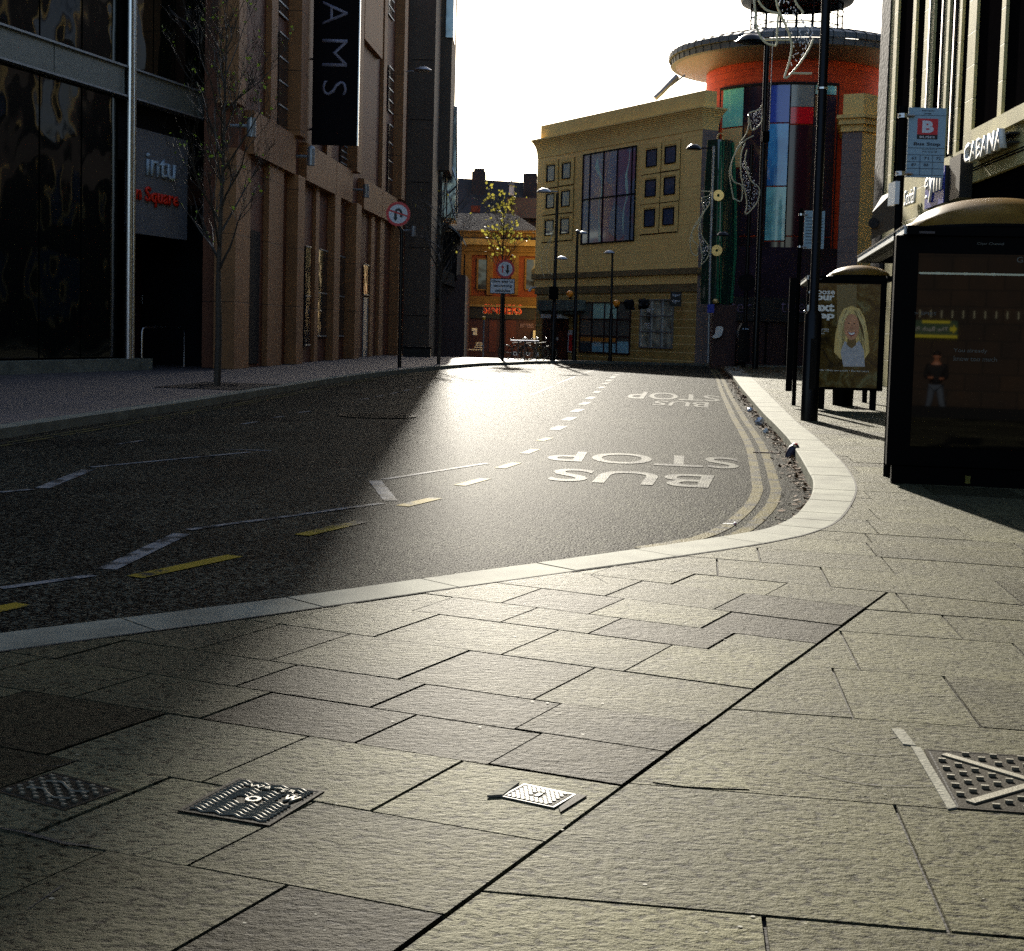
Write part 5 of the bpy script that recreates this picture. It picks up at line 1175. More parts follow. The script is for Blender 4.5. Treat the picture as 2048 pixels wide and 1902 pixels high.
# awning arm and round sign near the far end of the facade
c = AT(1752, 440, 31)
g = thing("round_sign", "grey angled awning end with a dark round badge, above the bus shelters", "sign", (c.x, 31, c.z-1))
part("awning", 'conc_grey', g, lambda q: q.hexa([AT(1742,480,31), AT(1790,455,31), AT(1790,455,33), AT(1742,480,33)], [AT(1744,425,31), AT(1790,380,31), AT(1790,380,33), AT(1764,392,33)]))
part("badge", 'slate', g, lambda q: q.disc(AT(1748, 446, 30.9), (-.5,-1,0), .11, .05, 20))
# ------------------------------------------------------------------ bus shelters
M['amber_roof'] = mat("bronze_acrylic_dome", (.20,.115,.022), .35, .0, var=(3,.4), spec=.10)
nt_ = M['amber_roof'].node_tree; P_ = nt_.nodes["Principled BSDF"]; tr = nt_.nodes.new("ShaderNodeBsdfTranslucent"); mx_ = nt_.nodes.new("ShaderNodeMixShader")
tr.inputs[0].default_value = (.50,.30,.06,1); mx_.inputs[0].default_value = .35
nt_.links.new(P_.outputs[0], mx_.inputs[1]); nt_.links.new(tr.outputs[0], mx_.inputs[2]); nt_.links.new(mx_.outputs[0], nt_.nodes["Material Output"].inputs[0])
M['ad_glass'] = mat("black_advert_glass", (.0035,.0025,.002), .02, spec=.26, ior=1.5)
M['frame_black'] = mat("black_powder_coat", (.0012,.0012,.0014), .5, spec=.05)
M['strip'] = mat("pale_strip_light_cover", (.60,.60,.42), .35)
M['faint'] = mat("faint_poster_lettering", (.10,.105,.09), .6)
M['soffit_d'] = mat("dark_soffit", (.05,.04,.04), .5)
SH = R_(8.8); SA = Vector((math.sin(SH), math.cos(SH), 0)); SX = Vector((math.cos(SH), -math.sin(SH), 0))   # along the street / across
def shelter(name, label, P0, H, L, W, group):
    t = thing(name, label, "bus shelter", P0, group)
    at_ = lambda a, s, z: Vector(P0)+SX*a+SA*s+UPZ*z
    bx_ = lambda q, a0, a1, s0, s1, z0, z1: q.hexa([at_(a0,s0,z0), at_(a1,s0,z0), at_(a1,s1,z0), at_(a0,s1,z0)], [at_(a0,s0,z1), at_(a1,s0,z1), at_(a1,s1,z1), at_(a0,s1,z1)])
    return t, at_, bx_
def canopy_parts(t, at_, bx_, H, L, W, x0=0.0):
    part("canopy_frame", 'frame_black', t, lambda q: (bx_(q, x0+.02, W, -.03, .10, H-.02, H+.06), bx_(q, x0+.02, W, L-.1, L, H-.02, H+.08), bx_(q, W-.1, W, -.12, L-.1, H-.02, H+.08), bx_(q, x0+.0, x0+.10, -.12, L-.1, H-.02, H+.06), *[bx_(q, x0+.1, W-.1, L*k/3-.05-.1, L*k/3+.05-.1, H, H+.06) for k in (1, 2)]))
    part("edge_fascia", 'white', t, lambda q: bx_(q, x0-.02, x0, -.03, L, H-.01, H+.05))
    part("edge_cap", 'steel', t, lambda q: bx_(q, x0-.03, x0+.05, -.035, L+.01, H+.052, H+.066))
    part("soffit_panel", 'soffit_d', t, lambda q: (bx_(q, x0+.1, x0+.24, -.1, L-.1, H-.01, H+.01),))
    cw = (W-.1-x0-.1)/2; cxm = x0+.1+cw
    for k in range(3):
        s_ = L*(k+.5)/3-.02; c = at_(.99, s_, 0); r = min(.79, L/6*.98)
        d_ = part("roof_dome", 'amber_roof', t, lambda q: (q.lathe((c.x, c.y), [(r*math.cos(R_(a_)), H+.075+r*.40*math.sin(R_(a_))) for a_ in range(0, 91, 9)]+[(.001, H+.07+r*.40-.012)]+[((r-.01)*math.cos(R_(a_)), H+.075+(r*.40-.012)*math.sin(R_(a_))) for a_ in range(81, -1, -9)], 40)), smooth=True)
        part("dome_rim", 'frame_black', t, lambda q: q.tube([(c.x+r*math.cos(2*math.pi*i/40), c.y+r*math.sin(2*math.pi*i/40), H+.07) for i in range(41)], .03, 6, cap=False))
# near shelter
C0 = G(1787, 967); Hn = 2.27; Wn = 1.50; Ln = 4.9
P0 = AT(1774, 900, C0.y); P0 = Vector((P0.x, C0.y, 0))
t, at_, bx_ = shelter("bus_shelter", "large near bus shelter with a glossy black advert panel, at the right edge", P0, Hn, Ln, Wn, "bus shelters along the right pavement")
zt_ = AT(1790, 470, C0.y).z; zb_ = AT(1780, 930, C0.y).z
part("panel_case", 'frame_black', t, lambda q: (bx_(q, 0, 1.46, 0, .14, zb_, zt_), bx_(q, .05, 1.40, .02, .12, -.02, zb_-.002)), bevel=.006)
pn = part("advert_panel", 'ad_glass', t, lambda q: bx_(q, .20, 1.28, -.008, -.002, .35, zt_-.16))
part("light_strip", 'strip', pn, lambda q: (bx_(q, .21, 1.27, -.014, -.0085, AT(1900,550,C0.y).z, AT(1900,546,C0.y).z), *[bx_(q, x, x+.03, -.016, -.0145, AT(1900,550.5,C0.y).z, AT(1900,545.5,C0.y).z) for x in (.36, .60, .84)]))
def ptxt(s_, m_, px, py, w_, h_, bold=.0, par=pn):
    a_ = (AT(px, py, C0.y)-P0); u = a_.dot(SX); text(s_, "lettering", m_, par, at_(u, -.0095, a_.z), SX, UPZ, 1, .0, fit=(w_, h_), bold=bold)
ptxt("You already", 'faint', 1904, 706, .29, .045); ptxt("know too much", 'faint', 1904, 721, .375, .042); ptxt("> SPIES", 'faint', 1828, 630, .19, .030); ptxt("GUI", 'faint', 2026, 527, .13, .05); ptxt("Clear Channel", 'faint', 1950, 491, .23, .022)
part("hazard_label", 'yellow_sticker' if 'yellow_sticker' in M else 'leaf_y', t, lambda q: bx_(q, .70, .745, .012, .019, AT(1938,965,C0.y).z, AT(1938,950,C0.y).z))
for s_ in (2.3, 4.6): part("post", 'frame_black', t, lambda q: bx_(q, 1.28, 1.36, s_, s_+.08, 0, Hn))
part("rear_glass", 'ad_glass', t, lambda q: bx_(q, 1.31, 1.33, .3, 4.55, .25, 2.1)); part("bench_seat", 'galv', t, lambda q: bx_(q, .95, 1.2, 1.2, 3.8, .55, .60))
canopy_parts(t, at_, bx_, Hn, Ln, Wn+.5, .08)
# far shelter
Cf = Vector((5.42, 26.6)); P1 = Vector((Cf.x, Cf.y, 0)); Hf = 2.40
t, at_, bx_ = shelter("bus_shelter", "smaller bus shelter farther up the pavement with a lit college poster", P1, Hf, 5, 1.5, "bus shelters along the right pavement")
zt_ = AT(1700, 556, Cf.y).z; zb_ = AT(1700, 780, Cf.y).z
part("panel_case", 'frame_black', t, lambda q: (bx_(q, 0, 1.44, 0, .14, zb_, zt_), bx_(q, .25, .40, .03, .11, -.02, zb_-.002), bx_(q, 1.22, 1.34, .03, .11, -.02, zb_-.002)), bevel=.006)
def pmat():
    m = bpy.data.materials.new("poster_print"); m.use_nodes = True; T = m.node_tree; N = T.nodes; Lk = T.links; p = N["Principled BSDF"]
    g = N.new("ShaderNodeNewGeometry"); n = N.new("ShaderNodeTexNoise"); n.inputs["Scale"].default_value = 3.2; n.inputs["Detail"].default_value = 6; n.inputs["Roughness"].default_value = .7; n.inputs["Distortion"].default_value = .8; Lk.new(g.outputs["Position"], n.inputs[0])
    r = N.new("ShaderNodeValToRGB"); e = r.color_ramp.elements; e[0].position = .38; e[0].color = (.02,.014,.006,1); e[1].position = .68; e[1].color = (.20,.19,.09,1); x = e.new(.53); x.color = (.10,.06,.012,1)
    Lk.new(n.outputs[0], r.inputs[0]); Lk.new(r.outputs[0], p.inputs["Base Color"]); p.inputs["Roughness"].default_value = .12; return m
M['print'] = pmat()
po = part("poster", 'print', t, lambda q: bx_(q, .18, 1.33, -.006, -.002, AT(1700,775,Cf.y).z, AT(1700,568,Cf.y).z))
def fpt(px, py): 
    a_ = AT(px, py, Cf.y)-P1; return a_.dot(SX), a_.z
def flat(name, m_, pts, o, par):
    c = [fpt(*p) for p in pts]; part(name, m_, par, lambda q: q.hexa([at_(u, -.0062-o, z) for u, z in c], [at_(u, -.0072-o, z) for u, z in c]))
M['hair'] = mat("blond_print", (.80,.56,.19), .3, var=(14,.2), stretch=(3,3,.4)); M['skin_p'] = mat("face_print", (.66,.31,.16), .3, var=(9,.3)); M['scarf_p'] = mat("pale_scarf_print", (.50,.49,.50), .3, var=(16,.2)); M['post_txt'] = mat("poster_white", (.85,.84,.78), .3); M['lips'] = mat("lip_print", (.35,.06,.05), .3)
ell = lambda cx_, cy__, rx, ry, n=20: [(cx_+rx*math.cos(2*math.pi*k/n), cy__+ry*math.sin(2*math.pi*k/n)) for k in range(n)]
flat("pale_door_print", mat("tan_print", (.22,.15,.05), .3), [(1673,570),(1712,570),(1712,660),(1673,660)], .0, po)
flat("hair_print", 'hair', [(1678,634),(1686,618),(1702,612),(1718,618),(1728,636),(1734,668),(1737,704),(1727,718),(1680,718),(1667,704),(1670,668)], .001, po)
rs = random.Random(2); M['hair_l'] = mat("light_hair_print", (.85,.66,.28), .3); M['hair_d'] = mat("dark_hair_print", (.22,.13,.04), .3)
for k in range(34):
    s_ = -1 if k % 2 else 1; x0 = 1702+s_*rs.uniform(2, 13); x1 = 1702+s_*rs.uniform(16, 27); x2 = 1702+s_*rs.uniform(15, 29); y2 = rs.uniform(680, 712); w_ = rs.uniform(.4, 1.1)
    flat("hair_strand_print", 'hair_l' if k % 5 else 'hair_d', [(x0, rs.uniform(618, 624)), (x0+w_, 621), (x1+w_, rs.uniform(640, 655)), (x2+w_, y2), (x2, y2), (x1, rs.uniform(640, 655))], .0016+.00002*k, po)
flat("neck_print", 'hair_d', [(1695,676),(1710,676),(1711,689),(1702,697),(1692,689)], .0028, po)
flat("scarf_print", 'scarf_p', [(1688,682),(1697,687),(1702,697),(1708,688),(1717,681),(1726,700),(1728,733),(1686,733),(1680,704)], .0022, po)
flat("face_print", 'skin_p', ell(1702, 654, 15, 26), .0034, po)
flat("eye_print", 'sign_black', ell(1696.5, 647, 2.2, .9, 8), .0046, po); flat("eye_print", 'sign_black', ell(1707.5, 647, 2.2, .9, 8), .0046, po)
flat("smile_print", 'lips', [(1693,663),(1702,665),(1711,663),(1707,671),(1702,673),(1697,671)], .0046, po); flat("teeth_print", 'post_txt', [(1695,664),(1702,666),(1709,664),(1706,669),(1702,670),(1698,669)], .0058, po); flat("nose_print", 'lips', ell(1702, 656, 1.6, .7, 8), .0046, po)
for s_, x0, x1, y0, y1, bd in (("choose",1617,1669,588,577,.02),("your",1620,1668,604,590,.04),("next",1614,1668,622,606,.04),("step",1616,1668,640,624,.04),("real courses",1620,1657,659,655,0),("16-18 year olds",1618,1657,663.5,659.5,0),("for work",1626,1649,668,664.5,0),("new skills • Meet new people • Get into work",1624,1736,742,737.5,0)):
    (u0, z0), (u1, _) = fpt(x0, y0), fpt(x1, y0); z1 = fpt(x0, y1)[1]; u0 = max(u0, .185) if x0 < 1628 and False else u0
    text(s_, "lettering", 'post_txt', po, at_(u0, -.0115, z0), SX, UPZ, 1, .0, fit=(u1-u0, z1-z0), bold=bd)
part("post", 'frame_black', t, lambda q: bx_(q, 1.36, 1.46, 3.2, 3.3, 0, Hf)); part("litter_bin", 'frame_black', t, lambda q: q.lathe(at_(.85, 1.6, 0)[:2], [(0,0),(.20,0),(.22,.62),(0,.66)], 14))
canopy_parts(t, at_, bx_, Hf, 3.4, 1.52, .02)
part("wing_post", 'frame_black', t, lambda q: (bx_(q, -.32, -.20, 0.1, .2, .3, Hf+.02),))
# bus stop flags
def flag(name, label, px_pole, top, base_Y, wpole, plate, group, words=True):
    a_ = AT(px_pole, top, base_Y); x = a_.x
    t = thing(name, label, "bus stop sign", (x, base_Y, 0), group)
    part("pole", 'frame_black', t, lambda q: q.tube([(x, base_Y, 0), (x, base_Y, a_.z)], wpole, 12), smooth=True)
    l_, r_ = AT(plate[0], plate[1], base_Y), AT(plate[2], plate[3], base_Y)
    pl = part("flag_plate", 'flag_blue', t, lambda q: q.box(l_.x, r_.x, base_Y-.01, base_Y+.02, r_.z, l_.z))
    for z in (l_.z-.08, r_.z+.03): part("clamp", 'steel', t, lambda q: (q.tube([(x-.05, base_Y-.03, z), (l_.x+.05, base_Y-.03, z)], .012, 6), q.tube([(x, base_Y, z-.02), (x, base_Y, z+.02)], wpole+.012, 10)))
    return t, pl, l_, r_
M['flag_blue'] = mat("pale_blue_sign_plate", (.25,.38,.47), .4); M['navy'] = mat("navy_lettering", (.01,.015,.03), .5)
t, pl, l_, r_ = flag("bus_stop_flag", "pale blue bus stop flag with a red B square, above the near shelter", 1807, 213, 13.6, .038, (1818,215,1886,356), "bus stop flags")
W_, H_ = r_.x-l_.x, l_.z-r_.z; Yf = 13.59
fx, fz = (lambda u: l_.x+W_*u), (lambda v: l_.z-H_*v)
rr = lambda q, u0, u1, v0, v1, o=.002: q.box(fx(u0), fx(u1), Yf-o, Yf-.0003, fz(v1), fz(v0))
part("red_square", 'sign_red', pl, lambda q: rr(q, .24, .79, .155, .385)); part("black_panel", 'sign_black', pl, lambda q: rr(q, .24, .79, .386, .45))
for v in (.105, .575, .675, .775, .87, .965): part("grid_line", 'navy', pl, lambda q: rr(q, 0, 1, v, v+.006))
for u in (.345, .68): part("grid_line", 'navy', pl, lambda q: rr(q, u, u+.01, .675, .965, .0025))
T = lambda s_, u0, u1, v1, v0, m_='navy', bd=.01: text(s_, "lettering", m_, pl, (fx(u0), Yf-.003, fz(v1)), (1,0,0), UPZ, 1, .0, fit=(W_*(u1-u0), H_*(v1-v0)), bold=bd)
T("B", .37, .68, .36, .185, 'sign_white', .05); T("BUSES", .31, .72, .435, .405, 'sign_white'); T("Bus Stop", .16, .88, .555, .495, 'navy', .03); T("Newgate", .35, .68, .055, .03); T("Street", .41, .60, .092, .068)
T("nexus.org.uk", .40, .80, .605, .59); T("0191 20 20 747", .40, .80, .64, .62)
for s_, u, v in (("63", .12, .745), ("71", .45, .745), ("72", .78, .745), ("87", .12, .84), ("88", .45, .84)): T(s_, u, u+.13, v, v-.04)
a_, c_ = AT(1791, 362, 13.5), AT(1798, 408, 13.5)
part("timetable_edge", 'white', t, lambda q: q.box(a_.x, c_.x, 13.5, 13.75, c_.z, a_.z))
t, pl, l_, r_ = flag("bus_stop_flag", "farther bus stop flag half hidden behind the tall black post", 1603, 417, 27.5, .04, (1610,421,1647,498), "bus stop flags")
part("panel_text", 'navy', pl, lambda q: [q.box(l_.x+.03, r_.x-.03, 27.487, 27.489, z, z+.012) for z in [r_.z+.1+k*.06 for k in range(9)]])

# ------------------------------------------------------------------ posts, lamps and signs
def post(q, x, y, z0, z1, r, zc=None, r0=None):
    if zc: q.lathe((x, y), [(0,z0),(r0,z0),(r0,zc-.08),(r,zc),(r,z1),(0,z1)], 18)
    else: q.lathe((x, y), [(0,z0),(r,z0),(r,z1),(0,z1)], 14)
pG = G(1618, 841); xb, yb = pG.x, pG.y
t = thing("lamp_column", "tall black lamp column in the sunlit pavement in front of the far shelter", "lamp post", (xb, yb, 0))
part("shaft", 'black_metal', t, lambda q: post(q, xb, yb, -.02, 9.5, .072, 1.75, .135), smooth=True)
part("access_door", 'black_metal', t, lambda q: q.box(xb-.05, xb+.05, yb-.145, yb-.12, .5, 1.3)); part("collar", 'steel', t, lambda q: (q.lathe((xb, yb), [(.075,5.18),(.086,5.18),(.086,5.21),(.075,5.21)], 16),))
part("base_lug", 'steel', t, lambda q: q.ball((xb-.145, yb-.02, 1.72), .022, 8))
part("lantern_arm", 'black_metal', t, lambda q: (q.tube([(xb,yb,9.3),(xb-1.2,yb,9.6)], .03, 8), q.ball((xb-1.4,yb,9.6), .28, 14, 1, 1, .4)))
def lantern(q, c, r, h=.45):          # shallow dome lantern head
    q.lathe((c.x, c.y), [(0,c.z+r*h),(r*.45,c.z+r*h*.9),(r*.8,c.z+r*h*.5),(r,c.z),(r*.9,c.z-.02),(0,c.z-.02)], 20)
def festive(name, label, lines, Y, x_near, w_, net, seed):
    c = AT(*lines[0][0], Y); t = thing(name, label, "light decoration", c, "festive light motifs on the lamp posts")
    part("rope_light", 'rope', t, lambda q: [q.tube(arc([AT(*p, Y) for p in l], 8), w_, 6) for l in lines], smooth=True)
    r2 = random.Random(seed); b = MB()
    for poly, n in net:
        xs = [p[0] for p in poly]; ys = [p[1] for p in poly]; k = 0
        while k < n:
            x, y = r2.uniform(min(xs), max(xs)), r2.uniform(min(ys), max(ys)); ins = False; j = len(poly)-1
            for i in range(len(poly)):
                if (poly[i][1] > y) != (poly[j][1] > y) and x < (poly[j][0]-poly[i][0])*(y-poly[i][1])/(poly[j][1]-poly[i][1])+poly[i][0]: ins = not ins
                j = i
            if not ins: continue
            k += 1; p = AT(x, y, Y+.02); s_ = w_*r2.uniform(.45, .9); b.ball(p, s_, 6, .8, .8, r2.uniform(.9, 1.8))
    o = b.build("light_net", 'bulb', t); o['kind'] = 'stuff'
M['rope'] = mat("pale_rope_light", (.66,.60,.40), .35); M['bulb'] = mat("clear_bulb", (.75,.76,.80), .15, .3, spec=1.0)
zq = lambda x, y: (1480+x/9.045, y/9.045); zr_ = lambda x, y: (1300+x/4.146, y/4.146); zt2 = lambda x, y: (1350+x/3.554, 240+y/3.554)
festive("festive_motif", "pale curling rope light motif at the top of the nearest tall black column",
    [[zq(250,-150), zq(262,80), zq(280,250), zq(300,480), zq(380,680), zq(480,780), zq(600,820), zq(660,800), zq(670,600), zq(690,300), zq(710,240)], [zq(320,-120), zq(345,30), zq(420,130), zq(520,200), zq(700,245)],
     [zq(640,-80), zq(680,130), zq(760,320), zq(850,520), zq(920,720), zq(930,900), zq(890,1120), zq(810,1380), zq(830,1410), zq(900,1360), zq(1100,1120), zq(1240,900), zq(1330,700)], [zq(980,-60), zq(1020,60), zq(1130,210), zq(1130,250)], [zq(940,1325), zq(1300,1330)], [zq(440,715), zq(900,722)]],
    yb, xb, .018, [([zq(640,-80), zq(980,-60), zq(1130,210), zq(1330,480), zq(1320,740), zq(1090,1120), zq(850,1350), zq(900,1120), zq(930,880), zq(870,560), zq(760,300)], 120)], 3)
# second and third posts
p2 = G(1511, 731); Y2 = 58.0; X2 = AT(1511, 700, Y2).x
t = thing("lamp_column", "tall slim lamp column with a dome lantern near the round tower's entrance", "lamp post", (X2, Y2, 0))
z1 = AT(1533, 84, Y2).z
part("shaft", 'black_metal', t, lambda q: (post(q, X2, Y2, -.1, z1, .11, 2.7, .13)), smooth=True)
part("cable", 'galv', t, lambda q: q.tube([(X2+.22, Y2, z1), (X2+.22, Y2, AT(1530,260,Y2).z)], .018, 6))
part("lantern", 'black_metal', t, lambda q: (lantern(q, AT(1502, 84, Y2), .62, .5), q.tube([(X2, Y2, z1-.1), AT(1502, 82, Y2)], .05, 8)), smooth=True)
c = AT(1530, 274, Y2); part("junction_box", 'frame_black', t, lambda q: (q.box(c.x-.14, c.x+.14, Y2-.25, Y2+.0, c.z-.2, c.z+.2),))
t = thing("dark_column", "slim dark column between the pointed kiosk and the tallest slim lamp", "post", (AT(1493, 650, 61).x, 61, 0))
x3 = AT(1492, 600, 61).x; part("shaft", 'black_metal', t, lambda q: post(q, x3, 61, 0, AT(1500,290,61).z, .085), smooth=True)
c = AT(1493, 565, 60.8); part("round_sign_back", 'dark', t, lambda q: q.disc(c, (0,-1,0), .37, .04, 26))
a0 = lambda *p: zr_(*p)
festive("festive_motif", "narrow beaded rope light motif hanging on the tall slim lamp before the tower glass",
    [[a0(930,870), a0(900,910), a0(820,940), a0(830,1010), a0(850,1080), a0(920,1020), a0(930,950)], [a0(820,940), a0(810,1080), a0(740,1200), a0(680,1340), a0(660,1450), a0(690,1640), zt2(420,560), zt2(470,575), zt2(475,470), zt2(420,440), zt2(400,380), zt2(410,280), zt2(480,160), zt2(560,110)],
     [zt2(500,160), zt2(470,250), zt2(470,400), zt2(500,520), zt2(510,600), zt2(505,670), zt2(580,590), zt2(600,490), zt2(540,430), zt2(500,310), zt2(510,210)]],
    Y2-.3, X2, .028, [([zr_(830,940), zr_(925,880), zr_(925,1020), zr_(860,1090)], 70), ([zt2(480,270), zt2(510,300), zt2(595,490), zt2(575,590), zt2(515,660), zt2(500,520), zt2(475,400)], 150)], 5)
Y4 = 60.0; x4 = AT(1421, 500, Y4).x
t = thing("lamp_column", "slim lamp column with two dome lanterns, in front of the green glass totem", "lamp post", (AT(1419,700,Y4).x, Y4, 0))
part("shaft", 'galv', t, lambda q: q.tube([AT(1416, 725, Y4), AT(1421, 500, Y4), AT(1428, 292, Y4)], .055, 10), smooth=True)
part("lantern", 'black_metal', t, lambda q: (lantern(q, AT(1388, 298, Y4), .34, .6), q.tube([AT(1388, 296, Y4), AT(1428, 297, Y4)], .025, 6)), smooth=True)
part("lantern", 'black_metal', t, lambda q: (lantern(q, AT(1446, 471, Y4), .28, .6), q.tube([AT(1446, 469, Y4), AT(1422, 470, Y4)], .025, 6)), smooth=True)
c = AT(1420, 617, Y4); part("blue_notice", 'gym_blue', t, lambda q: q.box(c.x-.12, c.x+.16, Y4-.1, Y4-.07, c.z-.18, c.z+.18))
festive("festive_motif", "small beaded rope light motif on the slim lamp beside the sandstone building",
    [[zt2(260,510), zt2(240,540), zt2(190,560), zt2(200,640), zt2(170,720), zt2(120,800), zt2(108,890), zt2(125,950), zt2(160,960), zt2(160,890), zt2(125,850), zt2(130,770), zt2(200,660), zt2(250,590)], [zt2(250,590), zt2(190,690), zt2(165,790), zt2(180,900), zt2(195,980), zt2(185,1030), zt2(235,970), zt2(240,900), zt2(190,820), zt2(180,730)], [zt2(190,505), zt2(265,508)]],
    Y4-.1, x4, .022, [([zt2(200,570), zt2(255,530), zt2(245,600), zt2(205,640)], 40), ([zt2(165,790), zt2(190,820), zt2(240,900), zt2(232,970), zt2(190,1010), zt2(180,900)], 90)], 8)
# totem of green glass
YT = 63.0
t = thing("glass_totem", "tall tapering green glass totem with gold discs, beside the sandstone corner", "sculpture", (AT(1435,700,YT).x, YT, 0))
M['totem'] = mat("green_totem_glass", (.006,.035,.025), .10, spec=1.0, var=(.6,.4)); M['totem_l'] = mat("lighter_green_glass", (.02,.16,.085), .15, spec=.8); M['gold'] = mat("pale_gold", (.75,.52,.20), .3, .6)
pr = [(280,1416,1467,.22),(330,1412,1470,.3),(400,1408,1472,.36),(500,1404,1472,.4),(560,1402,1470,.36),(608,1402,1463,.3)]
def tot(q):
    base = len(q.v); n = 12
    for y, x0, x1, bulge in pr:
        a_, c_ = AT(x0, y, YT), AT(x1, y, YT)
        for k in range(n+1):
            f = k/n; q.v.append((a_.x+(c_.x-a_.x)*f, YT-bulge*math.sin(math.pi*f)*1.3, a_.z))
        for k in range(n, -1, -1):
            f = k/n; q.v.append((a_.x+(c_.x-a_.x)*f, YT+.2, a_.z))
    m = 2*(n+1)
    for i in range(len(pr)-1):
        for k in range(m): j = (k+1) % m; q.f.append((base+i*m+k, base+i*m+j, base+(i+1)*m+j, base+(i+1)*m+k)); q.c.append(None)
    q.f.append(tuple(range(base, base+m))); q.f.append(tuple(range(base+(len(pr)-1)*m, base+len(pr)*m))); q.c += [None]*2
part("glass_body", 'totem', t, tot, smooth=True)
part("glass_fin", 'totem_l', t, lambda q: [q.tube([AT(x0, 283, YT-.42), AT(x0+(-4), 400, YT-.58), AT(x0-6, 500, YT-.62), AT(x0-7, 606, YT-.5)], w_, 6) for x0, w_ in ((1442, .06), (1448, .03))]+[q.tube([AT(1466,285,YT-.08), AT(1471,400,YT-.1), AT(1471,500,YT-.1), AT(1463,606,YT-.08)], .07, 6)])
for y, x in ((391,1437),(501,1434)): c = AT(x, y, YT-.66); part("gold_disc", 'gold', t, lambda q: (q.disc(c, (-.3,-1,0), .24, .05, 24, .06),))
c = AT(1441, 276, YT-.1); part("top_ring", 'gold', t, lambda q: q.tube([(c.x+.12*math.cos(a_*.4), c.y, c.z+.2*math.sin(a_*.4)) for a_ in range(17)], .035, 6)); c = AT(1431, 603, YT-.6); part("gold_knob", 'gold', t, lambda q: q.ball(c, .13, 10))
part("plinth", 'maroon', t, lambda q: q.prism([(AT(1424,650,YT).x, YT-.3), (AT(1470,650,YT).x, YT-.3), (AT(1470,650,YT).x, YT+.6), (AT(1424,650,YT).x, YT+.6)], -.5, AT(1440,610,YT).z))
c = AT(1437, 665, YT-.6); part("curved_reflector", 'white', t, lambda q: q.hexa(arc([c+Vector((-.28,0,-.22)), c+Vector((-.1,0,-.25)), c+Vector((.12,0,-.15)), c+Vector((.20,0,.22)), c+Vector((-.10,0,.24)), c+Vector((-.14,0,-.05))], 3), [p+Vector((0,.04,0)) for p in arc([c+Vector((-.28,0,-.22)), c+Vector((-.1,0,-.25)), c+Vector((.12,0,-.15)), c+Vector((.20,0,.22)), c+Vector((-.10,0,.24)), c+Vector((-.14,0,-.05))], 3)]))
# kiosk with pointed top
zk = lambda x, y: (1380+x/8.29, 540+y/8.29); YK = 60.0
o = AT(1488, 700, YK)
t = thing("pointed_kiosk", "dark information pillar with a pointed top, standing on the shaded pavement", "kiosk", (o.x, YK, 0))
def kio(q):
    pts = [AT(*zk(790,1530), YK), AT(*zk(990,1530), YK), AT(*zk(990,1010), YK), AT(*zk(945,880), YK), AT(*zk(870,880), YK), AT(*zk(812,1005), YK)]
    q.hexa(pts, [p+Vector((0,.5,0)) for p in pts])
part("body", 'black_metal', t, kio); part("panel_marks", 'pale_text', t, lambda q: [q.box(AT(*zk(x, 980), YK).x, AT(*zk(x+22, 980), YK).x, YK-.01, YK-.002, AT(*zk(x, 985), YK).z, AT(*zk(x, 965), YK).z) for x in (870, 912, 945)])
# bin with red notice behind
o = AT(1461, 700, 66); t = thing("litter_bin", "dark bin with a red notice, between the totem and the pointed kiosk", "bin", (o.x, 66, 0))
part("body", 'black_metal', t, lambda q: q.lathe((o.x, 66.5), [(0,-.2),(.62,-.2),(.62,AT(1461,668,66).z),(.5,AT(1461,664,66).z),(.3,AT(1461,660,66).z),(0,AT(1461,659,66).z)], 20), smooth=True)
part("red_notice", 'sign_red', t, lambda q: q.box(AT(1456,700,65.8).x, AT(1469,700,65.8).x, 65.8, 65.86, AT(1461,709,65.8).z, AT(1461,691,65.8).z))

# lamps and beacons in front of the sandstone building
def lampcol(label, px0, px1, ytop, Y, r, heads, box=None, extra=None):
    b0, b1 = AT(px0, 720, Y), AT(px1, ytop, Y)
    t = thing("lamp_column", label, "lamp post", (b0.x, Y, b0.z), "lamp columns before the sandstone building")
    part("shaft", 'black_metal', t, lambda q: q.tube([(b0.x, Y, b0.z-.1), (b0.x+(b1.x-b0.x)*.25, Y, 2.2), (b0.x+(b1.x-b0.x)*.25, Y, 2.25), b1], [r*1.5, r*1.5, r, r*.8], 10), smooth=True)
    for (hx, hy, hr) in heads:
        h = AT(hx, hy, Y); part("lantern", 'galv', t, lambda q: (lantern(q, h, hr, .5), q.tube([(b1.x, Y, h.z+.03), (h.x, Y, h.z+.05)], .03, 6)), smooth=True)
    if box: part("junction_box", 'frame_black', t, lambda q: q.box(AT(box[0],box[3],Y).x, AT(box[2],box[3],Y).x, Y-.2, Y-.06, AT(box[0],box[3],Y).z, AT(box[0],box[1],Y).z))
    return t
lampcol("tall lamp column with two lanterns and a black box, left of the sandstone front", 1105, 1115, 386, 64, .085, [(1088, 384, .34), (1124, 518, .26)], (1097,573,1116,599))
lampcol("middle lamp column standing beside an orange globe, at the sandstone front's entrance", 1148, 1155, 463, 66, .075, [(1166, 467, .22), (1155, 462, .12)])
lampcol("right lamp column with one lantern, in front of the wide shop window", 1220, 1225, 505, 66, .06, [(1219, 506, .26)])
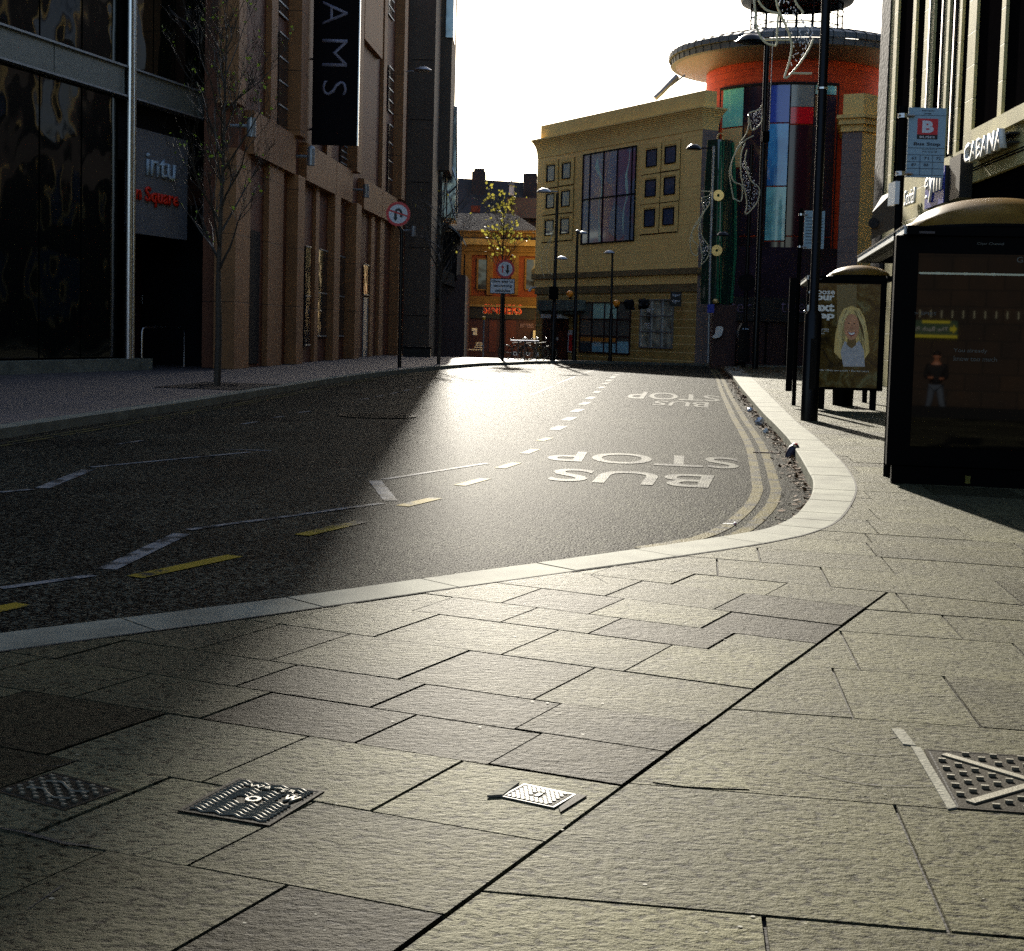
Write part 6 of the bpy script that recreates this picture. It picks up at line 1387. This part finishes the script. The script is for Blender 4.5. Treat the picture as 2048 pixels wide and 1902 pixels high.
for lb_, x, y, y1, xp in (("upper orange beacon globe beside the middle lamp column", 1140, 588, 596, 1150), ("lower orange beacon globe beside the right lamp column", 1233, 607, 615, 1222)):
    c = AT(x, y, 65.8); t = thing("belisha_beacon", lb_, "crossing beacon", c, "orange crossing beacons")
    part("globe", mat("orange_globe", (.85,.28,.02), .3), t, lambda q: q.ball(c, .165, 18), smooth=True); e_ = AT(xp, y1, 65.8)
    part("bracket", 'black_metal', t, lambda q: (q.lathe((c.x, c.y), [(0,c.z-.14),(.09,c.z-.14),(.05,c.z-.24),(0,c.z-.24)], 10), q.tube([(c.x, c.y, c.z-.22), (e_.x, c.y, c.z-.22)], .02, 6)))
festive("festive_motif", "thin unlit wire motif on the tall lamp at the sandstone front's left end", [[zi(222,920), zi(200,980), zi(150,1080), zi(140,1160), zi(160,1240)], [zi(222,925), zi(200,1000), zi(175,1100), zi(180,1180), zi(215,1220)], [zi(225,930), zi(180,925), zi(225,950)]], 63.8, 0, .012, [([zi(195,930), zi(225,920), zi(222,950), zi(190,955)], 8)], 9)

# round road signs
def road_sign(name, label, px, r_px, Y, pole_px, pole_top, fn):
    c = AT(*px, Y); r = r_px*Y/FOC; bb_ = AT(*pole_px, Y)
    t = thing(name, label, "road sign", (bb_.x, Y, 0)); part("pole", 'black_metal', t, lambda q: q.tube([(bb_.x, Y+.06, -.02), AT(*pole_top, Y+.06), (c.x, Y+.06, c.z-r*.9), (c.x, Y+.06, c.z+r*.5)], .065, 10), smooth=True)
    part("plate", 'sign_white', t, lambda q: q.disc((c.x, Y, c.z), (0,-1,0), r*.80, .02, 40)); part("red_ring", 'sign_red', t, lambda q: q.disc((c.x, Y, c.z), (0,-1,0), r, .024, 44, r*.78)); part("back", 'galv', t, lambda q: q.disc((c.x, Y+.02, c.z), (0,-1,0), r, .015, 40))
    fn(t, c, r, Y); return t, c, r
def uturn(t, c, r, Y):
    def f(q):
        pts = [(-.22*r, -.42*r), (-.22*r, .08*r), (-.16*r, .28*r), (0, .38*r), (.17*r, .28*r), (.25*r, .08*r), (.25*r, -.28*r)]
        P_ = arc([Vector((x, 0, z)) for x, z in pts], 4); w_ = .10*r
        for a_, b_ in zip(P_[:-1], P_[1:]):
            v = (b_-a_).normalized(); n = Vector((v.z, 0, -v.x))*w_; q.hexa([(c.x+p.x, Y-.026, c.z+p.z) for p in (a_-n, b_-n, b_+n, a_+n)], [(c.x+p.x, Y-.0222, c.z+p.z) for p in (a_-n, b_-n, b_+n, a_+n)])
        tri = [(-.40*r, -.30*r), (-.04*r, -.30*r), (-.22*r, -.62*r)]; q.hexa([(c.x+x, Y-.027, c.z+z) for x, z in tri], [(c.x+x, Y-.0215, c.z+z) for x, z in tri])
    part("arrow_symbol", 'sign_black', t, f)
    part("red_bar", 'sign_red', t, lambda q: q.hexa([(c.x+x*r, Y-.032, c.z+z*r) for x, z in ((-.80,.24),(-.76,.36),(.80,-.10),(.76,-.22))], [(c.x+x*r, Y-.0275, c.z+z*r) for x, z in ((-.80,.24),(-.76,.36),(.80,-.10),(.76,-.22))]))
YU = G(798, 735).y
road_sign("no_u_turn_sign", "round red and white no U-turn sign on a slim black pole on the left pavement", (796.5, 428), 24, YU, (799, 720), (803.5, 462), uturn)
def giveway(t, c, r, Y):
    def arw(q, x, up, w_, h):
        s_ = 1 if up else -1; q.box(c.x+x-w_, c.x+x+w_, Y-.026, Y-.0222, c.z-h*.75 if up else c.z-h*.2, c.z+h*.2 if up else c.z+h*.75)
        tri = [(-2.6*w_, s_*h*.2), (2.6*w_, s_*h*.2), (0, s_*h*.85)]; q.hexa([(c.x+x+a_, Y-.026, c.z+b_) for a_, b_ in tri], [(c.x+x+a_, Y-.0222, c.z+b_) for a_, b_ in tri])
    part("red_arrow", 'sign_red', t, lambda q: arw(q, -.28*r, True, .06*r, .55*r)); part("black_arrow", 'sign_black', t, lambda q: arw(q, .25*r, False, .10*r, .62*r))
YG_ = 61.0
t, c, r = road_sign("give_way_sign", "round priority sign above a white plate reading Give way to oncoming vehicles", (1010.5, 538), 18.6, YG_, (1005, 715), (1007, 600), giveway)
a_, e_ = AT(979.5, 587, YG_), AT(1030, 557.5, YG_)
pl = part("text_plate", 'sign_white', t, lambda q: q.box(a_.x, e_.x, YG_-.015, YG_+.01, a_.z, e_.z)); part("plate_border", 'sign_black', pl, lambda q: (q.box(a_.x, e_.x, YG_-.019, YG_-.0155, e_.z-.03, e_.z), q.box(a_.x, e_.x, YG_-.019, YG_-.0155, a_.z, a_.z+.03), q.box(a_.x, a_.x+.03, YG_-.018, YG_-.0155, a_.z+.031, e_.z-.031), q.box(e_.x-.03, e_.x, YG_-.018, YG_-.0155, a_.z+.031, e_.z-.031)))
for s_, x0, x1, yb_, h_ in (("Give way to", 983, 1027, 566, .14), ("oncoming", 987, 1024, 575, .14), ("vehicles", 989, 1020, 584, .14)):
    l = AT(x0, yb_, YG_); rgt = AT(x1, yb_, YG_); text(s_, "lettering", 'sign_black', pl, (l.x, YG_-.018, l.z), (1,0,0), UPZ, 1, .004, fit=(rgt.x-l.x, h_), bold=.025)
c = AT(968, 636, 72); t = thing("bollard", "slim dark bollard with a yellow top in front of the pub", "bollard", (c.x, 72, gz(72)))
part("post", 'galv', t, lambda q: q.tube([(c.x, 72, gz(72)-.1), (c.x, 72, c.z)], .045, 8)); part("yellow_top", mat("amber_cap", (.85,.45,.03), .4), t, lambda q: q.lathe((c.x, 72), [(0,c.z-.08),(.07,c.z-.08),(.07,c.z+.06),(0,c.z+.10)], 12))
c = AT(1063, 579, 83); t = thing("cctv_camera", "small white security camera on the left corner of the sandstone building", "camera", c)
part("body", 'white', t, lambda q: q.tube([c+Vector((-.15,0,-.12)), c+Vector((.02,0,.12))], .075, 8)); part("arm", 'white', t, lambda q: q.tube([c+Vector((0,0,.1)), c+Vector((.25,.3,.16))], .035, 6))
# street lamp on the left wall far up
c = AT(846, 141, 66); t = thing("wall_lantern", "pale lantern arm reaching out from the concrete block high on the left", "street lamp", c)
part("head", 'galv', t, lambda q: lantern(q, c, .42, .4), smooth=True); part("arm", 'galv', t, lambda q: q.tube([AT(812, 143, 66), c], .03, 6))
c = AT(805, 490, 55)
# bicycles
def bicycle(label, c, L, yaw, m='black_metal'):
    t = thing("bicycle", label, "bicycle", c, "bicycles at the stand"); ax = Vector((math.cos(yaw), math.sin(yaw), 0)); sd_ = Vector((-ax.y, ax.x, 0))
    P_ = lambda u, z, o=0: Vector(c)+ax*u+UPZ*z+sd_*o
    R0 = .33; w0, w1 = -.52, .52
    for u in (w0, w1):
        wh = part("wheel", 'sign_black', t, lambda q: q.tube([P_(u+R0*math.cos(k*math.pi/14), R0+R0*math.sin(k*math.pi/14)) for k in range(29)], .022, 6, cap=False))
        part("rim", 'iron_hi', wh, lambda q: (q.tube([P_(u+(R0-.035)*math.cos(k*math.pi/14), R0+(R0-.035)*math.sin(k*math.pi/14)) for k in range(29)], .010, 5, cap=False), [q.tube([P_(u, R0), P_(u+(R0-.03)*math.cos(k*math.pi/8), R0+(R0-.03)*math.sin(k*math.pi/8))], .0025, 3) for k in range(16)]))
    part("frame", m, t, lambda q: [q.tube([P_(*a_), P_(*b_)], .019, 8) for a_, b_ in (((-.08,.28),(-.22,.78)),((-.08,.28),(.36,.72)),((-.2,.74),(.34,.82)),((w0,R0),(-.08,.28)),((w0,R0),(-.2,.74)),((.33,.88),(w1,R0)))])
    part("saddle", 'sign_black', t, lambda q: (q.tube([P_(-.22,.76), P_(-.25,.93)], .014, 6), q.obox(P_(-.24,.95), ax, sd_, UPZ, .13, .06, .025)))
    part("handlebar", 'steel', t, lambda q: (q.tube([P_(.34,.86), P_(.31,1.0)], .014, 6), q.tube([P_(.36,1.0,-.24), P_(.31,1.02,0), P_(.36,1.0,.24)], .013, 6)))
    part("crank", 'steel', t, lambda q: (q.disc(P_(-.08,.28,-.03), sd_, .09, .01, 16, .06), q.tube([P_(-.08,.28,-.04), P_(.03,.16,-.05)], .010, 5), q.tube([P_(-.08,.28,.04), P_(-.19,.40,.05)], .010, 5)))
    return t
bicycle("dark bicycle at the left end of the stand, behind the give way pole", (AT(1034,700,63).x, 63.4, 0.0), 1, .05, 'black_metal')
bicycle("black bicycle in the middle of the stand, with a pale wrapped handlebar", (AT(1060,700,63).x, 63.7, 0.0), 1, .0)
bicycle("black bicycle at the right end, its front wheel beside the tall lamp", (AT(1078,700,63).x, 64.1, 0.0), 1, -.06)
a_, c_ = AT(1021, 681, 63), AT(1078, 682, 63)
t = thing("bicycle_stand", "pale horizontal steel rail of the bicycle stand in front of the pub", "bicycle stand", (a_.x, 63, 0))
part("rail", 'steel', t, lambda q: q.tube([(a_.x, 63.1, a_.z), (c_.x, 63.1, c_.z)], .03, 8)); [part("leg", 'steel', t, lambda q: q.tube([(x, 63.1, 0), (x, 63.1, a_.z)], .028, 8)) for x in (a_.x+.35, (a_.x+c_.x)/2, c_.x-.1)]

# ------------------------------------------------------------------ trees
def tree(name, label, base, H, trunk_h, spread, seed, leaves, leaf_m, rt_, levels=4, group=None, lsize=.05, upright=.75, lean=(0,0)):
    t = thing(name, label, "tree", base, group); r = random.Random(seed); tr_, cr_, tips = MB(), MB(), []
    B = Vector(base); top = B+Vector((lean[0], lean[1], H))
    path = [B+Vector((0,0,-.02)), B+Vector((.02,0,trunk_h*.5)), B+Vector((0,.02,trunk_h)), B+Vector((.03,0,trunk_h+(H-trunk_h)*.45))+Vector((lean[0],lean[1],0))*.4, top]
    tr_.tube(arc(path, 5), [rt_*(1-.94*(k/20)**1.6) for k in range(21)], 9)
    def br(p, d, L, rad, lev):
        n = 5; pts = [p]; q = p; dd_ = d
        for k in range(n):
            dd_ = (dd_+Vector((r.gauss(0,.13), r.gauss(0,.13), r.gauss(.05,.08))) ).normalized(); q = q+dd_*L/n; pts.append(q)
        cr_.tube(pts, [rad*(1-.75*k/n) for k in range(n+1)], 5 if lev < 2 else 4, cap=False)
        if lev >= 1: tips.extend(pts[1:])
        if lev < levels:
            for k in range(r.randint(3, 5) if lev < 2 else r.randint(2, 3)):
                i = r.randint(1, n); a_ = r.uniform(0, 6.28); s_ = Vector((math.cos(a_), math.sin(a_), 0))
                nd = (dd_*r.uniform(.6, 1.0)+s_*r.uniform(.35, .8)+UPZ*upright*.4).normalized(); br(pts[i], nd, L*r.uniform(.42, .68), rad*(1-.75*i/n)*.62+.0022, lev+1)
    nb = int(13+H)
    for k in range(nb):
        f = k/(nb-1); z = trunk_h+(H-trunk_h)*(.0+.85*f); a_ = k*2.4+r.uniform(-.4,.4); prof = math.sin(math.pi*min(1, .22+.72*(1-f)))
        d = Vector((math.cos(a_)*(1-upright*.55), math.sin(a_)*(1-upright*.55), upright*1.0)).normalized(); c0_ = B+Vector((lean[0]*f, lean[1]*f, z))
        br(c0_, d, spread*(1.1+.9*prof)*(1-.45*f), rt_*.40*(1-.6*f)+.002, 0)
    part_t = tr_.build("trunk", 'bark', t, smooth=True); c_ = cr_.build("crown", 'twig', t, smooth=True)
    lb = MB()
    for k in range(leaves):
        p = r.choice(tips)+Vector((r.gauss(0,.03), r.gauss(0,.03), r.gauss(0,.03))); s_ = lsize*r.uniform(.6, 1.3)
        a_ = Vector((r.gauss(0,1), r.gauss(0,1), r.gauss(-.4,1))).normalized()*s_; b_ = a_.orthogonal().normalized(); b_ = (b_*math.cos(r.random()*3)+a_.normalized().cross(b_)*math.sin(r.random()*3))*s_*.55
        lb.face([p, p+a_*.5+b_, p+a_, p+a_*.5-b_])
    if leaves: lb.build("foliage", leaf_m, c_)
    return t
g1 = G(434, 772); H1 = 7.6
tree("bare_tree", "nearly leafless upright young tree rising from its dark pit on the left pavement", (g1.x, g1.y, 0), 7.9, 2.35, 1.15, 21, 300, 'leaf', .075, 4, None, .065, .86, (.12, 0))
t = thing("tree_pit", "flat dark tree grille on the left pavement around the nearest tree", "tree grille", (g1.x, g1.y, 0))
part("grille", 'dark', t, lambda q: (q.prism([(g1.x-.95, g1.y-1.4), (g1.x+.75, g1.y-1.7), (g1.x+1.1, g1.y+1.5), (g1.x-.6, g1.y+1.7)], .001, .012),)); part("grille_ring", 'black_metal', t, lambda q: q.disc((g1.x, g1.y, .012), (0,0,1), .45, .01, 24, .4))
g2 = G(877, 728)
tree("bare_tree", "thin bare young tree against the mauve wall, right of the round red sign", (g2.x, g2.y, 0), AT(868, 395, g2.y).z, AT(877, 575, g2.y).z, .95, 5, 14, 'leaf_y', .07, 3, None, .08, .62)
x3_, Y3 = AT(1005, 500, 66).x, 66
tree("leafy_tree", "slender tree with sparse sunlit yellow-green leaves behind the priority sign", (x3_, Y3, 0), AT(1012, 405, Y3).z, AT(1005, 560, Y3).z, .90, 9, 330, 'leaf_y', .06, 3, None, .13, .74)
# leafy twigs near the street end by the pub's corner
# ------------------------------------------------------------------ behind the camera: what the dark advert glass reflects
YB_ = -14.0
t = thing("sandstone_shop", "brown stone shop wall behind the viewer with a back page banner", "building", (6, YB_, -.7))
M['brown_wall'] = brick_mat("brown_coursed_stone", (.026,.011,.003), (.04,.018,.0045), (.012,.006,.002), .9, .45, .02, var=.5)
part("wall", 'brown_wall', t, lambda q: q.box(-30, 30, YB_-8, YB_, -.7, 7.5)); part("plinth", 'brown_wall', t, lambda q: q.box(-30, 30, YB_, YB_+.2, -.7, -.4))
part("railing", 'strip', t, lambda q: [q.box(x*.28, x*.28+.03, YB_+.02, YB_+.05, 1.95, 2.15) for x in range(-20, 30)])
def mirror(p): p = Vector(p); return p-SA*2*((p-P0).dot(SA))
def on_wall(px, py):
    D = 38.0
    for _ in range(12): D += (mirror(AT(px, py, D)).y-(YB_+.06))/.95
    return mirror(AT(px, py, D))
a_, c_ = on_wall(1812, 674), on_wall(1916, 642)
ban = thing("shop_banner", "green and yellow back page banner with an arrow, mirrored in the dark advert glass", "banner", (a_.x, YB_, 1))
xl_, xr_ = min(a_.x, c_.x), max(a_.x, c_.x); zb_, zt_ = min(a_.z, c_.z), max(a_.z, c_.z); h_ = zt_-zb_; YF = YB_+.04
M['ban_g'] = mat("dark_green_board", (.03,.09,.04), .5); M['ban_y'] = mat("bright_yellow_print", (.85,.75,.02), .5)
part("board", 'ban_g', ban, lambda q: q.box(xl_, xr_, YB_+.001, YF, zb_, zt_)); part("yellow_strip", 'ban_y', ban, lambda q: (q.box(xl_, xr_, YF, YF+.01, zb_, zb_+h_*.17), q.box(xl_+.3*(xr_-xl_), xr_-.15*(xr_-xl_), YF, YF+.01, zt_-h_*.16, zt_)))
# read by someone facing the wall (looking towards -Y): left is +X
w_ = xr_-xl_; Pw = lambda u, v: Vector((xr_-w_*u, YF+.012, zb_+h_*v))
def arrow(q):
    pts = [Pw(.01,.52), Pw(.09,.80), Pw(.09,.64), Pw(.15,.64), Pw(.15,.40), Pw(.09,.40), Pw(.09,.24)]; q.hexa(pts, [p+Vector((0,.01,0)) for p in pts])
part("arrow", 'ban_y', ban, arrow)
text("The Back Page", "lettering", 'white', ban, Pw(.18, .30), (-1,0,0), UPZ, 1, .01, fit=(w_*.80, h_*.32), bold=.01)
text("BOOKS AND FOOTBALL MEMORABILIA", "lettering", 'white', ban, Pw(.04, .68), (-1,0,0), UPZ, 1, .01, fit=(w_*.9, h_*.12)) if False else None
# the walker
def skin(name, m_, par, joints, edges, rad, loc, sub=2):
    me = bpy.data.meshes.new(name); me.from_pydata([tuple(Vector(j)) for j in joints], edges, []); o = bpy.data.objects.new(name, me); col.objects.link(o)
    s_ = o.modifiers.new("skin", 'SKIN')
    if not me.skin_vertices: me.attributes.new
    bpy.context.view_layer.objects.active = o
    bm = bmesh.new(); bm.from_mesh(me); l = bm.verts.layers.skin.verify(); bm.verts.ensure_lookup_table()
    for i, v in enumerate(bm.verts): r_ = rad[i] if isinstance(rad[i], (tuple, list)) else (rad[i], rad[i]); v[l].radius = r_; v[l].use_root = (i == 0)
    bm.to_mesh(me); bm.free(); sb = o.modifiers.new("subsurf", 'SUBSURF'); sb.levels = sb.render_levels = sub
    me.materials.append(M[m_]); o.parent = par; return o
M['jacket'] = mat("dark_jacket", (.010,.009,.010), .8); M['jeans'] = mat("washed_jeans", (.12,.15,.20), .8, var=(20,.3)); M['skin'] = mat("skin", (.55,.22,.12), .5); M['trainer'] = mat("white_trainer", (.80,.78,.70), .5)
f_ = mirror(AT(1868, 841, 35.6)); fz_ = -.70
wk = thing("person", "walker in dark jacket, jeans and white trainers, mirrored in the dark advert glass", "person", (f_.x, f_.y, fz_))
skin("body", 'skin', wk, [(0,0,1.10),(0,0,1.42),(0,0,1.52),(0,.02,1.60),(0,.03,1.70),(.20,0,1.38),(.24,-.02,1.12),(.16,.20,1.08),(.08,.26,1.09),(-.20,0,1.38),(-.25,0,1.12),(-.15,.18,1.10),(-.06,.24,1.11)],
     [(0,1),(1,2),(2,3),(3,4),(1,5),(5,6),(6,7),(7,8),(1,9),(9,10),(10,11),(11,12)], [.10,.10,.055,.088,.075,.045,.038,.032,.040,.045,.038,.032,.040], None)
part("face", 'skin', wk, lambda q: (q.ball((f_.x, f_.y+.12, fz_+1.62), .018, 6, .8, 1, 1.2), q.ball((f_.x+.085, f_.y+.02, fz_+1.63), .022, 6), q.ball((f_.x-.085, f_.y+.02, fz_+1.63), .022, 6)))
part("hair", 'sign_black', wk, lambda q: q.ball((f_.x, f_.y-.005, fz_+1.69), .098, 12, 1, 1.05, .9))
skin("jacket", 'jacket', wk, [(0,0,.92),(0,0,1.15),(0,0,1.42),(.19,0,1.40),(.245,-.02,1.13),(.17,.17,1.08),(-.19,0,1.40),(-.255,0,1.13),(-.17,.15,1.10)], [(0,1),(1,2),(2,3),(3,4),(4,5),(2,6),(6,7),(7,8)], [(.19,.14),(.19,.14),(.16,.12),.085,.066,.055,.085,.066,.055], None)
skin("jeans", 'jeans', wk, [(0,0,.95),(.09,.02,.86),(.16,.10,.48),(.27,.05,.10),(-.09,0,.86),(-.14,-.02,.48),(-.24,-.16,.12)], [(0,1),(1,2),(2,3),(0,4),(4,5),(5,6)], [(.16,.12),.105,.078,.07,.105,.078,.07], None)
for sx_, sy_, yw in ((.29, .10, .25), (-.27, -.10, -.45)):
    part("trainer", 'trainer', wk, lambda q: (q.ball((f_.x+sx_, f_.y+sy_, fz_+.055), .075, 12, 1.1, 1.9, .75),))
